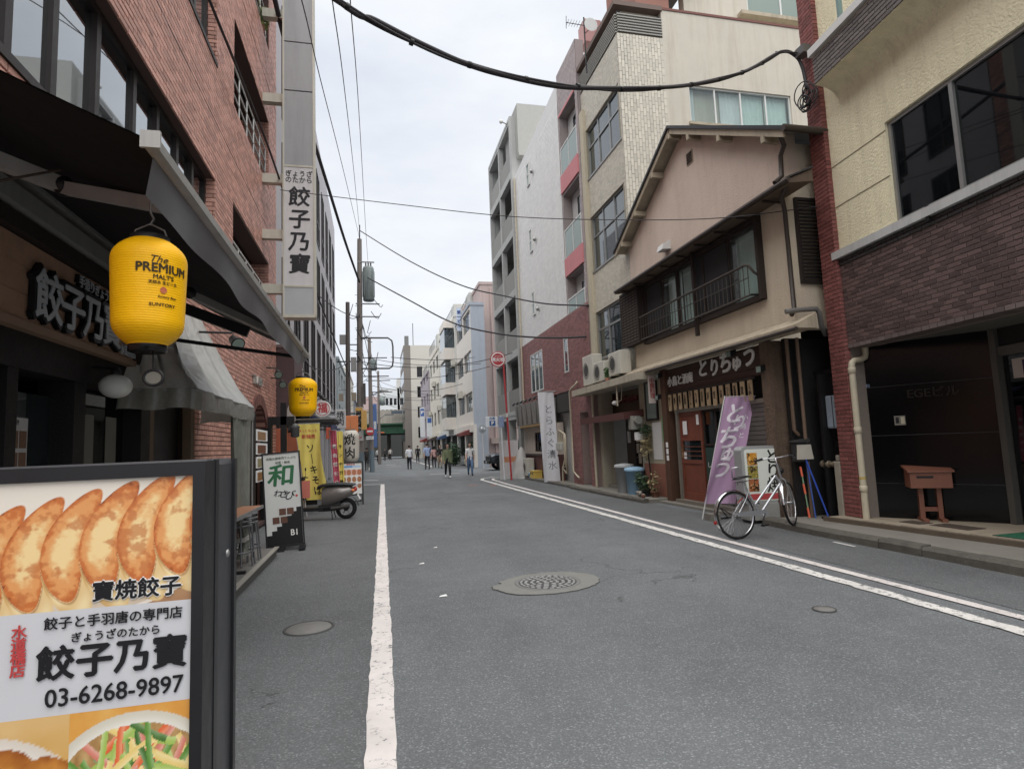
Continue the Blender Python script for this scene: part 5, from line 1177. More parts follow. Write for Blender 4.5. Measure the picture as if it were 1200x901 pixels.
MB().box(-5, -2.9, 2.0, 8.6, .1, .2).build("shop_floor", ROOMG, lb); MB().box(-5.1, -5, 2.0, 8.6, .1, 2.9).build("shop_back_wall", M("shop_back", (60, 55, 50), .9, .2, 2), lb); MB().box(-5, -2.66, 2, 2.1, .1, 2.9).build("shop_back_wall", M("shop_back", (60, 55, 50)), lb); MB().box(-5, -2.66, 8.5, 8.6, .1, 2.9).build("shop_back_wall", M("shop_back", (60, 55, 50)), lb); MB().box(-5, -2.66, 2, 8.6, 2.8, 2.9).build("shop_ceiling", ROOMG, lb)
# arched doorway with its ring of bricks, dark posts, photo menu
FKo = FK
yc, zc, ra = 12.75, 1.9, .95
for k in range(15):
    a = math.pi * (k + .5) / 15; m_ = MB()
    for q in (0,):
        p = []
        for (rr, da) in ((ra, -.095), (ra + .22, -.095), (ra + .22, .095), (ra, .095)): p.append((yc + rr * math.cos(a + da), zc - .35 + rr * math.sin(a + da)))
        m_.loft([[FK.P(u, -.2, z) for u, z in p], [FK.P(u, .045, z) for u, z in p]], True)
    m_.build("arch_brick", M("arch_brick", (120, 72, 62), .7, .2, 8, piece=.15), lb)
m_ = MB()
for k in range(16):
    a0, a1 = math.pi * k / 16, math.pi * (k + 1) / 16
    pts = [(yc + ra * math.cos(a0), zc - .35 + ra * math.sin(a0)), (yc + ra * math.cos(a1), zc - .35 + ra * math.sin(a1))]
    m_.prism(FK, [*pts, (pts[1][0], 2.53), (pts[0][0], 2.53)], -.18, .004)
m_.prism(FK, [(yc + ra, .12), (13.9, .12), (13.9, 2.53), (yc + ra, 2.53)], -.18, .004); m_.prism(FK, [(11.6, .12), (yc - ra, .12), (yc - ra, 2.53), (11.6, 2.53)], -.18, .004)
m_.build("arch_spandrel", LBR, lb)
MB().fb(FK, 11.5, 14.0, -1.2, -1.1, .1, 2.7).build("stair_back", ROOMD, lb)
for u in (11.68, 13.55): MB().fb(FK, u, u + .2, -.1, .12, .12, 2.3).build("dark_post", DKW, lb)
for k in range(4):
    q = MB().fb(FK, 11.95, 13.1, .10, .12, .98 + k * .26, 1.2 + k * .26).build("photo_menu", PAPER, lb); MB().fb(FK, 12.05, 12.9, .12, .123, 1.0 + k * .26, 1.16 + k * .26).build("photo", M("menu_photo_%d" % k, [(150, 100, 40), (150, 140, 100), (120, 70, 50), (160, 120, 80)][k], .5, .5, 25), q)
text("TL.ABIO", .24, M("wall_letter", (170, 164, 156), .4, .1, metal=.4), lb, FK.P(12.5, .04, 2.95), (0, 1, 0), (0, 0, 1), .02, .02)
# raised stone step in front
st = MB(); st.loft([[(-2.32, y, 0), (-1.45, y, 0), (-1.42, y, .125), (-2.32, y, .125)] for y in (2.2, 9.45)], True); st.build("front_step", M("step_stone", (104, 102, 98), .6, .18, 6, .2, 60), lb)
MB().box(-1.47, -1.405, 2.2, 9.46, .126, .14).build("step_nosing", M("step_nosing", (142, 138, 128), .5, .15), lb)

# ---- awning over the dumpling restaurant
aw = thing("awning", "black retractable awning with grey front rail over the dumpling restaurant", "awning", (-2.2, 4.3, 2.5))
AWF = M("awning_fabric", (17, 16, 18), .85, .12, 6)
def awp(t): return (-2.26 + (1.52) * t, 3.40 - .84 * t - .05 * math.sin(math.pi * t))
mb = MB(); rr = []
for y in [2.08 + .45 * k for k in range(11)]:
    rr.append([(awp(t)[0], y, awp(t)[1]) for t in [i / 8 for i in range(9)]])
mb.loft(rr, closed=False, smooth=True); mb.loft([[(x, y, z + .006) for x, y, z in r_] for r_ in rr], closed=False, smooth=True); mb.build("fabric", AWF, aw)
RAILM = M("awning_rail", (176, 174, 168), .45, .12, 8, metal=.3, streak=.3)
mb = MB(); mb.loft([[(-.725, y, 2.52), (-.685, y, 2.522), (-.68, y, 2.55), (-.70, y, 2.562), (-.727, y, 2.556)] for y in (2.06, 6.62)], True); mb.build("front_rail", RAILM, aw)
for y in (2.045, 6.62): MB().box(-.732, -.672, y, y + .012, 2.512, 2.57).build("rail_end_cap", RAILM, aw)
VAL = M("valance_vinyl", (58, 58, 62), .35, .15, 3, spec=.6)
mb = MB(); top = []; bot = []
for k in range(60):
    y = 2.1 + 4.48 * k / 59; dr = .135 + .012 * math.sin(k * .4); w_ = .008 * math.sin(k * .55)
    if k > 52: dr *= (60 - k) / 8 * .7 + .3
    top.append((-.71, y, 2.505)); bot.append((-.73 + w_, y, 2.505 - dr))
mb.loft([top, bot], closed=False, smooth=True); mb.build("valance", VAL, aw)
for ya, k in ((2.6, 0), (5.7, 1)):
    a_ = MB(); x1, z1 = -1.45, 2.83; a_.bar((-2.2, ya, 3.0), (x1, ya + .55 * (1 - 2 * k), z1), .05, .07); o_ = a_.build("folding_arm", RAILM, aw)
    a_ = MB(); a_.bar((x1, ya + .55 * (1 - 2 * k), z1 - .01), (-.78, ya + .1, 2.56), .045, .06); a_.build("folding_arm", RAILM, aw); MB().sphere((x1, ya + .55 * (1 - 2 * k), z1), .05, 8, 6).build("elbow", BLACKM, aw)
MB().box(-2.26, -2.12, 2.0, 6.7, 3.28, 3.46).build("cassette", RAILM, aw); MB().box(-2.2, -2.1, 1.5, 6.7, 3.08, 3.2).build("torsion_bar", RAILM, aw)
MB().bar((-2.2, 6.45, 2.72), (-.74, 6.5, 2.5), .025, .035).build("side_bar", BLACKM, aw); MB().bar((-2.2, 6.1, 3.1), (-1.2, 6.15, 2.7), .06, .1).build("side_bar", M("dark_arm", (38, 36, 38), .5), aw)
m_ = MB(); m_.tube([(-2.2, 2.9, 2.8), (-1.8, 2.6, 2.62), (-1.5, 2.7, 2.64), (-1.35, 2.9, 2.8)], .006, 5); m_.build("loose_cord", M("cord_brown", (70, 56, 46), .8), aw)

# ---- clear vinyl hood and tied curtain over the side door
vh = thing("vinyl_hood", "grey translucent vinyl hood over the side door of the dumpling restaurant", "canopy", (-2.2, 7.3, 1.9))
def m_vinyl(name, rgb, tr=.35, rough=.22):
    m = bpy.data.materials.new(name); m.use_nodes = True; N, L = m.node_tree.nodes, m.node_tree.links; b = N["Principled BSDF"]
    b.inputs["Base Color"].default_value = (*lin(rgb), 1); b.inputs["Roughness"].default_value = rough; b.inputs["Specular IOR Level"].default_value = .6
    out = [n for n in N if n.type == 'OUTPUT_MATERIAL'][0]; t = N.new("ShaderNodeBsdfTranslucent"); t.inputs[0].default_value = (*lin(rgb), 1); ms = N.new("ShaderNodeMixShader"); ms.inputs[0].default_value = tr
    geo = N.new("ShaderNodeNewGeometry"); nz = N.new("ShaderNodeTexNoise"); nz.inputs["Scale"].default_value = 7; nz.inputs["Detail"].default_value = 5; L.new(geo.outputs["Position"], nz.inputs["Vector"])
    bp = N.new("ShaderNodeBump"); bp.inputs["Strength"].default_value = .5; bp.inputs["Distance"].default_value = .05; L.new(nz.outputs[0], bp.inputs["Height"]); L.new(bp.outputs[0], b.inputs["Normal"])
    h = N.new("ShaderNodeHueSaturation"); h.inputs["Color"].default_value = (*lin(rgb), 1); mr = N.new("ShaderNodeMapRange"); mr.inputs[3].default_value = .7; mr.inputs[4].default_value = 1.25; L.new(nz.outputs[0], mr.inputs[0]); L.new(mr.outputs[0], h.inputs["Value"]); L.new(h.outputs[0], b.inputs["Base Color"])
    L.new(b.outputs[0], ms.inputs[1]); L.new(t.outputs[0], ms.inputs[2]); L.new(ms.outputs[0], out.inputs[0]); return m
VIN = m_vinyl("clear_vinyl", (206, 206, 200))
mb = MB(); nU, nV = 30, 10; rows = []
for j in range(nV + 1):
    v = j / nV; ring = []
    for i in range(nU + 1):
        s_ = i / nU     # perimeter: near side, corner, street side, corner, far side
        per = [(-2.29, 5.95), (-1.62, 5.95), (-1.60, 8.6), (-2.29, 8.6)]; tp = [(-2.29, 6.7), (-2.2, 6.75), (-2.2, 8.25), (-2.29, 8.3)]
        k = min(2, int(s_ * 3)); f = s_ * 3 - k
        bx_, by_ = per[k][0] + (per[k + 1][0] - per[k][0]) * f, per[k][1] + (per[k + 1][1] - per[k][1]) * f
        tx_, ty_ = tp[k][0] + (tp[k + 1][0] - tp[k][0]) * f, tp[k][1] + (tp[k + 1][1] - tp[k][1]) * f
        sag = .05 * math.sin(math.pi * v) * (1 + .8 * math.sin(i * 1.9)); fold = .022 * math.sin(i * 2.1 + v * 2)
        ring.append((tx_ + (bx_ - tx_) * v - sag + fold, ty_ + (by_ - ty_) * v + (fold if k != 1 else 0), 3.32 + (2.14 - 3.32) * v - sag * .5))
    rows.append(ring)
mb.loft(rows, closed=False, smooth=True); mb.build("hood_sheet", VIN, vh)
mb = MB(); rows2 = [rows[-1], [(x + .005, y, z - .10) for x, y, z in rows[-1]], [(x - .006, y, z - .19 + .01 * math.sin(i)) for i, (x, y, z) in enumerate(rows[-1])]]
mb.loft(rows2, closed=False, smooth=True); mb.build("hood_valance", m_vinyl("vinyl_valance", (150, 150, 142), .3), vh)
mb = MB(); rows = []
for j in range(13):
    v = j / 12; pin = 1 - .55 * math.exp(-((v - .88) / .16) ** 2); ring = []
    for i in range(25):
        s_ = i / 24; w_ = .9 * pin * (1 - .12 * v); y = 8.5 - w_ * (1 - s_) * .95; ring.append((-1.66 + .05 * math.sin(i * 1.5 + v), y, 1.97 - 1.75 * v))
    rows.append(ring)
mb.loft(rows, closed=False, smooth=True); mb.build("tied_curtain", m_vinyl("vinyl_curtain", (150, 152, 144), .3), vh)
MB().box(-1.72, -1.60, 8.05, 8.5, .42, .47).build("curtain_tie", M("tie_band", (170, 168, 158), .6), vh)
m_ = MB(); m_.tube([(-2.28, 5.97, 2.13), (-1.62, 5.97, 2.13), (-1.62, 8.58, 2.13), (-2.28, 8.58, 2.13)], .014, 6); m_.cyl((-1.62, 8.58, 2.13), (-1.62, 8.58, .14), .016, n=6); m_.build("hood_frame", ALU, vh)
mb = MB(); mb.fb(FK, 6.75, 7.0, -.1, .0, .12, 2.6); mb.fb(FK, 8.3, 8.45, -.1, .0, .12, 2.6); mb.build("side_door_frame", M("side_door_frame", (104, 84, 62), .7, .2), lb)
MB().fb(FK, 7.0, 8.3, -.2, -.15, .12, 2.6).build("side_door", M("side_door_black", (20, 19, 20), .5), lb); MB().fb(FK, 7.25, 7.33, -.15, -.13, 1.1, 1.8).build("side_door_plate", M("side_door_plate", (128, 92, 62), .6), lb)

# ---- lamps around the restaurant
def globe(c, r, label):
    t = thing("globe_lamp", label, "lamp", c, group="globe lamps of the dumpling restaurant")
    MB().sphere(c, r, 20, 12, (1, 1, .82)).build("globe", M("opal_globe", (216, 216, 208), .35, .05, 8), t)
    m_ = MB(); m_.lathe((c[0], c[1], c[2] + r * .78), [(.035, 0), (.04, .03), (.02, .06)], 12); m_.tube([(c[0], c[1], c[2] + r * .8), (c[0] - .02, c[1], c[2] + r + .03), (-2.24, c[1], c[2] + r + .04)], .012, 6); m_.build("bracket", BLACKM, t)
globe((-2.07, 5.42, 2.105), .12, "white opal globe lamp below the wooden restaurant sign, beside the lantern")
globe((-1.95, 3.42, 2.2), .088, "white opal globe lamp at the left edge under the wooden sign")
def spot(p, label, aim=(.5, -.6, -.5)):
    t = thing("spot_lamp", label, "lamp", p, group="spot lamps on the brick wall")
    a = Vector(aim).normalized(); P0 = Vector(p)
    m_ = MB(); m_.cyl(P0 - a * .10, P0 + a * .04, .05, .07, 12); m_.cyl(P0 + a * .04, P0 + a * .055, .085, .085, 14); m_.build("head", BLACKM, t)
    m_ = MB(); m_.cyl(P0 + a * .056, P0 + a * .06, .07, .07, 14); m_.build("lens", FROST, t)
    m_ = MB(); m_.tube([P0 - a * .05, P0 + Vector((-.05, .02, .12)), (-2.25, p[1] + .05, p[2] + .14)], .014, 6); m_.build("arm", BLACKM, t)
spot((-1.62, 7.6, 2.86), "black spot lamp above the vinyl hood"); spot((-2.0, 13.3, 3.2), "small black spot lamp right of the wall lettering, upper one", (.2, -.6, -.4)); spot((-2.0, 13.9, 3.05), "small black spot lamp near the end of the brick wall, lower one", (.2, -.6, -.4))

# ---- paper lanterns
def lantern(c, R_, H, label, body, ink=None, lean=0.0, rz=0.0, top=.12, tex=None, grp="yellow beer lanterns", nrib=44, capr=.5, hook=True):
    t = thing("paper_lantern", label, "lantern", (c[0], c[1], c[2] - H / 2), group=grp)
    prof = []; n = nrib * 4
    for i in range(n + 1):
        v = i / n; z = (v - .5) * H; s_ = abs(2 * v - 1); r = R_ * (1 - .10 * (1 - v)) * (1 - max(0, s_ - .55) ** 2.4 * 3.2)
        r = max(r, R_ * capr); prof.append((r + .0007 * (i % 4 in (1, 2)), z))
    MB().lathe(c, prof, 48).build("paper_shade", body, t)
    MB().lathe((c[0], c[1], c[2] + H / 2 - .004), [(R_ * capr * 1.02, 0), (R_ * capr * 1.02, .022), (R_ * capr * .9, .024)], 24).build("top_ring", BLACKM, t)
    MB().lathe((c[0], c[1], c[2] - H / 2 - .026), [(R_ * capr * .9, 0), (R_ * capr * 1.0, .002), (R_ * capr * 1.0, .028)], 24).build("bottom_ring", M("lantern_ring", (20, 20, 20), .25, .1), t)
    if hook:
        m_ = MB(); rr = R_ * capr * .95
        m_.tube([(c[0] - rr, c[1], c[2] + H / 2 + .01), (c[0] - rr * .8, c[1], c[2] + H / 2 + .045), (c[0], c[1], c[2] + H / 2 + .07), (c[0] + rr * .8, c[1], c[2] + H / 2 + .045), (c[0] + rr, c[1], c[2] + H / 2 + .01)], .004, 6)
        m_.tube([(c[0], c[1], c[2] + H / 2 + .065), (c[0] + .012, c[1], c[2] + H / 2 + .09), (c[0], c[1], c[2] + H / 2 + .115), (c[0], c[1], c[2] + H / 2 + .32)], .005, 6); m_.build("hanger", M("hook_steel", (120, 116, 110), .4, .1, metal=.6), t)
    def wrap(s, size, z, ang, mat, bold=.02, sx=1.0, shear=0.0):
        def bend(x, y, zz):
            zz_ = c[2] + z + y; v = (z + y) / H + .5; s_ = abs(2 * v - 1); r = R_ * (1 - .10 * (1 - v)) * (1 - max(0, s_ - .55) ** 2.4 * 3.2) + .0025 + zz
            a = ang + x / R_; return (c[0] + r * math.cos(a), c[1] + r * math.sin(a), zz_)
        text(s, size, mat, t, c, (1, 0, 0), (0, 0, 1), bold, .0006, sx=sx, bend=bend, shear=shear)
    if ink: ink(wrap, t)
    return t
YEL = M("lantern_yellow", (250, 190, 4), .5, .07, 5, streak=.12, dirt=(150, 96, 8), spec=.35, sat=1.05, bump=.12, bscale=22)
INK = M("lantern_ink", (62, 46, 12), .7); REDI = M("lantern_red", (206, 96, 40), .6)
def beer(scale):
    def f(w, t):
        a = R(-50) if scale == 1 else R(-78)
        w("The", .036, .098, a - .16, INK, .0, 1.1, .35); w("PREMIUM", .046, .066, a, INK, .03, .98); w("MALT'S", .023, .034, a, INK, .02); w("天然水 生ビール", .014, .014, a, INK, .01); w("●", .03, -.014, a, REDI, .02); w("Suntory Beer", .012, -.036, a + .12, INK, .0, 1.1, .3); w("SUNTORY", .016, -.066, a, INK, .01, 1.3)
    return f
lantern((-.815, 2.4, 2.115), .128, .395, "large yellow beer lantern hanging nearest under the black awning", YEL, beer(1))
lantern((-.70, 6.2, 2.05), .142, .38, "smaller looking yellow beer lantern at the far end of the awning", YEL, beer(2), hook=True)
rg = thing("pull_ring", "black pull ring hanging below the near yellow lantern", "ring", (-.80, 2.42, 1.76)); m_ = MB(); m_.tube([(-.80 + .032 * math.cos(2 * math.pi * i / 24), 2.42 , 1.80 + .028 * math.sin(2 * math.pi * i / 24)) for i in range(24)], .006, 6, closed=True); m_.build("ring", BLACKM, rg)
m_ = MB(); m_.cyl((-.80, 2.42, 1.828), (-.803, 2.42, 1.90), .003, n=5); m_.build("cord", BLACKM, rg); MB().lathe((-.80, 2.42, 1.80), [(.028, -.002), (.028, .002)], 20, 'y').build("disc", M("ring_disc", (120, 116, 104), .5), rg)

# ---- projecting vertical sign
ps = thing("projecting_sign", "tall white vertical sign with black brush characters projecting from the brick building", "sign", (-1.53, 13.0, 4.4))
WSP = M("sign_white_panel", (206, 204, 204), .5, .05, 4, streak=.2); CRM = M("sign_cream_frame", (196, 190, 172), .5, .08, 8, streak=.2)
for (z0, z1, mt_) in ((4.42, 5.02, M("sign_blank_panel", (176, 180, 182), .5, .12, 3)), (5.05, 7.70, WSP), (7.74, 9.45, M("sign_grey_panel", (158, 158, 160), .5, .08, 3, streak=.2)), (9.48, 10.6, M("sign_grey_panel", (158, 158, 160))), (10.63, 13, M("sign_grey_panel", (158, 158, 160)))):
    MB().box(-1.83, -1.235, 13.0, 13.28, z0, z1).build("panel", mt_, ps)
mb = MB(); mb.box(-1.865, -1.83, 12.985, 13.3, 4.38, 13.05); mb.box(-1.235, -1.20, 12.985, 13.3, 4.38, 13.05); mb.box(-1.865, -1.20, 12.984, 13.3, 4.36, 4.42)
for z in (5.02, 7.70): mb.box(-1.83, -1.235, 12.988, 13.29, z, z + .04)
mb.build("frame", CRM, ps)
for z in (4.9, 6.1, 7.35, 9.2, 11.2): MB().box(-2.3, -1.866, 13.06, 13.22, z, z + .2).build("bracket", CRM, ps)
INKB = M("sign_ink", (30, 30, 34), .5)
text("ぎょうざ\nのたから", .15, INKB, ps, (-1.53, 12.996, 7.47), (1, 0, 0), (0, 0, 1), .02, sx=.95, line=.95)
for i, ch in enumerate("餃子乃寶"): text(ch, .46, INKB, ps, (-1.53, 12.996, 7.0 - i * .50), (1, 0, 0), (0, 0, 1), .03, shear=.06)

# ---- grey office building beyond, its shops
gl_ = thing("grey_office_building", "light grey office building with tall dark strip windows beyond the brick building", "building", (-4, 26, 0))
FGL = FL(-2.35); GRW = M("light_grey_wall", (186, 182, 186), .8, .06, 3, streak=.15)
hs = []
for (za, zb) in ((3.9, 6.7), (7.2, 9.9), (10.6, 13.9)):
    for k in range(9): hs.append((16.2 + k * 2.45, 17.6 + k * 2.45, za, zb))
mb = MB(); mb.wall(FGL, 15.0, 38.3, 3.0, 15.7, .3, hs); mb.build("front_wall", GRW, gl_)
for h in hs: window(gl_, FGL, *h, [.5], [.3], BROWNALU, GLASSD, d=-.05, fw=.08, fd=.08)
MB().box(-10, -2.7, 15.0, 38.2, 0, 15.5).build("body", GRW, gl_)
MB().fb(FGL, 15.0, 38.3, -.2, .12, 2.9, 3.25).build("shop_band", M("shop_band_grey", (150, 150, 146), .7, .1, 4), gl_)
for k in range(9): MB().fb(FGL, 16.1 + k * 2.5, 18.2 + k * 2.5, -.2, -.12, .1, 2.85).build("shopfront", GLASSD, gl_); MB().fb(FGL, 15.7 + k * 2.5, 16.1 + k * 2.5, -.2, .02, .1, 2.9).build("pier", GRW, gl_)
for k in range(9): m_ = MB(); y = 16.5 + k * 1.1; m_.tube([(-2.3, y, 3.4), (-1.95, y, 3.5), (-1.8, y, 3.44)], .02, 6); m_.cyl((-1.86, y, 3.47), (-1.72, y, 3.34), .04, .09, 10); m_.build("sign_lamp", BLACKM, gl_)
pb = thing("plum_canopy_box", "plum brown tiled box canopy at the end of the brick building", "canopy", (-2.2, 15.6, 2)); MB().box(-2.34, -1.88, 14.95, 16.6, 2.3, 4.05).build("box", M("plum_tile", (92, 68, 70), .6, .15, 6, .3, 40), pb); MB().box(-2.36, -1.85, 14.93, 16.62, 4.05, 4.12).build("cap", M("plum_cap", (120, 100, 98), .6), pb)
sd2 = thing("tilted_sign", "tilted pale sign plate on a dark bracket beside the spot lamps", "sign", (-1.75, 14.3, 2.5)); m_ = MB(); m_.loft([[(-2.02, 14.3 + d, 2.35), (-1.8, 14.3 + d, 2.2), (-1.52, 14.3 + d, 2.85), (-1.76, 14.3 + d, 3.02)] for d in (0, .05)], True); m_.build("plate", M("tilted_plate", (170, 162, 156), .5, .2, 12), sd2); MB().bar((-1.8, 14.32, 2.3), (-2.2, 14.32, 2.2), .05, .05).build("bracket", BLACKM, sd2)
cb2 = thing("bracket_lantern", "dark timber bracket with small glass lantern above the folding sign", "lamp", (-1.6, 13.6, 1.9)); MB().box(-2.28, -1.72, 13.6, 13.72, 2.12, 2.3).build("beam", DKW, cb2); MB().box(-2.0, -1.88, 13.6, 13.72, .1, 2.6).build("post", DKW, cb2); MB().lathe((-1.70, 13.6, 1.84), [(.05, 0), (.09, .02), (.09, .2), (.11, .22), (.03, .3)], 8).build("lantern_body", M("iron_lantern", (90, 92, 92), .5), cb2)
rs = thing("round_sign", "round white sign with red seal script above the dark canopy", "sign", (-1.3, 15.5, 2.58)); MB().lathe((-1.28, 15.5, 2.58), [(.2, 0), (.205, .02), (.205, .1), (.2, .12)], 32, 'y').build("disc", M("round_sign_white", (222, 220, 218), .4), rs); MB().lathe((-1.28, 15.494, 2.58), [(.17, .0), (.17, .004), (.155, .004), (.155, 0)], 32, 'y', cap=False).build("ring", M("seal_red", (196, 44, 52), .5), rs); text("福", .25, M("seal_red", (196, 44, 52)), rs, (-1.28, 15.492, 2.58), (1, 0, 0), (0, 0, 1), .03)
cn = thing("dark_canopy", "dark flat canopy over the shop with yellow banner", "canopy", (-1.7, 16, 2.2)); MB().box(-1.85, -.98, 15.3, 17.2, 2.24, 2.3).build("slab", M("canopy_dark", (54, 54, 56), .6, .15), cn); MB().box(-1.87, -.96, 15.28, 17.2, 2.3, 2.33).build("edge", M("canopy_edge", (120, 118, 114), .6), cn)
ba = thing("blue_awning", "small navy blue awning beyond the dark canopy", "awning", (-1.7, 19.5, 2.2)); m_ = MB(); m_.loft([[(-2.34, y, 2.75), (-1.2, y, 2.32), (-1.2, y, 2.12), (-1.22, y, 2.12), (-1.22, y, 2.3), (-2.34, y, 2.7)] for y in (17.4, 21.8)], True); m_.build("fabric", M("navy_fabric", (58, 66, 104), .8, .12, 5), ba); m_ = MB(); m_.bar((-2.34, 17.5, 2.3), (-1.22, 17.5, 2.2), .03, .03); m_.build("arm", BLACKM, ba)
# shop goods behind the scooter: dark shop door wall, orange shopfront
os_ = thing("orange_shopfront", "orange framed shopfront behind the yellow banner", "shopfront", (-2.0, 16, 0)); MB().box(-2.33, -2.05, 14.96, 15.06, .1, 2.1).build("jamb", M("orange_paint", (206, 104, 60), .6, .1), os_); MB().box(-2.33, -1.8, 15.2, 15.26, .1, 2.0).build("screen", M("orange_panel", (198, 110, 74), .6, .12), os_); MB().box(-2.33, -1.55, 16.9, 16.96, .1, 2.1).build("dark_panel", DKW, os_)

# far left row
simple_block("white_far_left_building", "white rendered building with few windows after the grey office, left side", -3.0, 38.6, 48, 9.5, M("fl_white", (214, 216, 218), .8, .05, 3, streak=.15), 2, 3, side='L', shop=ROOMD, gaps=.55)
simple_block("teal_far_left_building", "grey teal block in the far left row", -2.8, 48.3, 60, 8.8, M("fl_teal", (150, 160, 164), .8, .05, 3), 2, 3, side='L', shop=ROOMD, gaps=.4)
simple_block("beige_far_left_building", "pale beige block toward the bridge on the left", -2.6, 60.3, 76, 9.6, M("fl_beige", (200, 194, 184), .8, .05, 3), 2, 4, side='L', shop=ROOMD, gaps=.4)
simple_block("grey_far_left_building", "slate grey block next to the bridge on the left", -2.6, 76.3, 94, 8.2, M("fl_slate", (140, 142, 150), .8, .05, 3), 2, 4, side='L', shop=ROOMD, gaps=.4)
# ================================================================ SIGNS AND STREET THINGS, LEFT
def vnoise(x, y, s=1.0):
    def h(i, j): 
        n = math.sin(i * 127.1 + j * 311.7 + s * 74.7) * 43758.5453; return n - math.floor(n)
    i, j = math.floor(x), math.floor(y); fx, fy = x - i, y - j; fx, fy = fx * fx * (3 - 2 * fx), fy * fy * (3 - 2 * fy)
    return (h(i, j) * (1 - fx) + h(i + 1, j) * fx) * (1 - fy) + (h(i, j + 1) * (1 - fx) + h(i + 1, j + 1) * fx) * fy
def fbm(x, y, s=1.0, o=4):
    v, a = 0, .5
    for k in range(o): v += a * vnoise(x, y, s + k); x *= 2.03; y *= 2.03; a *= .5
    return v
def mixc(a, b, t): t = max(0, min(1, t)); return tuple(a[i] + (b[i] - a[i]) * t for i in range(3))
def sstep(a, b, x): t = max(0, min(1, (x - a) / (b - a))); return t * t * (3 - 2 * t)

def pic_gyoza(u, v):
    # picture plane: x 0..2.14, y 0..1 (down); a white plate with a row of fried dumplings
    x, y = u * 2.14, v
    c = mixc((226, 196, 158), (238, 226, 206), fbm(x * 3, y * 3, 2))
    e = ((x - .98) / 1.45) ** 2 + ((y - .40) / .74) ** 2
    if e < 1: c = mixc((236, 228, 214), (214, 196, 172), sstep(.3, 1, e) * .5 + .5 * sstep(.45, 1.0, y))
    if .94 < e < 1.0: c = mixc(c, (250, 246, 238), .6)
    if e >= 1: c = mixc((214, 178, 132), (170, 128, 92), sstep(.6, 1.1, y) + .2 * fbm(x * 8, y * 8, 5))
    for k in range(10):
        cx = .02 + k * .25; cy = .56 - .2 * (cx - 1.0)
        dx = x - cx; dy = y - cy
        # outline of a dumpling lying on its side: crescent leaning right, browned face above, pale pleats below
        px = dx + dy * .20; bend = -.11 * (dy / .42) ** 2
        q = (px + bend) / .15; r_ = dy / .44
        body = q * q + r_ * r_
        sk = (px + bend - .03) / .17; bl = sk * sk + ((dy - .17) / .42) ** 2
        if bl < 1:
            pl_ = .5 + .5 * math.sin((px * 26 + dy * 9))
            c2 = mixc((250, 232, 184), (214, 172, 108), .55 * pl_ + .5 * sstep(.5, 1, bl)); c = mixc(c, c2, sstep(1, .93, bl))
        if body < 1:
            n = fbm(x * 8 + k * 3.1, y * 8, 3 + k); n2 = fbm(x * 30, y * 30, 9); n3 = fbm(x * 60, y * 60, 2, 2)
            d = body + .45 * (n - .5)
            c2 = mixc((246, 216, 156), (230, 160, 96), sstep(.05, .42, d + .35 * (n2 - .5)))
            c2 = mixc(c2, (204, 116, 58), sstep(.55, .85, d + .6 * (n2 - .5)))
            c2 = mixc(c2, (122, 56, 22), .85 * sstep(.86, 1.12, d + .5 * (n3 - .45)))
            c2 = mixc(c2, (186, 104, 54), .55 * sstep(.50, .66, fbm(x * 14, y * 14, 21 + k))); c2 = mixc(c2, (255, 242, 214), .7 * sstep(.62, .72, n3) * sstep(.6, .2, body))
            c = mixc(c, c2, sstep(1, .95, body))
        elif body < 1.10: c = mixc(c, (110, 58, 26), .5 * (1.10 - body) / .1 if bl < 1 else 0)
    return c
def pic_wings(u, v):
    x, y = u * 1.4, v
    c = mixc((206, 156, 74), (232, 200, 150), fbm(x * 3, y * 3, 4))
    e = ((x - .7) / .85) ** 2 + ((y - .68) / .60) ** 2
    if e < 1: c = mixc((246, 242, 234), (222, 212, 198), sstep(.5, 1, e))
    for k, (cx, cy) in enumerate(((.15, .42), (.42, .33), (.70, .30), (.98, .34), (1.24, .42), (.3, .56), (.62, .52), (.9, .55), (1.15, .62))):
        d = ((x - cx) / .20) ** 2 + ((y - cy) / .15) ** 2
        if d < 1: n = fbm(x * 12, y * 12, k); c = mixc((226, 160, 70), (140, 70, 22), .8 * n + .5 * d - .1)
    return c
def pic_salad(u, v):
    x, y = u * 1.4, v
    c = mixc((214, 140, 50), (236, 190, 110), fbm(x * 4, y * 4, 6))
    e = ((x - .75) / .82) ** 2 + ((y - .56) / .52) ** 2
    if e < 1: c = mixc((244, 242, 232), (214, 208, 190), sstep(.55, 1, e))
    e2 = ((x - .75) / .68) ** 2 + ((y - .54) / .40) ** 2
    if e2 < 1.0 + .15 * fbm(x * 6, y * 6, 3):
        c = mixc((150, 110, 60), (222, 186, 130), fbm(x * 14, y * 14, 8))
        for k in range(64):
            a = k * 2.39; cx, cy = .75 + .55 * math.cos(a) * ((k % 11) / 11), .44 + .34 * math.sin(a) * ((k % 9) / 9); th = k * 1.7
            lx = (x - cx) * math.cos(th) + (y - cy) * math.sin(th); ly = -(x - cx) * math.sin(th) + (y - cy) * math.cos(th) + .35 * lx * lx
            if abs(lx) < .22 and abs(ly) < .028:
                col = ((86, 138, 46), (226, 96, 48), (160, 190, 84), (236, 206, 120), (58, 104, 36), (214, 120, 100))[k % 6]
                c = mixc(col, mixc(col, (255, 255, 240), .5), sstep(.02, -.03, ly) * .6 + .3 * fbm(x * 20, y * 20, k))
    return c
BY = 1.2
lx = thing("menu_light_box", "tall black framed menu board with fried dumpling photo at the near left", "sign", (-.57, BY + .1, 0))
FBX = FC(BY)
BLKF = M("black_frame", (26, 26, 29), .4, .1, 20, spec=.5); DGR = M("dark_grey_side", (70, 71, 75), .42, .1, 10, metal=.3)
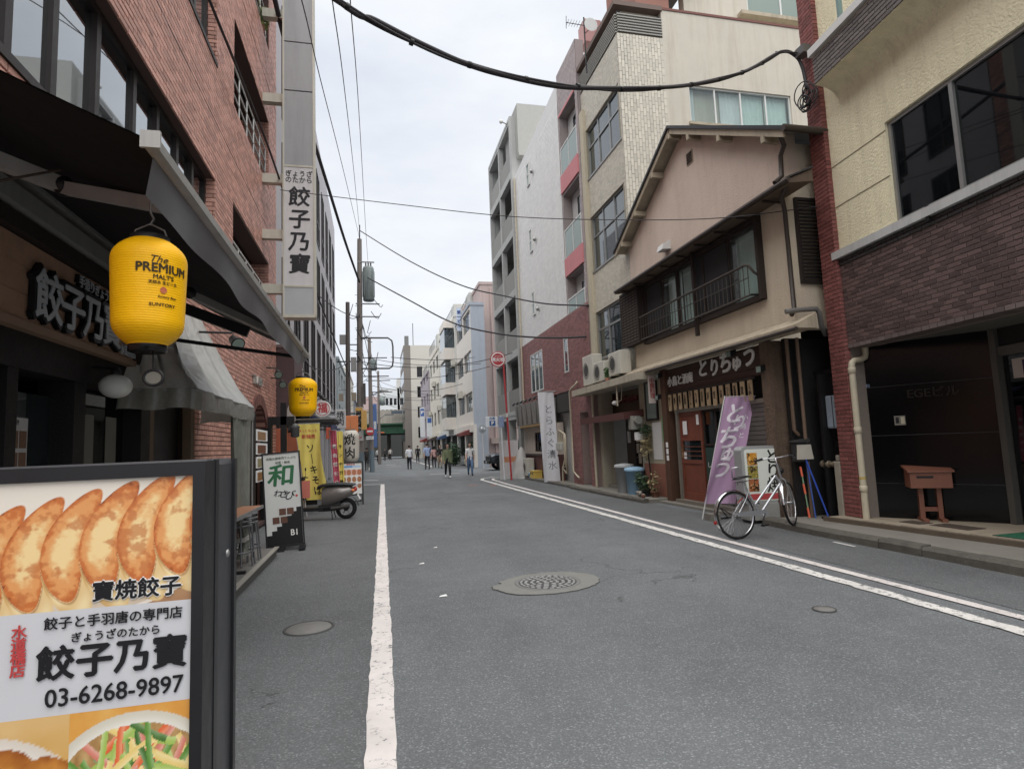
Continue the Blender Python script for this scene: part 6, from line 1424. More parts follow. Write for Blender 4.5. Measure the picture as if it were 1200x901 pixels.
mb = MB(); mb.box(-.325, -.305, BY - .012, BY + .06, .12, 1.492); mb.box(-.845, -.825, BY - .012, BY + .06, .12, 1.492); mb.box(-.825, -.325, BY - .012, BY + .06, 1.468, 1.492); mb.box(-.825, -.325, BY - .012, BY + .06, .12, .15); mb.build("front_frame", BLKF, lx)
MB().bbox(-.84, -.309, BY + .06, BY + .235, .11, 1.495, .012).build("case", DGR, lx)
mb = MB(); mb.box(-.309, -.3035, BY + .062, BY + .085, .11, 1.494); mb.box(-.309, -.3025, BY + .215, BY + .236, .11, 1.494); mb.build("side_trim", M("side_trim", (44, 45, 48), .4, metal=.4), lx)
for z in (.4, .86, 1.3): MB().lathe((-.303, BY + .15, z), [(.008, 0), (.008, .003), (.004, .005)], 10, 'x').build("screw", ALU, lx)
MB().box(-.825, -.325, BY + .001, BY + .05, .15, 1.468).build("back_panel", M("panel_white", (226, 224, 220), .5), lx)
PF = M_vcol("sign_film", .3, .5, .15)
printed("dumpling_photo", FBX, -.825, -.325, 1.247, 1.467, .004, 400, 176, pic_gyoza, lx, PF)
printed("text_band", FBX, -.825, -.325, 1.076, 1.247, .004, 8, 3, lambda u, v: (208, 209, 212), lx, PF)
printed("wings_photo", FBX, -.825, -.512, .84, 1.076, .004, 90, 66, pic_wings, lx, PF)
printed("salad_photo", FBX, -.512, -.325, .84, 1.076, .0042, 120, 110, lambda u, v: pic_salad(u * .8 + .1, v), lx, PF)
printed("lower_print", FBX, -.825, -.325, .15, .84, .004, 40, 40, lambda u, v: mixc((206, 150, 80), (236, 220, 190), fbm(u * 4, v * 6, 3)), lx, PF)
BI = M("board_ink", (26, 26, 30), .4); WI = M("board_white_ink", (240, 238, 232), .4); RI = M("board_red_ink", (206, 50, 48), .4)
def bt(s, size, x, z, mat, bold=.02, sx=1.0, d=-.007, **k): text(s, size, mat, lx, (x, BY + d, z), (1, 0, .0), (0, 0, 1), bold, .0004, sx=sx, **k)
bt("寶焼餃子", .0355, -.413, 1.272, WI, .10, d=-.0055); bt("寶焼餃子", .0355, -.413, 1.272, BI, .03)
bt("餃子と手羽唐の専門店", .0215, -.447, 1.226, BI, .02); bt("ぎょうざのたから", .0175, -.444, 1.2, BI, .02)
bt("餃子乃寶", .0585, -.447, 1.158, BI, .04); bt("03-6268-9897", .041, -.443, 1.104, BI, .015, .92)
bt(vtext("水道橋店"), .0235, -.590, 1.186, RI, .03, line=.88)

# ---- wooden bar table, stacked stools
tbl = thing("bar_table", "narrow wooden table with pedestal leg on the stone step", "table", (-1.72, 7.2, .125))
MB().bbox(-2.1, -1.39, 6.2, 8.0, .84, .87, .006).build("table_top", M("table_wood", (164, 108, 70), .45, .25, 6, .1, 40), tbl); mb = MB(); mb.box(-1.39, -1.375, 6.2, 8.0, .835, .872); mb.box(-2.1, -1.375, 6.185, 6.2, .835, .872); mb.build("edge_trim", ALU, tbl)
for y in (6.7, 7.6):
    MB().cyl((-1.72, y, .13), (-1.72, y, .84), .035, n=12).build("leg", BLACKM, tbl)
    m_ = MB(); m_.bar((-1.95, y, .14), (-1.5, y, .14), .07, .03); m_.bar((-1.72, y - .22, .142), (-1.72, y + .22, .142), .07, .03); m_.build("base", BLACKM, tbl)
for i, y in enumerate((8.15, 8.55)):
    t = thing("metal_stool", ["stack of grey metal stools under the table end, nearer one", "stack of grey metal stools beside the folding sign, farther one"][i], "stool", (-1.7, y, .125), group="metal stools on the step")
    STM = M("stool_metal", (118, 120, 124), .4, .12, 10, metal=.6)
    for k in range(3): MB().lathe((-1.7, y, .60 + k * .055), [(.15, 0), (.16, .01), (.16, .025), (.14, .03)], 20).build("seat", STM, t)
    for k in range(8):
        a = 2 * math.pi * (k + .5) / 8; m_ = MB(); m_.tube([(-1.7 + .2 * math.cos(a), y + .2 * math.sin(a), .128), (-1.7 + .17 * math.cos(a), y + .17 * math.sin(a), .45), (-1.7 + .15 * math.cos(a), y + .15 * math.sin(a), .61)], .011, 6); m_.build("leg", STM, t)
    m_ = MB(); m_.tube([(-1.7 + .188 * math.cos(2 * math.pi * q / 20), y + .188 * math.sin(2 * math.pi * q / 20), .3) for q in range(20)], .009, 5, closed=True); m_.build("foot_ring", STM, t)
t = thing("tray_stand", "black round base lying on the step near the menu board", "stand", (-1.62, 6.6, .125)); MB().lathe((-1.6, 6.55, .127), [(.2, 0), (.2, .02), (.17, .03), (.03, .05), (.03, .09)], 24).build("base", BLACKM, t); MB().lathe((-1.66, 6.1, .127), [(.22, 0), (.22, .015), (.2, .02)], 24).build("plate", ALU, t)

# ---- folding sign with green brush character
ws = thing("folding_sign", "tall white folding sign with green brush character and stair pattern, leaning slightly", "sign", (-1.38, 9.95, 0)); ws.rotation_euler = (R(-4), R(-3.2), R(5))
FWs = FC(0)
mb = MB(); W2, H2 = .285, 1.53
mb.box(-W2, -W2 + .022, -.02, .03, .06, H2); mb.box(W2 - .022, W2, -.02, .03, .06, H2); mb.box(-W2 + .022, W2 - .022, -.02, .03, H2 - .022, H2); mb.box(-W2 + .022, W2 - .022, -.02, .03, .06, .085); mb.build("frame", BLKF, ws, world=False)
MB().box(-W2 + .02, W2 - .02, -.006, .02, .08, H2 - .02).build("panel", M("wasabi_panel", (208, 212, 208), .5, .04), ws, world=False)
mb = MB()
for i in range(7): mb.box(-W2 + .022 + i * .0745, -W2 + .022 + (i + 1) * .0745 + (.0005), -.0085, -.006, .085, .25 + .062 * (i if i < 4 else i + .4))
mb.build("stair_print", M("stair_black", (24, 24, 26), .5), ws, world=False)
mb = MB(); mb.box(-.27, -.02, -.16, .3, .0, .06); mb.box(.2, .29, -.2, .35, .0, .05); mb.build("foot", BLKF, ws, world=False)
mb = MB(); mb.bar((0, .05, 1.45), (0, .42, .03), .5, .02); mb.build("back_leaf", BLKF, ws, world=False)
def lt(s, size, mat, parent, pos, bold=.02, sx=1.0, name="lettering", line=1.0, shear=0.0, space=1.0):
    sv = parent.location.copy(); parent.location = (0, 0, 0); pp = parent.parent; parent.parent = None
    o = text(s, size, mat, parent, pos, (1, 0, 0), (0, 0, 1), bold, .0004, sx=sx, line=line, shear=shear, name=name, space=space)
    parent.location = sv; parent.parent = pp; return o
GRB = M("brush_green", (22, 110, 62), .5)
lt("浜焼の御寿司てんぷら", .045, M("dim_ink", (74, 92, 80), .5), ws, (0, -.009, 1.43)); lt("旬菜・鮮魚", .045, M("dim_ink", (74, 92, 80)), ws, (.02, -.009, 1.36))
lt("和", .36, GRB, ws, (-.02, -.009, 1.14), .03, 1.15, shear=.1)
for s_, x, z, q in (("わ", -.08, .88, .12), ("さ", .0, .86, .13), ("び", .09, .83, .15)): lt(s_, q, INKB, ws, (x, -.009, z), .012, 1.1, shear=.2)
lt("●", .05, RI, ws, (.2, -.009, .82), .02)
for i in range(4): MB().box(-.17 + (i % 2) * .115 + (.0 if i < 2 else .1) - .0, -.07 + (i % 2) * .115 + (.0 if i < 2 else .1), -.0115, -.009, .42 + (.0 if i < 2 else .125), .52 + (.0 if i < 2 else .125)).build("dish_photo", M("dish_photo_brown", (104, 66, 48), .5, .5, 45), ws, world=False)
lt("B1", .13, WI, ws, (.14, -.011, .26), .02, .9)

# ---- banner flags
def flag(label, base, w, h, top_z, body_mat, ux, lean=0.0, rows=26, ripple=.03, pole=True, name="banner_flag", pinch=0.0, slack=0.0):
    t = thing(name, label, "banner", (base[0], base[1], 0))
    ux = Vector((*ux, 0)).normalized(); nv = Vector((ux.y, -ux.x, 0)); o0 = Vector((base[0], base[1], 0))
    def P(u, v, off=0):   # u 0..1 from pole side, v 0 top..1 bottom
        rip = ripple * (math.sin(u * 5.5 + v * 3) * (.3 + v)) + .012 * math.sin(u * 17 + v * 9)
        ww = w * (1 - pinch * math.sin(math.pi * v))
        p = o0 + ux * (ww * u + lean * v + slack * math.sin(v * 6) * u) + nv * (rip + off); p.z = top_z - h * v
        return p
    rings = [[tuple(P(i / 14, k / rows)) for i in range(15)] for k in range(rows + 1)]
    mb = MB(); mb.loft(rings, closed=False, smooth=True); c_ = mb.build("cloth", body_mat, t)
    m_ = MB(); 
    if pole:
        m_.tube([(*(o0 + ux * (lean * 1.05 - .01)).xy, .02), (*(o0 + ux * (-.01)).xy, top_z + .03)], .011, 8); m_.tube([tuple(P(-.02, 0, .0) + Vector((0, 0, .012))), tuple(P(1.02, 0, 0) + Vector((0, 0, .012)))], .007, 6); m_.build("pole", ALUW, t)
    def tx(s, size, u, v, mat, bold=.02, sx=1.0, shear=0.0):
        def bend(x, y, zz):
            q = P(u + x / w, v - y / h, .004 + zz); return tuple(q)
        text(s, size, mat, t, (0, 0, 0), (1, 0, 0), (0, 0, 1), bold, .0005, sx=sx, bend=bend, shear=shear)
    return t, tx
YELB = M("yellow_cloth", (236, 214, 60), .8, .08, 6); PINKB = M("hot_pink_cloth", (206, 76, 104), .8, .08, 6)
t, tx = flag("yellow banner flag with black characters behind the scooter", (-1.84, 14.75), .56, 1.78, 2.17, YELB, (1, -.15), lean=.26, ripple=.05, pinch=.12)
tx("ほっともっと", .075, .5, .09, M("banner_red", (214, 84, 44), .7), .02); tx("新発売", .11, .5, .17, M("banner_red", (214, 84, 44)), .04)
for i, ch in enumerate("ソーキそば"): tx(ch if ch != "ー" else "｜", .22, .52, .33 + i * .14, INKB, .02, .95)
m_ = MB(); m_.box(-1.74, -1.5, 14.6, 14.62, .45, .85); m_.build("cloth_corner", M("salmon_cloth", (226, 120, 96), .8), t)
t, tx = flag("narrow pink and yellow banner flag left of the white paper lantern", (-1.17, 16.3), .16, 1.7, 2.05, PINKB, (1, -.1), lean=.12, ripple=.02)
for i, ch in enumerate("宴会受付中"): tx(ch, .12, .5, .25 + i * .14, M("banner_white", (240, 236, 230), .7), .03)
t, tx = flag("narrow yellow banner flag beside the pink one", (-1.0, 16.4), .15, 1.65, 2.03, YELB, (1, -.1), lean=.05, ripple=.02)
for i, ch in enumerate("ランチ営業"): tx(ch, .1, .5, .25 + i * .14, INKB, .02)

# ---- menu A-board, white lantern, small signs
ab = thing("menu_board", "black framed menu board with food photos standing by the white edge line", "sign", (-.66, 17.2, 0)); ab.rotation_euler = (R(-6), 0, R(4))
mb = MB(); mb.box(-.32, -.28, -.02, .02, 0, 1.2); mb.box(.28, .32, -.02, .02, 0, 1.2); mb.box(-.28, .28, -.02, .02, 1.16, 1.2); mb.box(-.28, .28, -.02, .02, .26, .30); mb.box(-.28, .28, -.02, .02, .08, .11); mb.build("frame", BLKF, ab, world=False)
mb = MB(); mb.bar((-.3, .02, 1.1), (-.3, .4, .1), .03, .03); mb.bar((.3, .02, 1.1), (.3, .4, .1), .03, .03); mb.build("back_leg", BLKF, ab, world=False)
def pic_menu(u, v):
    c = (232, 230, 226)
    if .08 < v < .15 and .05 < u < .95: c = (110, 160, 210) if u < .55 else mixc((150, 190, 230), c, .3)
    for r_, (a, b) in enumerate(((.2, .4), (.44, .62), (.66, .82))):
        if a < v < b: 
            k = int(u * 4); d = ((u * 4 - k - .5) / .42) ** 2 + ((v - (a + b) / 2) / ((b - a) / 2)) ** 2
            if d < 1: c = mixc((206, 140, 90), (130, 84, 54), fbm(u * 30, v * 30, r_))
            if r_ == 0: c = mixc(c, (214, 120, 90), .4)
    return c
sv = ab.location.copy(); printed("menu_print", FC(0), -.28, .28, .30, 1.16, .004, 60, 70, pic_menu, ab, M_vcol("menu_film", .45), world=False)
lt("焼肉定食", .06, RI, ab, (-.02, -.006, 1.12), .02)
PAPL = M("white_lantern_paper", (206, 198, 184), .7, .08, 8, streak=.15)
lantern((-.73, 18.5, 1.62), .27, 1.0, "white paper lantern with black brush characters above the menu board", PAPL, lambda w, t: (w("焼", .36, .2, R(-93), INKB, .03), w("肉", .36, -.2, R(-93), INKB, .03)), grp="restaurant lanterns", capr=.55)
for (x, y, z, w_, h, col, s_, lb) in ((-1.1, 20.0, 2.55, .34, .62, (196, 194, 192), "焼肉", "small white blade sign above the blue awning"), (-.9, 24.0, 2.45, .50, .85, (236, 130, 50), "", "orange illuminated blade sign beyond the white lantern"), (-.55, 31.2, 3.05, .28, 1.0, (226, 170, 60), "", "narrow yellow blade sign beside the utility pole"), (.0, 47.5, 3.4, .3, 3.4, (76, 110, 170), "居酒屋", "tall blue blade sign far down the left side"), (-1.9, 27.0, 2.3, .4, .5, (220, 86, 40), "", "small red orange sign under the orange blade sign")):
    t = thing("blade_sign", lb, "sign", (x, y, z - h / 2)); MB().bbox(x - w_ / 2, x + w_ / 2, y, y + .14, z - h / 2, z + h / 2, .015).build("panel", M("blade_%d_%d" % (col[0], col[1]), col, .5, .06), t)
    MB().box(-2.4, x - w_ / 2, y + .05, y + .09, z + h * .3, z + h * .3 + .05).build("bracket", BLACKM, t)
    if s_: text(vtext(s_), min(w_ * .75, h / len(s_) * .85), INKB if col[0] > 150 else WI, t, (x, y - .003, z), (1, 0, 0), (0, 0, 1), .02, line=.9)
# ================================================================ SCOOTER AND BICYCLE (local x forward, y left, z up)
TYRE = M("tyre_rubber", (24, 24, 25), .8, .15, 30, .2, 120); CHROME = M("chrome", (190, 190, 192), .18, .06, 20, metal=.95); SILV = M("silver_paint", (168, 168, 170), .3, .06, 10, metal=.6); BLKP = M("black_plastic", (28, 28, 30), .5, .1, 20)
def wheel(parent, c, r, tw, name="wheel", spokes=0, disc=False):
    w = bpy.data.objects.new(name, None); COL.objects.link(w); w.parent = parent; w.location = c; w.empty_display_size = .1
    prof = [(r - tw * .9, -tw * .35), (r - tw * .5, -tw * .5), (r - tw * .12, -tw * .36), (r, 0), (r - tw * .12, tw * .36), (r - tw * .5, tw * .5), (r - tw * .9, tw * .35)]
    MB().lathe((0, 0, 0), prof, 40, 'y', cap=False).build("tyre", TYRE, w, world=False)
    ri = r - tw * .85
    MB().lathe((0, 0, 0), [(ri + .004, -tw * .34), (ri - .012, -tw * .3), (ri - .016, 0), (ri - .012, tw * .3), (ri + .004, tw * .34)], 40, 'y', cap=False).build("rim", CHROME if spokes else SILV, w, world=False)
    MB().cyl((0, -.045, 0), (0, .045, 0), .022 if spokes else .06, n=12).build("hub", CHROME if spokes else BLKP, w, world=False)
    mb = MB()
    if spokes:
        for k in range(spokes):
            a = 2 * math.pi * k / spokes; b = a + (.5 if k % 2 else -.5); sy = .03 if k % 4 < 2 else -.03
            mb.cyl((.02 * math.cos(b), sy, .02 * math.sin(b)), ((ri - .01) * math.cos(a), 0, (ri - .01) * math.sin(a)), .0016, n=4, cap=False)
    else:
        for k in range(6):
            a = 2 * math.pi * k / 6; mb.bar((.04 * math.cos(a), 0, .04 * math.sin(a)), ((ri - .005) * math.cos(a), 0, (ri - .005) * math.sin(a)), .03, .035, (0, 1, 0))
    mb.build("spokes", CHROME if spokes else SILV, w, world=False)
    return w
def L(mb, name, mat, parent): return mb.build(name, mat, parent, world=False)
# scooter, nose towards the wall
sc = thing("motor_scooter", "grey and black motor scooter parked nose to the wall behind the folding sign", "scooter", (-1.24, 13.95, 0), R(172)); sc.scale = (.95, .95, .95)
wheel(sc, (-.62, 0, .245), .245, .1); wheel(sc, (.62, 0, .235), .235, .09)
def sect(x, yw, z0, z1): return [(x, -yw * .8, z0), (x, -yw, (z0 + z1) / 2), (x, -yw * .75, z1), (x, yw * .75, z1), (x, yw, (z0 + z1) / 2), (x, yw * .8, z0)]
GRYP = M("scooter_grey", (128, 122, 118), .32, .06, 10, metal=.5)
mb = MB(); mb.loft([sect(-.82, .07, .62, .70), sect(-.7, .13, .52, .76), sect(-.45, .155, .40, .78), sect(-.2, .155, .33, .77), sect(-.08, .13, .30, .74)], True, smooth=True); L(mb, "rear_body", GRYP, sc)
mb = MB(); mb.loft([[(x, y * w_, z + dz) for y, dz in ((-1, 0), (-.9, .055), (0, .08), (.9, .055), (1, 0))] for x, w_, z in ((-.84, .09, .74), (-.6, .14, .77), (-.3, .15, .775), (-.1, .14, .755), (.02, .11, .72))], True, smooth=True); L(mb, "seat", BLKP, sc)
mb = MB(); mb.box(-.1, .42, -.15, .15, .22, .30); L(mb, "floorboard", BLKP, sc)
mb = MB(); mb.loft([sect(-.5, .10, .22, .44), sect(-.25, .12, .2, .40), sect(0, .12, .2, .34)], True); L(mb, "engine_cover", BLKP, sc)
mb = MB(); mb.loft([[(.36, -.2, .3), (.36, .2, .3), (.42, .2, .3), (.42, -.2, .3)], [(.46, -.2, .6), (.46, .2, .6), (.54, .17, .6), (.54, -.17, .6)], [(.42, -.12, .92), (.42, .12, .92), (.5, .1, .94), (.5, -.1, .94)]], True, smooth=True); L(mb, "front_shield", GRYP, sc)
mb = MB(); mb.tube([(.62, .06, .235), (.56, .05, .5), (.46, 0, .8), (.42, 0, .98)], .025, 8); L(mb, "fork", BLKP, sc)
mb = MB(); mb.tube([(.34, -.33, .98), (.4, -.15, 1.0), (.44, 0, .98), (.4, .15, 1.0), (.34, .33, .98)], .014, 8); mb.loft([sect(.34, .12, .93, 1.02), sect(.5, .1, .92, 1.0)], True, smooth=True); L(mb, "handlebar", BLKP, sc)
for s_ in (-1, 1):
    mb = MB(); mb.tube([(.36, .22 * s_, 1.0), (.38, .27 * s_, 1.14)], .006, 6); mb.sphere((.38, .28 * s_, 1.18), .055, 10, 6, (.25, 1, .8)); L(mb, "mirror", BLKP, sc)
mb = MB(); mb.loft([sect(.48, .07, .62, .74), sect(.565, .05, .64, .72)], True); L(mb, "headlamp", M("lamp_glass", (210, 214, 216), .15), sc)
mb = MB(); mb.sphere((-.83, 0, .68), .07, 12, 8, (.7, 1.1, .8)); L(mb, "tail_lamp", M("tail_red", (206, 44, 26), .25), sc)
for s_ in (-1, 1): mb = MB(); mb.sphere((-.80, .12 * s_, .66), .04, 10, 6); L(mb, "indicator", M("amber", (236, 120, 30), .25), sc)
mb = MB(); mb.bar((-.86, 0, .58), (-.98, 0, .38), .14, .01); L(mb, "number_plate_bracket", BLKP, sc); mb = MB(); mb.bar((-.885, 0, .56), (-.95, 0, .44), .2, .006); L(mb, "number_plate", ALUW, sc)
mb = MB(); mb.loft([[(-.62 + .29 * math.cos(a), y, .245 + .29 * math.sin(a)) for a in [R(40 + 12 * i) for i in range(12)]] for y in (-.06, .06)], closed=False, smooth=True); L(mb, "mudguard", BLKP, sc)
mb = MB(); mb.cyl((-.72, .14, .3), (-.3, .15, .26), .045, n=10); L(mb, "exhaust", M("exhaust", (70, 68, 66), .5, metal=.5), sc)
mb = MB(); mb.tube([(-.3, .1, .25), (-.34, .18, .02)], .012, 6); mb.tube([(-.3, -.1, .25), (-.34, -.18, .02)], .012, 6); L(mb, "centre_stand", BLKP, sc)
mb = MB(); mb.tube([(-.80, -.14, .74), (-.9, -.1, .78), (-.9, .1, .78), (-.80, .14, .74)], .012, 6); L(mb, "grab_rail", SILV, sc)

# bicycle, front wheel up on the kerb
bk = thing("bicycle", "silver city bicycle with black saddle leaning at the kerb beside the light box sign", "bicycle", (5.13, 7.76, 0)); bk.rotation_euler = (R(-5), R(-5.5), R(7))
RB = .345; WBs = 1.08
wheel(bk, (0, 0, RB), RB, .036, spokes=32)
fw = bpy.data.objects.new("front_fork", None); COL.objects.link(fw); fw.parent = bk; fw.location = (WBs - .09, 0, RB); fw.rotation_euler = (0, 0, R(32)); fw.empty_display_size = .1
# front assembly lives under one part so that it turns together
mbw = MB(); mbw.lathe((.09, 0, 0), [(RB - .033, -.012), (RB - .018, -.018), (RB, 0), (RB - .018, .018), (RB - .033, .012)], 40, 'y', cap=False); L(mbw, "tyre", TYRE, fw)
mbw = MB(); mbw.lathe((.09, 0, 0), [(RB - .03, -.013), (RB - .045, -.01), (RB - .045, .01), (RB - .03, .013)], 40, 'y', cap=False); L(mbw, "rim", CHROME, fw)
mbw = MB()
for k in range(32):
    a = 2 * math.pi * k / 32; b = a + (.5 if k % 2 else -.5); mbw.cyl((.09 + .02 * math.cos(b), .03 if k % 4 < 2 else -.03, .02 * math.sin(b)), (.09 + (RB - .04) * math.cos(a), 0, (RB - .04) * math.sin(a)), .0016, n=4, cap=False)
mbw.cyl((.09, -.05, 0), (.09, .05, 0), .02, n=10); L(mbw, "spokes", CHROME, fw)
mbw = MB()
for s_ in (-1, 1): mbw.tube([(.09, .05 * s_, 0), (.02, .05 * s_, .26), (-.02, .04 * s_, .36), (-.03, 0, .40)], .011, 8)
mbw.tube([(-.03, 0, .38), (-.09, 0, .62)], .016, 8); L(mbw, "fork_blades", SILV, fw)
mbw = MB(); mbw.tube([(-.09, 0, .60), (-.10, 0, .68), (-.06, .0, .70)], .013, 8); mbw.tube([(-.16, -.28, .70), (-.06, -.2, .715), (-.04, -.06, .70), (-.04, .06, .70), (-.06, .2, .715), (-.16, .28, .70)], .011, 8); L(mbw, "handlebar", CHROME, fw)
for s_ in (-1, 1): mbw = MB(); mbw.cyl((-.07, .20 * s_, .714), (-.17, .285 * s_, .698), .016, n=10); L(mbw, "grip", BLKP, fw); mbw = MB(); mbw.tube([(-.06, .17 * s_, .72), (-.03, .2 * s_, .70), (-.08, .27 * s_, .675)], .006, 6); L(mbw, "brake_lever", SILV, fw)
mbw = MB()
mbw.loft([[(.09 + (RB + .018 + dz) * math.cos(a), y, (RB + .018 + dz) * math.sin(a)) for y, dz in ((-.026, -.01), (0, 0), (.026, -.01))] for a in [R(25 + 8 * i) for i in range(20)]], closed=False, smooth=True); L(mbw, "mudguard", CHROME, fw)
mbw = MB(); mbw.sphere((.03, 0, .50), .05, 10, 6); mbw.bar((0, 0, .42), (.03, 0, .5), .02, .02); L(mbw, "lamp", BLKP, fw)
FRM = M("bike_frame_silver", (184, 186, 190), .28, .05, 10, metal=.55)
bb = (.44, 0, .28); st_ = (.30, 0, .66); hd1 = (WBs - .2, 0, RB + .44); hd0 = (WBs - .135, 0, RB + .32)
mb = MB(); mb.tube([bb, hd0], .019, 10); mb.tube([(.385, 0, .43), hd1], .017, 10); mb.tube([bb, st_], .016, 10); mb.tube([hd0, hd1], .02, 10)
for s_ in (-1, 1): mb.tube([(.0, .055 * s_, RB), (.2, .05 * s_, .305), bb], .010, 8); mb.tube([(.0, .055 * s_, RB), (.2, .045 * s_, .53), (.31, .01 * s_, .63)], .008, 8)
L(mb, "frame", FRM, bk)
mb = MB(); mb.tube([st_, (.275, 0, .80)], .013, 8); L(mb, "seat_post", CHROME, bk)
mb = MB(); mb.loft([[(x, y * w_, .80 + h_ * (1 - .35 * y * y) ) for y in (-1, -.6, 0, .6, 1)] for x, w_, h_ in ((.13, .085, .06), (.17, .11, .075), (.26, .095, .075), (.36, .045, .07), (.42, .022, .06))], True, smooth=True); mb.loft([[(x, y * w_, .795) for y in (-1, -.6, 0, .6, 1)] for x, w_ in ((.13, .085), (.17, .11), (.26, .095), (.36, .045), (.42, .022))], closed=False); L(mb, "saddle", BLKP, bk)
for s_ in (-1, 1): mb = MB(); mb.tube([(.2 + .012 * math.cos(q) , .05 * s_ + .018 * math.cos(q * 1.0), .745 + q * .0075) for q in [i * .7 for i in range(9)]], .004, 5); L(mb, "saddle_spring", CHROME, bk)
mb = MB(); mb.loft([[((RB + .02 + dz) * math.cos(a), y, RB + (RB + .02 + dz) * math.sin(a)) for y, dz in ((-.03, -.012), (-.015, 0), (.015, 0), (.03, -.012))] for a in [R(10 + 9 * i) for i in range(23)]], closed=False, smooth=True); L(mb, "mudguard", CHROME, bk)
mb = MB(); mb.loft([[(-.02, -.075, .33), (.52, -.075, .25), (.54, -.075, .29), (.5, -.075, .345), (.0, -.075, .385)], [(-.02, -.06, .33), (.52, -.06, .25), (.54, -.06, .29), (.5, -.06, .345), (.0, -.06, .385)]], True); L(mb, "chain_guard", M("chain_guard", (150, 152, 156), .4, .06, metal=.4), bk)
mb = MB(); mb.bar((.44, -.09, .28), (.36, -.09, .14), .012, .02); mb.bar((.44, .09, .28), (.52, .09, .42), .012, .02); mb.cyl((.44, -.09, .28), (.44, .09, .28), .02, n=10); L(mb, "crank", CHROME, bk)
for (x, y, z) in ((.36, -.14, .14), (.52, .14, .42)): mb = MB(); mb.box(x - .045, x + .045, y - .035, y + .035, z - .01, z + .012); L(mb, "pedal", BLKP, bk)
mb = MB(); mb.tube([(.0, .07, .34), (.02, .11, .15), (-.03, .16, -.0)], .010, 6); L(mb, "kickstand", CHROME, bk)
mb = MB(); mb.cyl((-.37, 0, .30), (-.385, 0, .30), .028, n=12); L(mb, "rear_reflector", M("reflector_red", (180, 30, 26), .3), bk)
mb = MB(); mb.tube([(.25, .0, .62), (.2, .03, .55), (.12, .05, .5)], .012, 6); L(mb, "lock", M("lock_red", (176, 40, 36), .4), bk)
# ================================================================ RIGHT SIDE STREET THINGS
# lilac banner flag of the grill restaurant on its water base
LIL = M("lilac_cloth", (186, 146, 184), .8, .07, 4)
t, tx = flag("lilac banner flag with white brush characters standing before the grill restaurant", (6.30, 9.66), .56, 1.92, 2.2, LIL, (1, -.22), lean=-.55, ripple=.05, pole=True)
for ch, u, v, s_ in (("と", .56, .17, .4), ("り", .34, .25, .3), ("ち", .60, .40, .46), ("ゅ", .52, .54, .34), ("う", .58, .68, .42)): tx(ch, s_, .95 - u, v, M("banner_white_ink", (236, 228, 236), .8), .03, 1.0, shear=.12)
for i, ch in enumerate("小鳥と"): tx(ch, .12, .8, .20 + i * .085, M("banner_white_ink", (236, 228, 236)), .015)
m_ = MB(); m_.tube([(6.3, 9.55, .02), (6.22, 9.75, .02), (6.0, 9.62, .22), (6.3, 9.55, .02)], .012, 6); m_.tube([(5.98, 9.7, .02), (6.4, 9.75, .02)], .014, 6); m_.build("stand", BLACKM, t); MB().box(5.75, 5.95, 9.55, 9.75, .0, .13).build("weight_block", M("concrete_block", (120, 114, 104), .9, .2, 12, .4, 40), t)

# rounded light box sign
lsb = thing("light_box_sign", "rounded white light box sign with food photos and black characters behind the bicycle", "sign", (6.5, 9.05, 0)); lsb.rotation_euler = (0, 0, R(-8))
def rrect(x0, x1, z0, z1, r, y): 
    p = []
    for cx, cz, a0 in ((x1 - r, z1 - r, 0), (x0 + r, z1 - r, 90), (x0 + r, z0 + r, 180), (x1 - r, z0 + r, 270)):
        for k in range(6): a = R(a0 + 18 * k); p.append((cx + r * math.cos(a), y, cz + r * math.sin(a)))
    return p
WH = M("light_box_face", (226, 232, 220), .35, .05, 5); LBC = M("light_box_case", (176, 178, 176), .35, .06, 8, metal=.4)
mb = MB(); mb.loft([rrect(-.42, .42, .33, 1.30, .08, -.14), rrect(-.42, .42, .33, 1.30, .08, .14)], True); L(mb, "case", LBC, lsb)
mb = MB(); mb.loft([rrect(-.37, .37, .38, 1.25, .06, -.150), rrect(-.37, .37, .38, 1.25, .06, -.139)], True); L(mb, "face", WH, lsb)
for i, c in enumerate(((206, 140, 40), (150, 140, 60), (170, 100, 60))): printed("food_photo", FC(0), -.33, -.15, .98 - i * .22, 1.19 - i * .22, .153, 20, 24, lambda u, v, c=c, i=i: mixc(mixc((40, 24, 12), c, sstep(.25, .5, fbm(u * 5, v * 6, i))), (250, 220, 150), sstep(.52, .75, fbm(u * 9, v * 9, i + 4))), lsb, M_vcol("lb_film", .35), world=False)
for i, ch in enumerate("とり焼"): lt(ch, .27, INKB, lsb, (.12, -.153, 1.10 - i * .24), .025)
MB().box(-.36, .36, -.154, -.1505, .40, .5).build("red_strip", M("red_strip", (196, 52, 56), .4), lsb, world=False); lt("●", .05, RI, lsb, (.3, -.153, 1.2), .03)
mb = MB(); mb.tube([(-.42, 0, .95), (-.54, 0, .94), (-.54, 0, .78), (-.42, 0, .77)], .012, 8); L(mb, "handle", CHROME, lsb)
mb = MB(); mb.cyl((.28, 0, 1.30), (.28, 0, 1.34), .06, n=14); L(mb, "top_cap", LBC, lsb)
mb = MB(); mb.box(-.36, .36, -.16, .16, .06, .33); L(mb, "weight_base", M("grey_plastic_base", (150, 150, 144), .6, .12, 8), lsb)
for s_ in (-.3, .3): mb = MB(); mb.cyl((s_, -.16, .04), (s_, .16, .04), .04, n=10); L(mb, "castor", BLACKM, lsb)
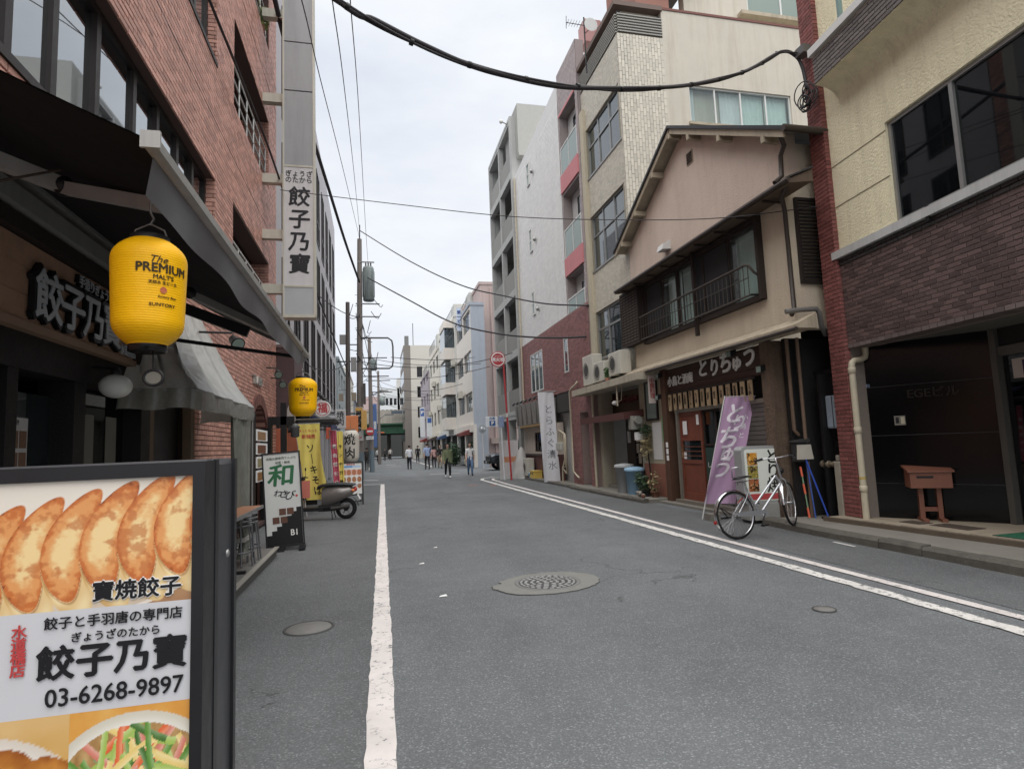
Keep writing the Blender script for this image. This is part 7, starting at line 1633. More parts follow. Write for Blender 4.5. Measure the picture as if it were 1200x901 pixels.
# brooms and dustpan
bp = thing("dustpan", "pale long handled dustpan leaning on the wall right of the light box", "dustpan", (6.92, 8.5, .05)); m_ = MB(); m_.loft([[(6.78, 8.42, 1.06), (7.04, 8.42, 1.06), (7.02, 8.44, 1.30), (6.80, 8.44, 1.30)], [(6.78, 8.50, 1.06), (7.04, 8.50, 1.06), (7.02, 8.50, 1.30), (6.80, 8.50, 1.30)]], True); m_.build("pan", M("pan_cream", (186, 180, 166), .6), bp); m_ = MB(); m_.cyl((6.92, 8.46, 1.06), (6.96, 8.4, .08), .012, n=8); m_.build("pole", M("pan_blue_pole", (52, 92, 176), .4), bp)
bq = thing("blue_broom", "broom with bright blue handle leaning at the alley corner", "broom", (7.0, 8.3, .05)); m_ = MB(); m_.cyl((6.90, 8.44, 1.06), (7.1, 8.28, .12), .013, n=8); m_.build("handle", M("broom_blue", (34, 84, 200), .35), bq); MB().box(7.0, 7.22, 8.22, 8.32, .06, .14).build("brush_head", BLACKM, bq)
bo = thing("orange_grabber", "orange and green handled litter broom beside the blue broom", "broom", (6.84, 8.5, .05)); m_ = MB(); m_.cyl((6.84, 8.5, .92), (6.86, 8.42, .1), .011, n=8); m_.build("handle", M("broom_green", (120, 160, 120), .5), bo)
for z in (.12, .5, .78): m_ = MB(); k = (z - .1) / .82; m_.cyl((6.86 - .02 * k, 8.42 + .08 * k, z), (6.855 - .02 * k, 8.44 + .08 * k, z + .16), .017, n=8); m_.build("sleeve", M("broom_orange", (230, 88, 36), .4), bo)

# wooden mailbox on a stand
ml = thing("wooden_mailbox", "brown wooden suggestion box on a trestle stand before the black granite wall", "mailbox", (7.72, 7.0, .17)); ml.rotation_euler = (0, 0, R(-35))
WDM = M("orange_brown_wood", (130, 76, 52), .5, .22, 6, .15, 40, streak=.1)
mb = MB(); mb.loft([[(-.25, -.17, .48), (.25, -.17, .48), (.25, .17, .48), (-.25, .17, .48)], [(-.25, -.17, .70), (.25, -.17, .70), (.25, .17, .76), (-.25, .17, .76)]], True); L(mb, "box", WDM, ml)
mb = MB(); mb.loft([[(-.28, -.2, .70), (.28, -.2, .70), (.28, .19, .765), (-.28, .19, .765)], [(-.28, -.2, .725), (.28, -.2, .725), (.28, .19, .79), (-.28, .19, .79)]], True); L(mb, "lid", WDM, ml)
mb = MB(); mb.box(-.17, .03, -.175, -.168, .62, .65); L(mb, "slot", BLACKM, ml)
for s_ in (-.11, .11): mb = MB(); mb.box(s_ - .03, s_ + .03, -.04, .04, .05, .48); L(mb, "leg", WDM, ml); mb = MB(); mb.box(s_ - .035, s_ + .035, -.2, .2, 0, .05); L(mb, "foot", WDM, ml)
mb = MB(); mb.box(-.08, .08, -.025, .025, .14, .2); L(mb, "stretcher", WDM, ml)

# bins and pots at the tile building
def bin_(c, r, h, body, lid, label, tilt=0):
    t = thing("rubbish_bin", label, "bin", c, group="rubbish bins")
    MB().lathe(c, [(r * .8, 0), (r * .82, .01), (r * .97, h * .9), (r * 1.03, h * .9), (r * 1.03, h * .94)], 28).build("bucket", body, t)
    MB().lathe((c[0], c[1], c[2] + h * .92), [(r * 1.08, 0), (r * 1.08, .04), (r * 1.0, .07), (r * .3, .10), (.01, .10)], 28).build("lid", lid, t)
    for s_ in (-1, 1): m_ = MB(); m_.tube([(c[0] - .02, c[1] + s_ * r * .98, c[2] + h * .7), (c[0] - .02, c[1] + s_ * (r * 1.1 + .02), c[2] + h * .76), (c[0] - .02, c[1] + s_ * r * 1.02, c[2] + h * .84)], .012, 6); m_.build("handle", lid, t)
bin_((6.55, 15.0, .085), .25, .74, M("bin_grey", (150, 154, 156), .5, .1, 8, streak=.2), M("bin_lid_grey", (168, 172, 172), .5, .08), "tall grey plastic bin behind the blue one")
bin_((6.58, 14.42, .085), .25, .66, M("bin_blue", (120, 164, 196), .45, .1, 6), M("bin_lid_blue", (140, 186, 216), .45, .1), "blue plastic bin with pale lid on the pavement")
rnd = random.Random(11)
pots = [((6.55, 13.95, .085), .1, .16, (120, 112, 100), "grey flowerpot at the foot of the blue bin"), ((6.5, 13.65, .085), .09, .15, (44, 44, 46), "small black flowerpot, middle of the row by the dado"), ((6.6, 13.35, .085), .11, .14, (118, 78, 56), "terracotta flowerpot nearest the grill restaurant door"), ((6.72, 13.75, .085), .13, .2, (104, 88, 70), "brown tub with the tall dry plant"), ((6.4, 13.82, .085), .08, .12, (190, 186, 176), "small white flowerpot at the kerb edge")]
for i, (c, r, h, col, lbl) in enumerate(pots):
    t = thing("potted_plant", lbl, "plant", c, group="flowerpots by the bins")
    MB().lathe(c, [(r * .7, 0), (r, h), (r * 1.08, h), (r * 1.08, h - .02), (r * .9, h - .01), (.01, h - .02)], 14).build("pot", M("pot_%d" % i, col, .8, .15, 12), t)
    if i == 3:
        m_ = MB(); m_.tube([(6.72, 13.75, .28), (6.68, 13.72, .8), (6.74, 13.9, 1.25), (6.70, 13.85, 1.6)], .018, 6); m_.tube([(6.68, 13.72, .8), (6.6, 13.6, 1.2)], .012, 6); m_.build("stem", OLDW, t)
        leaves(70, (6.68, 13.85, 1.32), (.14, .14, .42), .26, LEAFD, "foliage", t, 5, long=5); leaves(40, (6.66, 13.8, 1.72), (.16, .16, .14), .22, LEAFK, "foliage", t, 8, long=4)
    else: leaves(90, (c[0], c[1], c[2] + h + .12 + .05 * i), (r * 1.4, r * 1.4, .14 + .06 * (i % 3)), .1, (LEAF, LEAFK, LEAFD)[i % 3], "foliage", t, 20 + i, long=2.4)
t = thing("garden_gnome_pile", "cluster of small ornaments beside the flowerpots at the kerb", "ornament", (6.33, 13.5, .085))
for k in range(4): MB().sphere((6.3 + .05 * (k % 2), 13.4 + .09 * k, .125 + .01 * k), .05, 10, 6, (1, 1, .9)).build("ornament", M("ornament_%d" % k, [(120, 70, 50), (150, 140, 128), (90, 84, 76), (170, 160, 146)][k], .7), t)

# long white banner, outdoor unit, crate, wrapped sheet at the white building
t, tx = flag("long white vertical banner with grey characters beside the gas meter", (5.98, 21.3), .6, 3.35, 3.4, M("white_banner_cloth", (214, 214, 218), .8, .05, 4), (1, -.2), lean=.1, ripple=.05, pole=False)
for i, ch in enumerate("とらふぐ清水"): tx(ch, .34, .6, .2 + i * .125, M("grey_banner_ink", (120, 122, 130), .7), .0, 1.0)
m_ = MB(); m_.cyl((5.95, 21.3, 3.42), (6.7, 21.15, 3.42), .015, n=6); m_.build("top_rod", ALU, t)
ac_unit(24.3, 25.0, 6.22, .08, .8, "outdoor air conditioner on the pavement under the grey fascia")
cr = thing("plastic_crate", "yellow plastic crate on the pavement by the plum dado", "crate", (6.4, 23.6, .08)); YC = M("crate_yellow", (228, 190, 40), .5, .08, 8)
mb = MB(); mb.box(6.24, 6.27, 23.35, 23.95, .08, .38); mb.box(6.57, 6.60, 23.35, 23.95, .08, .38); mb.box(6.27, 6.57, 23.35, 23.38, .08, .38); mb.box(6.27, 6.57, 23.92, 23.95, .08, .38); mb.box(6.27, 6.57, 23.38, 23.92, .08, .11); mb.build("crate_body", YC, cr); mb = MB(); mb.box(6.225, 6.612, 23.335, 23.965, .345, .39); mb.build("rim", YC, cr)
for k in range(2): MB().box(6.235, 6.241, 23.45 + k * .28, 23.58 + k * .28, .24, .30).build("handle_hole", BLACKM, cr)
bb_ = thing("blue_tub", "light blue plastic tub beside the yellow crate", "tub", (6.42, 24.15, .08)); MB().loft([rrect(-.16, .16, -.0, .0, 0, 0)] if False else [[(6.28, 24.0, .08), (6.56, 24.0, .08), (6.56, 24.28, .08), (6.28, 24.28, .08)], [(6.25, 23.98, .24), (6.59, 23.98, .24), (6.59, 24.3, .24), (6.25, 24.3, .24)]], True).build("tub", M("tub_blue", (110, 176, 220), .45), bb_); MB().box(6.24, 6.6, 23.97, 24.31, .235, .255).build("rim", M("tub_blue", (110, 176, 220)), bb_)
sh = thing("wrapped_bundle", "grey plastic sheet bundled against the corner post of the white building", "bundle", (6.2, 25.3, 0)); rnd = random.Random(3); rings = []
for k in range(9):
    v = k / 8; r = .42 * (1 - v) ** .7 + .05; rings.append([(6.25 - .1 * (1 - v) + r * (.8 + .25 * rnd.random()) * math.cos(2 * math.pi * i / 18), 25.3 + r * (.9 + .5 * rnd.random()) * math.sin(2 * math.pi * i / 18), 1.35 * v + .01) for i in range(18)])
MB().loft(rings, True, smooth=True).build("sheet", M("grey_sheet", (176, 174, 170), .5, .12, 6), sh); MB().lathe((6.24, 25.3, .9), [(.2, -.03), (.21, 0), (.2, .03)], 14, cap=False).build("tie", M("tie_grey", (120, 118, 114), .7), sh)
sp_ = thing("corner_post", "grey steel post at the far corner of the white building", "post", (6.35, 25.8, 0)); MB().cyl((6.35, 25.8, 0), (6.35, 25.8, 2.3), .09, n=14).build("post", M("grey_steel_post", (140, 144, 142), .6, .12, 6), sp_); MB().lathe((6.35, 25.8, 0), [(.16, 0), (.16, .03), (.1, .05)], 14).build("base_plate", M("grey_steel_post", (140, 144, 142)), sp_)
# white hoarding board, parking sign pole, red hydrant sign pole
hb = thing("hoarding_board", "white hoarding board with orange rust patch standing behind the red pole", "board", (5.75, 25.6, 0)); hb.rotation_euler = (0, 0, R(-12))
MB().box(-.42, .42, 0, .05, .12, 1.68).build("board", M("hoarding_white", (196, 190, 190), .7, .08, 4, streak=.25), hb, world=False); MB().box(-.3, .32, -.006, -.001, .72, .96).build("notice", M("orange_notice", (196, 130, 84), .7, .35, 10), hb, world=False)
for s_ in (-.36, .36): MB().box(s_ - .03, s_ + .03, .05, .1, 0, 1.6).build("post", ALU, hb, world=False)
mb = MB(); mb.loft([[(-.42, -.2, 0), (.42, -.2, 0), (.42, .3, 0), (-.42, .3, 0)], [(-.4, -.1, .12), (.4, -.1, .12), (.4, .2, .12), (-.4, .2, .12)]], True); L(mb, "weight_base", M("hoarding_base", (150, 150, 148), .8), hb)
pp = thing("parking_sign", "white pole with blue and white parking sign at the side street corner", "sign", (5.36, 24.9, 0)); MB().cyl((5.36, 24.9, 0), (5.28, 24.9, 2.75), .035, n=10).build("pole", M("white_pole", (216, 218, 222), .45), pp); MB().bbox(4.62, 5.14, 24.86, 24.9, 2.28, 2.72, .01).build("panel", M("parking_panel", (214, 220, 226), .4), pp)
MB().box(4.78, 5.04, 24.852, 24.858, 2.32, 2.54).build("blue_square", M("parking_blue", (40, 90, 150), .4), pp); text("P", .22, WI, pp, (4.91, 24.848, 2.43), (1, 0, 0), (0, 0, 1), .04); text("月極", .13, M("parking_blue", (40, 90, 150)), pp, (4.9, 24.852, 2.63), (1, 0, 0), (0, 0, 1), .02); MB().box(5.18, 5.42, 24.85, 24.88, 2.25, 2.7).build("side_plate", M("side_plate", (130, 150, 186), .4), pp); MB().box(5.1, 5.3, 24.9, 24.93, 2.4, 2.46).build("clamp", ALU, pp)
hy = thing("hydrant_sign", "red pole with round red and white fire hydrant sign", "sign", (5.52, 24.45, 0)); REDP = M("hydrant_red", (186, 44, 50), .45, .08)
m_ = MB(); m_.cyl((5.56, 24.45, 0), (5.40, 24.45, 5.1), .042, n=10); m_.tube([(5.40, 24.45, 5.1), (5.40, 24.45, 5.35), (5.3, 24.45, 5.45), (5.1, 24.45, 5.45)], .025, 8); m_.build("pole", REDP, hy); MB().cyl((5.478, 24.45, 2.65), (5.472, 24.45, 2.83), .046, n=10).build("reflective_band", ALUW, hy)
MB().lathe((5.16, 24.40, 5.13), [(.33, 0), (.335, .01), (.335, .03), (.33, .04)], 36, 'y').build("disc", REDP, hy); MB().lathe((5.16, 24.396, 5.13), [(.30, .0), (.30, -.003), (.255, -.003), (.255, 0)], 36, 'y', cap=False).build("white_ring", M("sign_white", (226, 224, 222), .4), hy); text("消火栓", .19, M("sign_white", (226, 224, 222)), hy, (5.16, 24.394, 5.11), (1, 0, 0), (0, 0, 1), .04); text("FIRE HYDRANT", .04, M("sign_white", (226, 224, 222)), hy, (5.16, 24.394, 5.26), (1, 0, 0), (0, 0, 1), .02)
for (x, y, lbl) in ((7.05, 39.3, "round mirror sign on a post by the blue grey flank wall"),):
    t = thing("traffic_mirror", lbl, "mirror", (x, y, 0)); MB().cyl((x, y, 0), (x, y, 2.9), .04, n=10).build("pole", M("mirror_pole", (190, 190, 190), .5), t); MB().lathe((x, y - .1, 2.6), [(.27, .0), (.28, .05), (.14, -.04), (.01, -.05)], 28, 'y').build("mirror", M("mirror_face", (200, 206, 210), .12, .05, metal=.6), t)
bl = thing("building_sign", "vertical blue lettered sign on the roof corner of the panelled block", "sign", (6.0, 44.5, 10)); MB().box(6.25, 6.58, 44.2, 44.35, 10.3, 12.1).build("panel", M("roof_sign_white", (190, 204, 226), .5), bl); text(vtext("第一ビル"), .32, M("roof_sign_blue", (50, 80, 140), .5), bl, (6.415, 44.19, 11.2), (1, 0, 0), (0, 0, 1), .04, line=1.1)
for (x, y, z, h, lbl, s_) in ((5.6, 72, 4.6, 3.6, "white blade sign with blue square far down the right side", "P"), (5.9, 66, 3.8, 2.2, "second white blade sign farther down the right side", "")):
    t = thing("blade_sign", lbl, "sign", (x, y, z - h / 2)); MB().box(x - .28, x + .28, y, y + .2, z - h / 2, z + h / 2).build("panel", M("blade_white", (212, 216, 220), .5), t); MB().box(x - .22, x + .22, y - .01, y, z + h * .2, z + h * .45).build("blue_square", M("blade_blue", (50, 100, 180), .5), t)
    if s_: text(s_, .6, WI, t, (x, y - .015, z + h * .325), (1, 0, 0), (0, 0, 1), .04)
sb_ = thing("street_bush", "green bush in front of the panelled block", "bush", (5.9, 46, 0)); leaves(700, (5.9, 46, .95), (.7, .8, .95), .22, M_leaf("bush_green", (54, 84, 52)), "foliage", sb_, 31, long=2); m_ = MB(); m_.cyl((5.9, 46, 0), (5.9, 46, .8), .05, .03, 6); m_.build("stem", OLDW, sb_)
# TV antenna on the tile building roof
an = thing("tv_antenna", "television aerial with dish on the roof edge of the tiled building", "antenna", (6.55, 16.2, 13.8)); m_ = MB(); m_.cyl((6.6, 16.2, 12.9), (6.6, 16.2, 14.75), .022, n=6); m_.tube([(6.0, 16.2, 14.5), (7.1, 16.25, 14.5)], .012, 5)
for k in range(6): m_.tube([(6.05 + .09 * k, 16.05 - .0 * k, 14.5), (6.05 + .09 * k, 16.35, 14.5)], .006, 4)
m_.tube([(6.0, 16.2, 14.3), (6.02, 16.2, 14.72)], .01, 4); m_.build("aerial", BLACKM, an); m_ = MB(); m_.lathe((6.78, 16.1, 14.45), [(.22, -.02), (.16, .03), (.01, .06)], 20, 'y'); m_.build("dish", ALU, an); m_ = MB(); m_.tube([(6.6, 16.2, 14.2), (6.72, 16.15, 14.3), (6.78, 16.12, 14.42)], .012, 5); m_.build("bracket", BLACKM, an)

# ================================================================ POLES AND WIRES
POLE = M("concrete_pole", (128, 118, 112), .8, .15, 5, streak=.2); WIRE = M("cable_black", (52, 48, 52), .6, .1); TRF = M("transformer_grey", (128, 140, 138), .5, .1, 6)
up = thing("utility_pole", "tall utility pole carrying a large grey transformer on the left of the street", "utility pole", (-.78, 32, 0))
m_ = MB(); m_.cyl((-.80, 32, 0), (-.66, 32, 12.9), .19, .12, 16); m_.build("pole", POLE, up)
m_ = MB(); m_.cyl((-.66, 32, 12.7), (-.64, 32, 13.7), .03, n=8); m_.build("lightning_rod", BLACKM, up)
m_ = MB(); m_.lathe((-.22, 32, 9.5), [(.02, -.05), (.26, -.02), (.3, .02), (.3, 1.75), (.26, 1.85), (.02, 1.9)], 20)
for k in range(8): a = 2 * math.pi * k / 8; m_.bar((-.22 + .31 * math.cos(a), 32 + .31 * math.sin(a), 9.7), (-.22 + .31 * math.cos(a), 32 + .31 * math.sin(a), 11.1), .03, .06)
tf = m_.build("transformer", TRF, up)
for k in range(3): MB().lathe((-.35 + .13 * k, 31.95, 11.38), [(.03, 0), (.05, .06), (.03, .09), (.05, .13), (.02, .2)], 8).build("bushing", M("insulator", (90, 88, 86), .3), tf)
for (z, x0, x1) in ((9.3, -.9, .35), (8.6, -.9, .3), (11.6, -.8, .1)): MB().bar((x0, 31.9, z), (x1, 31.9, z), .06, .06).build("cross_arm", M("galvanised", (130, 130, 130), .5, .1, metal=.5), up)
m_ = MB(); m_.tube([(-.7, 31.9, 7.45), (.75, 31.9, 7.45), (.95, 31.9, 7.3), (1.0, 31.9, 7.0), (1.0, 31.9, 6.2), (.95, 31.9, 5.9), (.8, 31.9, 5.8), (-.7, 31.9, 5.8)], .045, 8); m_.build("cable_frame", M("frame_dark", (90, 88, 90), .6), up)
MB().box(-1.75, -1.4, 31.8, 32.0, 7.1, 7.6).build("junction_box", M("junction_grey", (150, 148, 146), .6), up); MB().bar((-1.4, 32, 7.1), (-.75, 32, 7.1), .05, .05).build("arm", BLACKM, up)
MB().box(-.58, -.45, 31.7, 31.9, 3.9, 5.0).build("control_box", M("control_brown", (80, 74, 74), .6), up)
rnd = random.Random(4); m_ = MB()
for k in range(14):
    a = Vector((rnd.uniform(-1.3, .6), 31.85 + rnd.uniform(-.1, .1), rnd.uniform(5.9, 9.4))); b = a + Vector((rnd.uniform(-.7, .7), rnd.uniform(-.1, .1), rnd.uniform(-1.2, .6))); m = (a + b) / 2 + Vector((rnd.uniform(-.3, .3), 0, -.35)); m_.tube([a, a.lerp(m, .6) + Vector((0, 0, -.1)), m, b.lerp(m, .6), b], .018, 5)
m_.build("jumper_cables", WIRE, up)
for z in range(12): MB().cyl((-.95 + .0 * z, 32, 3.2 + z * .6), (-.55, 32, 3.2 + z * .6), .012, n=5).build("step_bolt", BLACKM, up)
ps_ = MB().box(-1.0, -.6, 31.74, 31.78, 2.0, 3.75).build("parking_plate", M("pole_sign_white", (210, 208, 206), .5), up); MB().box(-.98, -.62, 31.735, 31.74, 3.5, 3.73).build("yellow_header", M("pole_sign_yellow", (226, 170, 50), .5), ps_); text(vtext("時間貸P"), .33, INKB, ps_, (-.8, 31.732, 2.95), (1, 0, 0), (0, 0, 1), .04, line=.9); text("＋", .3, RI, ps_, (-.8, 31.732, 2.15), (1, 0, 0), (0, 0, 1), .05)
m_ = MB(); m_.cyl((-.80, 32, 0.02), (-.79, 32, 1.4), .195, n=16, cap=False); m_.build("pole_sleeve", M("pole_sleeve", (104, 122, 132), .6, .1), up)
u2 = thing("utility_pole", "second utility pole with a no entry sign farther along the left edge", "utility pole", (-.27, 42, 0)); m_ = MB(); m_.cyl((-.25, 42, 0), (-.3, 42, 9.3), .17, .11, 14); m_.build("pole", POLE, u2); m_ = MB(); m_.cyl((-.25, 42, 0.02), (-.253, 42, 1.5), .18, n=14, cap=False); m_.build("pole_sleeve", M("pole_sleeve", (104, 122, 132)), u2)
MB().lathe((-.35, 41.7, 2.78), [(.27, 0), (.275, .02), (.27, .03)], 30, 'y').build("no_entry_disc", M("no_entry_red", (200, 40, 46), .4), u2); MB().box(-.54, -.16, 41.685, 41.69, 2.72, 2.84).build("no_entry_bar", M("sign_white", (226, 224, 222)), u2); pq = MB().box(-.6, -.1, 41.68, 41.7, 2.22, 2.44).build("supplement_plate", M("sign_white", (226, 224, 222)), u2); text("自転車を除く", .08, INKB, pq, (-.35, 41.675, 2.33), (1, 0, 0), (0, 0, 1), .01)
MB().lathe((-.05, 42, 7.0), [(.02, 0), (.22, .03), (.25, .1), (.25, .7), (.22, .8), (.02, .85)], 14).build("transformer", TRF, u2); MB().bar((-.9, 41.9, 7.9), (.9, 41.9, 7.9), .06, .06).build("cross_arm", BLACKM, u2); MB().bar((-.8, 41.9, 6.6), (1.0, 41.9, 6.6), .06, .06).build("cross_arm", BLACKM, u2)
m_ = MB(); m_.tube([(-.3, 42, 5.2), (.3, 41.6, 5.5), (.5, 41.5, 5.5)], .03, 6); m_.loft([[(.25, 41.45, 5.5), (.25, 41.6, 5.5), (.95, 41.6, 5.5), (.95, 41.45, 5.5)], [(.3, 41.48, 5.62), (.3, 41.57, 5.62), (.9, 41.57, 5.58), (.9, 41.48, 5.58)]], True); m_.build("street_light", M("street_light", (120, 118, 118), .5), u2)
u3 = thing("utility_pole", "thin dark utility pole left of the transformer pole", "utility pole", (-1.25, 30, 0)); m_ = MB(); m_.cyl((-1.3, 30, 0), (-1.24, 30, 8.9), .14, .10, 12); m_.build("pole", M("dark_pole", (96, 86, 82), .7, .12), u3); MB().box(-1.12, -.85, 29.85, 30.1, 5.4, 6.1).build("switch_box", M("junction_grey", (150, 148, 146)), u3); MB().box(-1.1, -.88, 29.9, 30.1, 3.95, 4.35).build("switch_box", M("switch_tan", (156, 140, 118), .6), u3); MB().box(-1.7, -1.5, 29.9, 30.1, 3.95, 4.3).build("switch_box", M("switch_tan", (156, 140, 118)), u3); MB().bar((-1.8, 30, 5.9), (-.7, 30, 5.9), .06, .06).build("cross_arm", BLACKM, u3)
u4 = thing("utility_pole", "distant utility pole with street light before the bridge", "utility pole", (.35, 62, 0)); m_ = MB(); m_.cyl((.4, 62, 0), (.4, 62, 9.6), .17, .11, 12); m_.build("pole", POLE, u4); MB().bar((-.8, 62, 8.6), (1.6, 62, 8.6), .08, .08).build("cross_arm", BLACKM, u4); MB().bar((-.6, 62, 7.4), (1.8, 62, 7.4), .08, .08).build("cross_arm", BLACKM, u4); MB().lathe((.75, 62, 6.0), [(.02, 0), (.3, .05), (.3, .9), (.02, 1)], 12).build("transformer", TRF, u4); m_ = MB(); m_.tube([(.4, 62, 4.6), (1.0, 61.8, 5.0), (1.4, 61.8, 5.0)], .04, 6); m_.box(1.0, 1.9, 61.7, 61.95, 4.95, 5.1); m_.build("street_light", M("street_light", (120, 118, 118)), u4)

def smooth_path(pts, n=8):
    P_ = [Vector(p) for p in pts]; out = []
    for i in range(len(P_) - 1):
        p0, p1, p2, p3 = P_[max(i - 1, 0)], P_[i], P_[i + 1], P_[min(i + 2, len(P_) - 1)]
        for k in range(n):
            t = k / n; out.append(.5 * ((2 * p1) + (p2 - p0) * t + (2 * p0 - 5 * p1 + 4 * p2 - p3) * t * t + (3 * p1 - p0 - 3 * p2 + p3) * t ** 3))
    out.append(P_[-1]); return out
def cable(pts, r, label, n=8, name="overhead_cable", grp="overhead cables"):
    p = smooth_path(pts); m_ = MB(); m_.tube(p, r, 7)
    o = m_.build(name, WIRE, None, loc=tuple(p[0])); return tag(o, label, "cable", grp)
def sag(a, b, s, n=12):
    a, b = Vector(a), Vector(b); return [a.lerp(b, i / n) + Vector((0, 0, -4 * s * (i / n) * (1 - i / n))) for i in range(n + 1)]
_tk = cable([(-1.9, 5.2, 6.9), (-.3, 5.72, 6.01), (.07, 5.83, 5.93), (.61, 5.99, 5.82), (1.2, 6.17, 5.76), (2.09, 6.44, 5.82), (2.85, 6.67, 6.0), (4.35, 7.13, 6.48), (5.63, 7.52, 7.08), (6.6, 7.82, 7.74), (6.95, 7.9, 7.78), (7.04, 7.86, 7.55), (7.05, 7.82, 7.15)], .028, "thick black cable bundle sagging across the top of the street to the brick pier")
for _k in range(2):
    _p = smooth_path([(-1.9, 5.2, 6.9), (-.3, 5.72, 6.01), (1.2, 6.17, 5.76), (2.85, 6.67, 6.0), (4.35, 7.13, 6.48), (5.63, 7.52, 7.08), (6.6, 7.82, 7.74)], 16); _m = MB(); _m.tube([q + Vector((0, .02 * math.cos(i * .16 + 3.1 * _k), .018 * math.sin(i * .16 + 3.1 * _k))) for i, q in enumerate(_p)], .016, 6); _m.build("strand", WIRE, _tk)
for _i in range(3, 92, 7): _m = MB(); _m.cyl(_p[_i] - (_p[_i + 1] - _p[_i]).normalized() * .02, _p[_i] + (_p[_i + 1] - _p[_i]).normalized() * .02, .037, n=8); _m.build("cable_tie", BLACKM, _tk)
cl = thing("cable_coil", "tangle of black cable loops hanging on the brick pier", "cable", (7.05, 7.75, 7.0)); rnd = random.Random(8)
for k in range(9):
    c0 = Vector((7.0 + rnd.uniform(-.04, .04), 7.78 + rnd.uniform(-.05, .05), 6.98 + rnd.uniform(-.12, .12))); r1, r2, ph = rnd.uniform(.07, .16), rnd.uniform(.1, .24), rnd.random() * 6
    m_ = MB(); m_.tube([(c0.x + .4 * r1 * math.cos(a + ph), c0.y + r1 * math.cos(a), c0.z + r2 * math.sin(a)) for a in [2 * math.pi * i / 18 for i in range(18)]], .010, 5, closed=True); m_.build("loop", WIRE, cl)
MB().box(6.95, 7.1, 7.7, 7.9, 7.72, 7.86).build("insulator", M("insulator", (90, 88, 86)), cl); m_ = MB(); m_.tube([(6.5, 7.8, 7.72), (7.0, 7.85, 7.8)], .012, 5); m_.build("anchor_wire", WIRE, cl)
cable([(-2.2, 9.6, 12.6), (-1.98, 12.72, 11.36), (-1.87, 14.29, 11.05), (-1.69, 16.95, 10.79), (-1.44, 20.57, 10.6), (-1.1, 25.6, 10.4), (-.69, 31.6, 10.41)], .055, "thick black cable dropping along the left side to the transformer pole")
cable([(-2.2, 6.3, 7.85), (-2.14, 8.28, 7.79), (-2.08, 9.8, 7.74), (-2.0, 11.64, 7.63), (-1.93, 13.29, 7.4), (-1.82, 15.73, 6.94), (-1.7, 18.49, 6.43), (-1.47, 23.83, 5.81), (-1.2, 30.0, 5.24)], .022, "black cable running along the red brick wall past the vertical sign")
cable([(-1.9, 12.95, 7.14), (.42, 11.66, 6.42), (2.59, 10.45, 5.78), (4.52, 9.38, 5.39), (5.89, 8.62, 5.2), (7.15, 7.95, 5.19)], .008, "thin wire crossing the street from the vertical sign to the brick pier")
cable([(-.66, 32, 13.4), (1.71, 27.27, 10.25), (3.54, 23.6, 8.12), (4.82, 21.05, 7.02), (5.81, 19.08, 6.26), (6.68, 17.33, 5.79)], .026, "upper cable from the pole top down to the white tiled building")
cable([(-.25, 31.6, 10.65), (1.69, 27.63, 8.45), (3.26, 24.48, 6.73), (4.65, 21.71, 5.72), (5.83, 19.34, 5.12), (6.72, 17.55, 4.83)], .032, "lower thick cable from the transformer down to the brick storey")
cable([(-.9, 3.5, 6.3), (-.84, 7.49, 7.35), (-.83, 9.99, 7.92), (-.78, 15.98, 9.35), (-.68, 29, 12.3), (-.66, 32, 12.8)], .008, "thin wire running overhead to the pole top, leftmost of three")
cable([(-.45, 4, 6.5), (-.5, 8.18, 7.95), (-.53, 11.91, 9.21), (-.6, 21.34, 11.6), (-.66, 32, 13.5)], .009, "thin wire running overhead to the pole top, middle of three")
cable([(-.2, 4, 6.1), (-.23, 7.66, 7.5), (-.25, 13.45, 9.4), (-.25, 25, 10.8), (-.22, 32, 11.4)], .008, "thin wire running overhead to the transformer, rightmost of three")
k = 0; WL = ['far wire from the cable frame to the pink block', 'far wire from the second pole to the stilted grey block', 'far wire from the top arm of the second pole to the side street', 'far wire from the second pole to the panelled block', 'lowest far wire from the second pole to the pale office block', 'far wire from the distant pole top back to the pale office block', 'far wire from the distant pole to the cream block', 'far wire from the distant pole to the mauve block', 'far wire joining the tops of the second and distant poles', 'low wire joining the transformer pole and the second pole', 'far wire from the distant pole to the railway bridge', 'high wire joining the transformer pole and the second pole', 'wire from the transformer pole to the near end of the stilted grey block', 'wire from the transformer pole back to the grey office building', 'low wire from the thin dark pole to the grey office building', 'short wire joining the thin dark pole and the transformer pole', 'wire from the second pole to the far left row', 'wire from the distant pole to the far left row', 'middle wire joining the second and distant poles', 'lowest wire joining the second and distant poles']
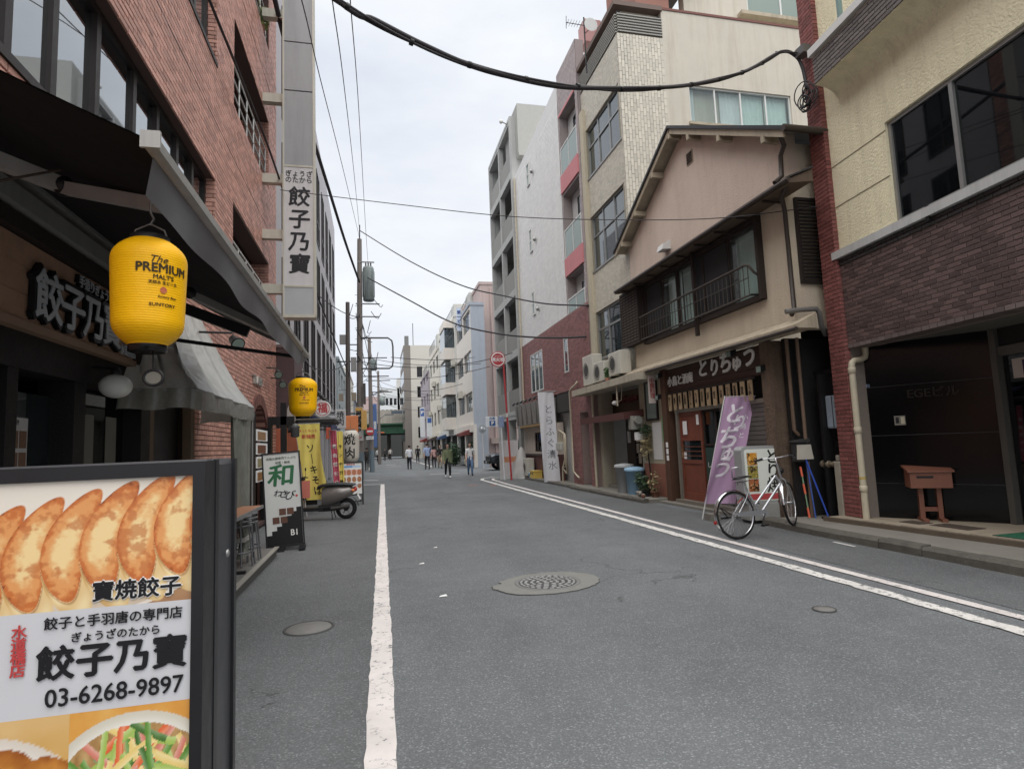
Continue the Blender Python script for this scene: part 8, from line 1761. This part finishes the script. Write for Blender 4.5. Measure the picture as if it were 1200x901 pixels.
for (a, b, s_) in (((.9, 31.9, 6.4), (6.5, 38, 7.3), .15), ((-.3, 42, 6.6), (6.5, 33, 6.0), .4), ((-.3, 42, 7.9), (6.5, 36, 6.6), .3), ((-.3, 42, 6.0), (6.5, 44, 6.2), .5), ((-.3, 42, 5.4), (6.5, 48, 5.6), .4), ((.4, 62, 8.6), (6.4, 52, 6.0), .4), ((.4, 62, 7.4), (6.4, 66, 7.4), .5), ((.4, 62, 6.4), (6.4, 72, 6.0), .3), ((-.3, 42, 8.9), (.4, 62, 9.2), .5), ((-.6, 32, 6.8), (-.3, 42, 7.0), .4), ((.4, 62, 8.6), (3, 94, 8), .6), ((-.7, 32, 9.3), (-.3, 42, 7.9), .4), ((-.7, 32, 6.2), (6.55, 27.5, 5.9), .5), ((-.7, 32, 8.6), (-2.3, 20, 7.2), .3), ((-1.25, 30, 5.9), (-2.3, 22, 4.6), .3), ((-1.25, 30, 8.2), (-.66, 32, 8.8), .2), ((-.3, 42, 6.6), (-2.9, 50, 6.5), .3), ((.4, 62, 7.4), (-2.5, 55, 5.5), .3), ((-.3, 42, 6.2), (.4, 62, 6.6), .6), ((-.3, 42, 5.2), (.4, 62, 5.6), .7)):
    cable(sag(a, b, s_), .018, WL[k], grp="far overhead wires"); k += 1
# ================================================================ PARKED CAR
sv_ = thing("parked_car", "dark grey off-road car parked in the side street, front end towards the road", "car", (8.6, 35.2, 0), R(180))
CARP = M("car_paint_dark", (58, 66, 74), .28, .05, 10, metal=.5, coat=.6); CGL = GLASSD
# local: x forward (towards the street), y left; length 4.1
def csec(x, w_, zb, zs, zt): return [(x, -w_ * .96, zb), (x, -w_, zb + .12), (x, -w_, zs), (x, -w_ * .9, zt), (x, w_ * .9, zt), (x, w_, zs), (x, w_, zb + .12), (x, w_ * .96, zb)]
mb = MB(); mb.loft([csec(-2.05, .80, .5, .9, .98), csec(-1.95, .86, .42, .95, 1.05), csec(-.9, .88, .40, .98, 1.08), csec(.6, .88, .40, .98, 1.08), csec(.75, .87, .40, .96, 1.06), csec(1.75, .84, .42, .88, .98), csec(1.95, .80, .46, .80, .92), csec(2.02, .74, .5, .74, .84)], True); L(mb, "body", CARP, sv_)
mb = MB(); mb.loft([[(-1.95, -.82, 1.06), (-1.95, .82, 1.06), (.62, .82, 1.08), (.62, -.82, 1.08)], [(-1.85, -.72, 1.78), (-1.85, .72, 1.78), (.1, .72, 1.76), (.1, -.72, 1.76)]], True); L(mb, "cabin", CARP, sv_)
for s_ in (-1, 1):
    for (a, b, c, d) in ((-1.7, -.95, -1.68, -.95), (-.85, .42, -.85, .02)):
        mb = MB(); mb.loft([[(a, s_ * .815, 1.14), (b, s_ * .815, 1.14), (d, s_ * .745, 1.68), (c, s_ * .745, 1.68)], [(a, s_ * .822, 1.14), (b, s_ * .822, 1.14), (d, s_ * .752, 1.68), (c, s_ * .752, 1.68)]], True); L(mb, "side_window", CGL, sv_)
    mb = MB(); mb.sphere((1.93, s_ * .62, .76), .11, 12, 8, (.5, 1, 1)); L(mb, "headlight", M("headlight", (206, 210, 212), .15), sv_)
    mb = MB(); mb.box(.35, .5, s_ * .86 if s_ > 0 else -1.04, 1.04 if s_ > 0 else -.86, 1.1, 1.25); L(mb, "mirror", BLKP, sv_)
    for x in (-1.25, 1.3):
        mb = MB(); mb.loft([[(x + .46 * math.cos(a), y * s_, .38 + .46 * math.sin(a)) for a in [R(15 * i) for i in range(13)]] for y in (.80, .93)], closed=False, smooth=True); L(mb, "wheel_arch", BLKP, sv_)
for x in (-1.25, 1.3):
    for s_ in (-1, 1): wheel(sv_, (x, s_ * .79, .36), .36, .22)
mb = MB(); mb.loft([[(.60, -.72, 1.12), (.60, .72, 1.12), (.16, .64, 1.7), (.16, -.64, 1.7)], [(.61, -.72, 1.13), (.61, .72, 1.13), (.17, .64, 1.71), (.17, -.64, 1.71)]], True); L(mb, "windscreen", CGL, sv_)
mb = MB(); mb.box(1.98, 2.12, -.82, .82, .40, .58); mb.box(2.0, 2.05, -.5, .5, .62, .82); L(mb, "bumper", BLKP, sv_)
mb = MB(); mb.box(2.12, 2.13, -.17, .17, .44, .54); L(mb, "number_plate", ALUW, sv_)
for s_ in (-1, 1): mb = MB(); mb.box(-.5, -.35, s_ * .885 - .01, s_ * .885 + .01, .92, .95); L(mb, "door_handle", BLKP, sv_)

# ================================================================ PEOPLE
SKIN = M("skin", (206, 160, 134), .55, .06, 10); HAIRB = M("hair_black", (24, 20, 19), .5, .15, 30)
def person(label, loc, heading, top, legs, shoes, h=1.68, stride=.25, swing=.25, sleeve=1.0, hair="short", bag=None, coat=None, female=False, group="people walking in the street", lean=0.02, long_legs=1.0):
    t = thing("person", label, "person", loc, heading, group); k = h / 1.70
    # skeleton in local coords: +x forward, y left, z up; (position, radius, material key)
    V = []; Eg = []; mk = []
    def v(p, r): V.append((Vector(p) * k, tuple(1.1 * q for q in (r if isinstance(r, tuple) else (r, r))))); return len(V) - 1
    def e(a, b, m_): Eg.append((a, b)); mk.append(m_)
    sh = .165 if female else .19; hp = .085
    pel = v((0, 0, .94), (.125, .15)); sp1 = v((lean * .4, 0, 1.12), (.105, .13) if female else (.115, .145)); ch = v((lean, 0, 1.30), (.115, .15) if female else (.125, .17)); nk0 = v((lean, 0, 1.43), (.06, .07)); nk = v((lean + .01, 0, 1.48), .052); jw = v((lean + .03, 0, 1.54), (.075, .065)); hd = v((lean + .02, 0, 1.62), (.098, .078)); cr_ = v((lean + .01, 0, 1.675), (.07, .06))
    e(pel, sp1, 'T'); e(sp1, ch, 'T'); e(ch, nk0, 'T'); e(nk0, nk, 'S'); e(nk, jw, 'S'); e(jw, hd, 'S'); e(hd, cr_, 'S')
    feet = []
    for s_ in (1, -1):
        f = stride * s_; a = v((0, hp * s_, .86), .10); kn = v((.10 * (f > 0) + f * .45 + .04, hp * s_, .50), .062); bend = -.10 if f < 0 else 0
        an_ = v((f * 1.05 + bend * .6, hp * s_, .095 + (.07 if f < 0 else 0)), .043); ca = v(((V[kn][0].x + V[an_][0].x) / 2 / k - .015, hp * s_, .30 + (.03 if f < 0 else 0)), .058); hl = v((f * 1.05 + .05 + bend * .6, hp * s_, .045 + (.05 if f < 0 else 0)), .042); to = v((f * 1.05 + .17 + bend * .5, hp * s_ * 1.1, .035 + (.01 if f < 0 else 0)), (.045, .03))
        e(pel, a, 'L'); e(a, kn, 'L'); e(kn, ca, 'L'); e(ca, an_, 'L'); e(an_, hl, 'F'); e(hl, to, 'F')
        g_ = -swing * s_; s0 = v((lean, sh * s_, 1.385), .062); el = v((lean + g_ * .45 - .03, (sh + .05) * s_, 1.10), .043); fo = v((lean + g_ * .8 + .03, (sh + .05) * s_, .95), .040); wr = v((lean + g_ * 1.1 + .06, (sh + .045) * s_, .85), .028); ha = v((lean + g_ * 1.2 + .075, (sh + .04) * s_, .775), (.018, .038))
        e(ch, s0, 'T'); e(s0, el, 'T'); e(el, fo, 'T' if sleeve > .5 else 'S'); e(fo, wr, 'T' if sleeve > .5 else 'S'); e(wr, ha, 'S'); feet.append(ha)
    me = bpy.data.meshes.new("body"); me.from_pydata([p for p, _ in V], Eg, []); o = bpy.data.objects.new("body", me); COL.objects.link(o)
    sm = o.modifiers.new("skin", 'SKIN'); sm.use_smooth_shade = True; sm.branch_smoothing = .6
    for i, sv2 in enumerate(me.skin_vertices[0].data): sv2.radius = (V[i][1][0] * k, V[i][1][1] * k); sv2.use_root = (i == 0)
    sb = o.modifiers.new("sub", 'SUBSURF'); sb.levels = 1; sb.render_levels = 1
    bpy.context.view_layer.update(); me2 = bpy.data.meshes.new_from_object(o.evaluated_get(bpy.context.evaluated_depsgraph_get())); bpy.data.objects.remove(o)
    mats = {'T': top, 'S': SKIN, 'L': legs, 'F': shoes}; keys = list(mats); me2.materials.clear()
    for q in keys: me2.materials.append(mats[q])
    for pol in me2.polygons:
        c = pol.center; best = None
        for (a, b), m_ in zip(Eg, mk):
            A, B = V[a][0], V[b][0]; d = B - A; tt = max(0, min(1, (c - A).dot(d) / d.length_squared)); dist = (c - (A + d * tt)).length / (max(V[a][1]) * (1 - tt) + max(V[b][1]) * tt)
            if best is None or dist < best[0]: best = (dist, m_)
        pol.material_index = keys.index(best[1]); pol.use_smooth = True
    # fingers and facial features joined to the same body mesh
    bm = bmesh.new(); bm.from_mesh(me2); x = MB()
    for ha in feet:
        p, s_ = V[ha][0], (1 if V[ha][0].y > 0 else -1)
        for fi in range(4): q = p + Vector((.028 - .018 * fi, 0, -.02)) * k; x.tube([q, q + Vector((.004, -.004 * s_, -.035)) * k, q + Vector((.002, -.014 * s_, -.065 - .008 * (fi in (1, 2)))) * k], [.009 * k, .008 * k, .006 * k], 5)
        q = p + Vector((.035, -.005 * s_, .0)) * k; x.tube([q, q + Vector((.02, -.01 * s_, -.03)) * k, q + Vector((.022, -.014 * s_, -.05)) * k], [.01 * k, .009 * k, .007 * k], 5)
    hx = (lean + .02) * k
    x.loft([[(hx + .090 * k, -.012 * k, 1.565 * k), (hx + .090 * k, .012 * k, 1.565 * k), (hx + .090 * k, 0, 1.62 * k)], [(hx + .112 * k, -.003 * k, 1.575 * k), (hx + .112 * k, .003 * k, 1.575 * k), (hx + .1 * k, 0, 1.60 * k)]], True)
    for s_ in (1, -1): x.sphere((hx, .078 * s_ * k, 1.595 * k), .026 * k, 6, 5, (.6, .4, 1.1))
    o0 = len(bm.verts); vs_ = [bm.verts.new(p) for p in x.v]
    for f in x.f:
        try: nf = bm.faces.new([vs_[i] for i in f]); nf.material_index = 1; nf.smooth = True
        except ValueError: pass
    bm.to_mesh(me2); bm.free()
    link("body", me2, t)
    ft = MB()
    for s_ in (1, -1): ft.sphere((hx + .088 * k, .03 * s_ * k, 1.615 * k), .011 * k, 6, 4, (.5, 1.3, .7))
    ft.box(hx + .084 * k, hx + .094 * k, -.02 * k, .02 * k, 1.545 * k, 1.552 * k); L(ft, "face_features", M("face_dark", (70, 40, 36), .6), t)
    # hair
    hb_ = MB(); rings = []
    low = {'short': 1.60, 'bob': 1.50, 'long': 1.30}[hair]
    prof = [(1.722, .02), (1.715, .06), (1.69, .092), (1.65, .107), (1.60, .108)] + ([(1.54, .104), (1.49, .10)] if hair != 'short' else [(1.57, .085)]) + ([(1.40, .10), (1.30, .085), (1.22, .05)] if hair == 'long' else [])
    for z, r in prof:
        ring = []
        for i in range(20):
            a = 2 * math.pi * i / 20; fx = math.cos(a); rr = r * (1 + .03 * math.sin(5 * a + z * 40))
            back = .0 if z > 1.66 else -.02
            xx = hx / k + fx * rr * (1.0 if fx < .35 or z > 1.655 else .42) + back * .6
            if z < 1.48: xx = min(xx, hx / k - .02)
            ring.append((xx * k, math.sin(a) * rr * .86 * k, z * k))
        rings.append(ring)
    hb_.loft(rings, True, smooth=True); L(hb_, "hair", HAIRB, t)
    if coat:
        c_ = MB(); rings = []
        for z, rx, ry in ((1.42, .10, .16), (1.34, .15, .21), (1.2, .155, .20), (1.05, .16, .205), (.9, .18, .23), (.76, .2, .25)):
            rings.append([((lean * (z - .7) + rx * math.cos(a)) * k, ry * math.sin(a) * k, (z + .01 * math.sin(4 * a)) * k) for a in [2 * math.pi * (i + 1.2) / 22 for i in range(20)]])
        c_.loft(rings, closed=False, smooth=True); L(c_, "coat", coat, t)
        for s_ in (1, -1):
            g_ = -swing * s_; c_ = MB(); c_.tube([(lean * k, sh * s_ * k, 1.39 * k), ((lean + g_ * .45 - .03) * k, (sh + .05) * s_ * k, 1.10 * k), ((lean + g_ * .95 + .04) * k, (sh + .05) * s_ * k, .90 * k)], [.08 * k, .066 * k, .055 * k], 10); L(c_, "sleeve", coat, t)
    if bag:
        b_ = MB(); side = bag[1]; b_.bbox(-.10 * k, .16 * k, side * (sh + .10) * k - .04, side * (sh + .10) * k + .04, .62 * k, .86 * k, .03); b_.tube([(0, side * (sh + .1) * k, .86 * k), (.02 * k, side * (sh + .02) * k, 1.2 * k), (.02 * k, side * .12 * k, 1.43 * k)], .01, 5); L(b_, "bag", bag[0], t)
    return t
def cl_(n, c): return M("cloth_" + n, c, .85, .1, 9, .2, 60)
S90 = math.pi / 2
person("woman in an open green coat and black trousers walking towards the viewer", (3.4, 28.8, 0), -S90, cl_("olivetop", (122, 132, 96)), cl_("black", (36, 36, 40)), cl_("sneaker_white", (226, 224, 220)), 1.64, .2, .15, hair="bob", coat=cl_("olive", (112, 124, 84)), female=True)
person("woman with long dark hair in white blouse and blue jeans walking towards the viewer", (4.72, 30.2, 0), -S90 - .1, cl_("blouse", (222, 220, 220)), cl_("denim", (92, 124, 164)), cl_("shoe_dark", (40, 38, 40)), 1.66, .22, .2, sleeve=.3, hair="long", bag=(cl_("cream_bag", (196, 186, 160)), -1), female=True)
person("man in a white shirt and dark trousers walking away in mid street", (2.36, 43.2, 0), S90, cl_("white2", (220, 222, 228)), cl_("navy", (44, 48, 60)), cl_("shoe_dark", (40, 38, 40)), 1.72, .16, .12)
person("man in a light blue shirt and dark trousers walking away", (3.5, 41.5, 0), S90 + .1, cl_("lightblue", (146, 166, 206)), cl_("charcoal", (52, 46, 48)), cl_("shoe_brown", (84, 56, 44)), 1.8, .14, .2, sleeve=.3)
person("woman in a pink top walking beside the man in the blue shirt", (4.16, 43.6, 0), S90, cl_("pinktop", (206, 156, 150)), cl_("darkskirt", (60, 52, 56)), cl_("shoe_dark", (40, 38, 40)), 1.6, .14, .15, hair="bob", female=True)
person("person in a black top and beige trousers right of the pink top", (4.45, 42.2, 0), -S90, cl_("blacktop", (44, 40, 42)), cl_("beigetr", (176, 150, 120)), cl_("shoe_dark", (40, 38, 40)), 1.66, .16, .15, hair="bob", female=True)
person("person in dark jacket standing by the white edge line at the second pole", (-.62, 44.2, 0), S90, cl_("jacket", (50, 46, 44)), cl_("greytr", (72, 70, 68)), cl_("shoe_dark", (40, 38, 40)), 1.68, .12, .1)
person("man in a black suit among the far walkers, left of the blue shirt", (4.15, 60.5, 0), S90, cl_("suit", (38, 38, 42)), cl_("suit2", (34, 34, 38)), cl_("shoe_dark", (40, 38, 40)), 1.74, .18, .15, group="far walkers")
person("person in a white top and black trousers among the far walkers", (3.4, 61.5, 0), S90, cl_("white3", (206, 206, 204)), cl_("black", (36, 36, 40)), cl_("shoe_dark", (40, 38, 40)), 1.68, .15, .15, group="far walkers", bag=(cl_("yellow_bag", (206, 196, 90)), 1))
person("woman in a white top behind the green coat", (4.3, 36.5, 0), -S90, cl_("white4", (214, 210, 206)), cl_("tan", (150, 130, 108)), cl_("shoe_dark", (40, 38, 40)), 1.6, .12, .12, hair="bob", female=True)
for i, (x, y, c, lb_) in enumerate(((1.2, 80, (60, 58, 60), "tiny distant person in dark clothes before the bridge, leftmost"), (2.0, 84, (190, 186, 180), "tiny distant person in pale clothes before the bridge"), (.3, 74, (206, 206, 206), "tiny distant person in white at the left edge before the bridge"))):
    person(lb_, (x, y, 0), S90, cl_("far%d" % i, c), cl_("black", (36, 36, 40)), cl_("shoe_dark", (40, 38, 40)), 1.68, .15, .15, group="far walkers")
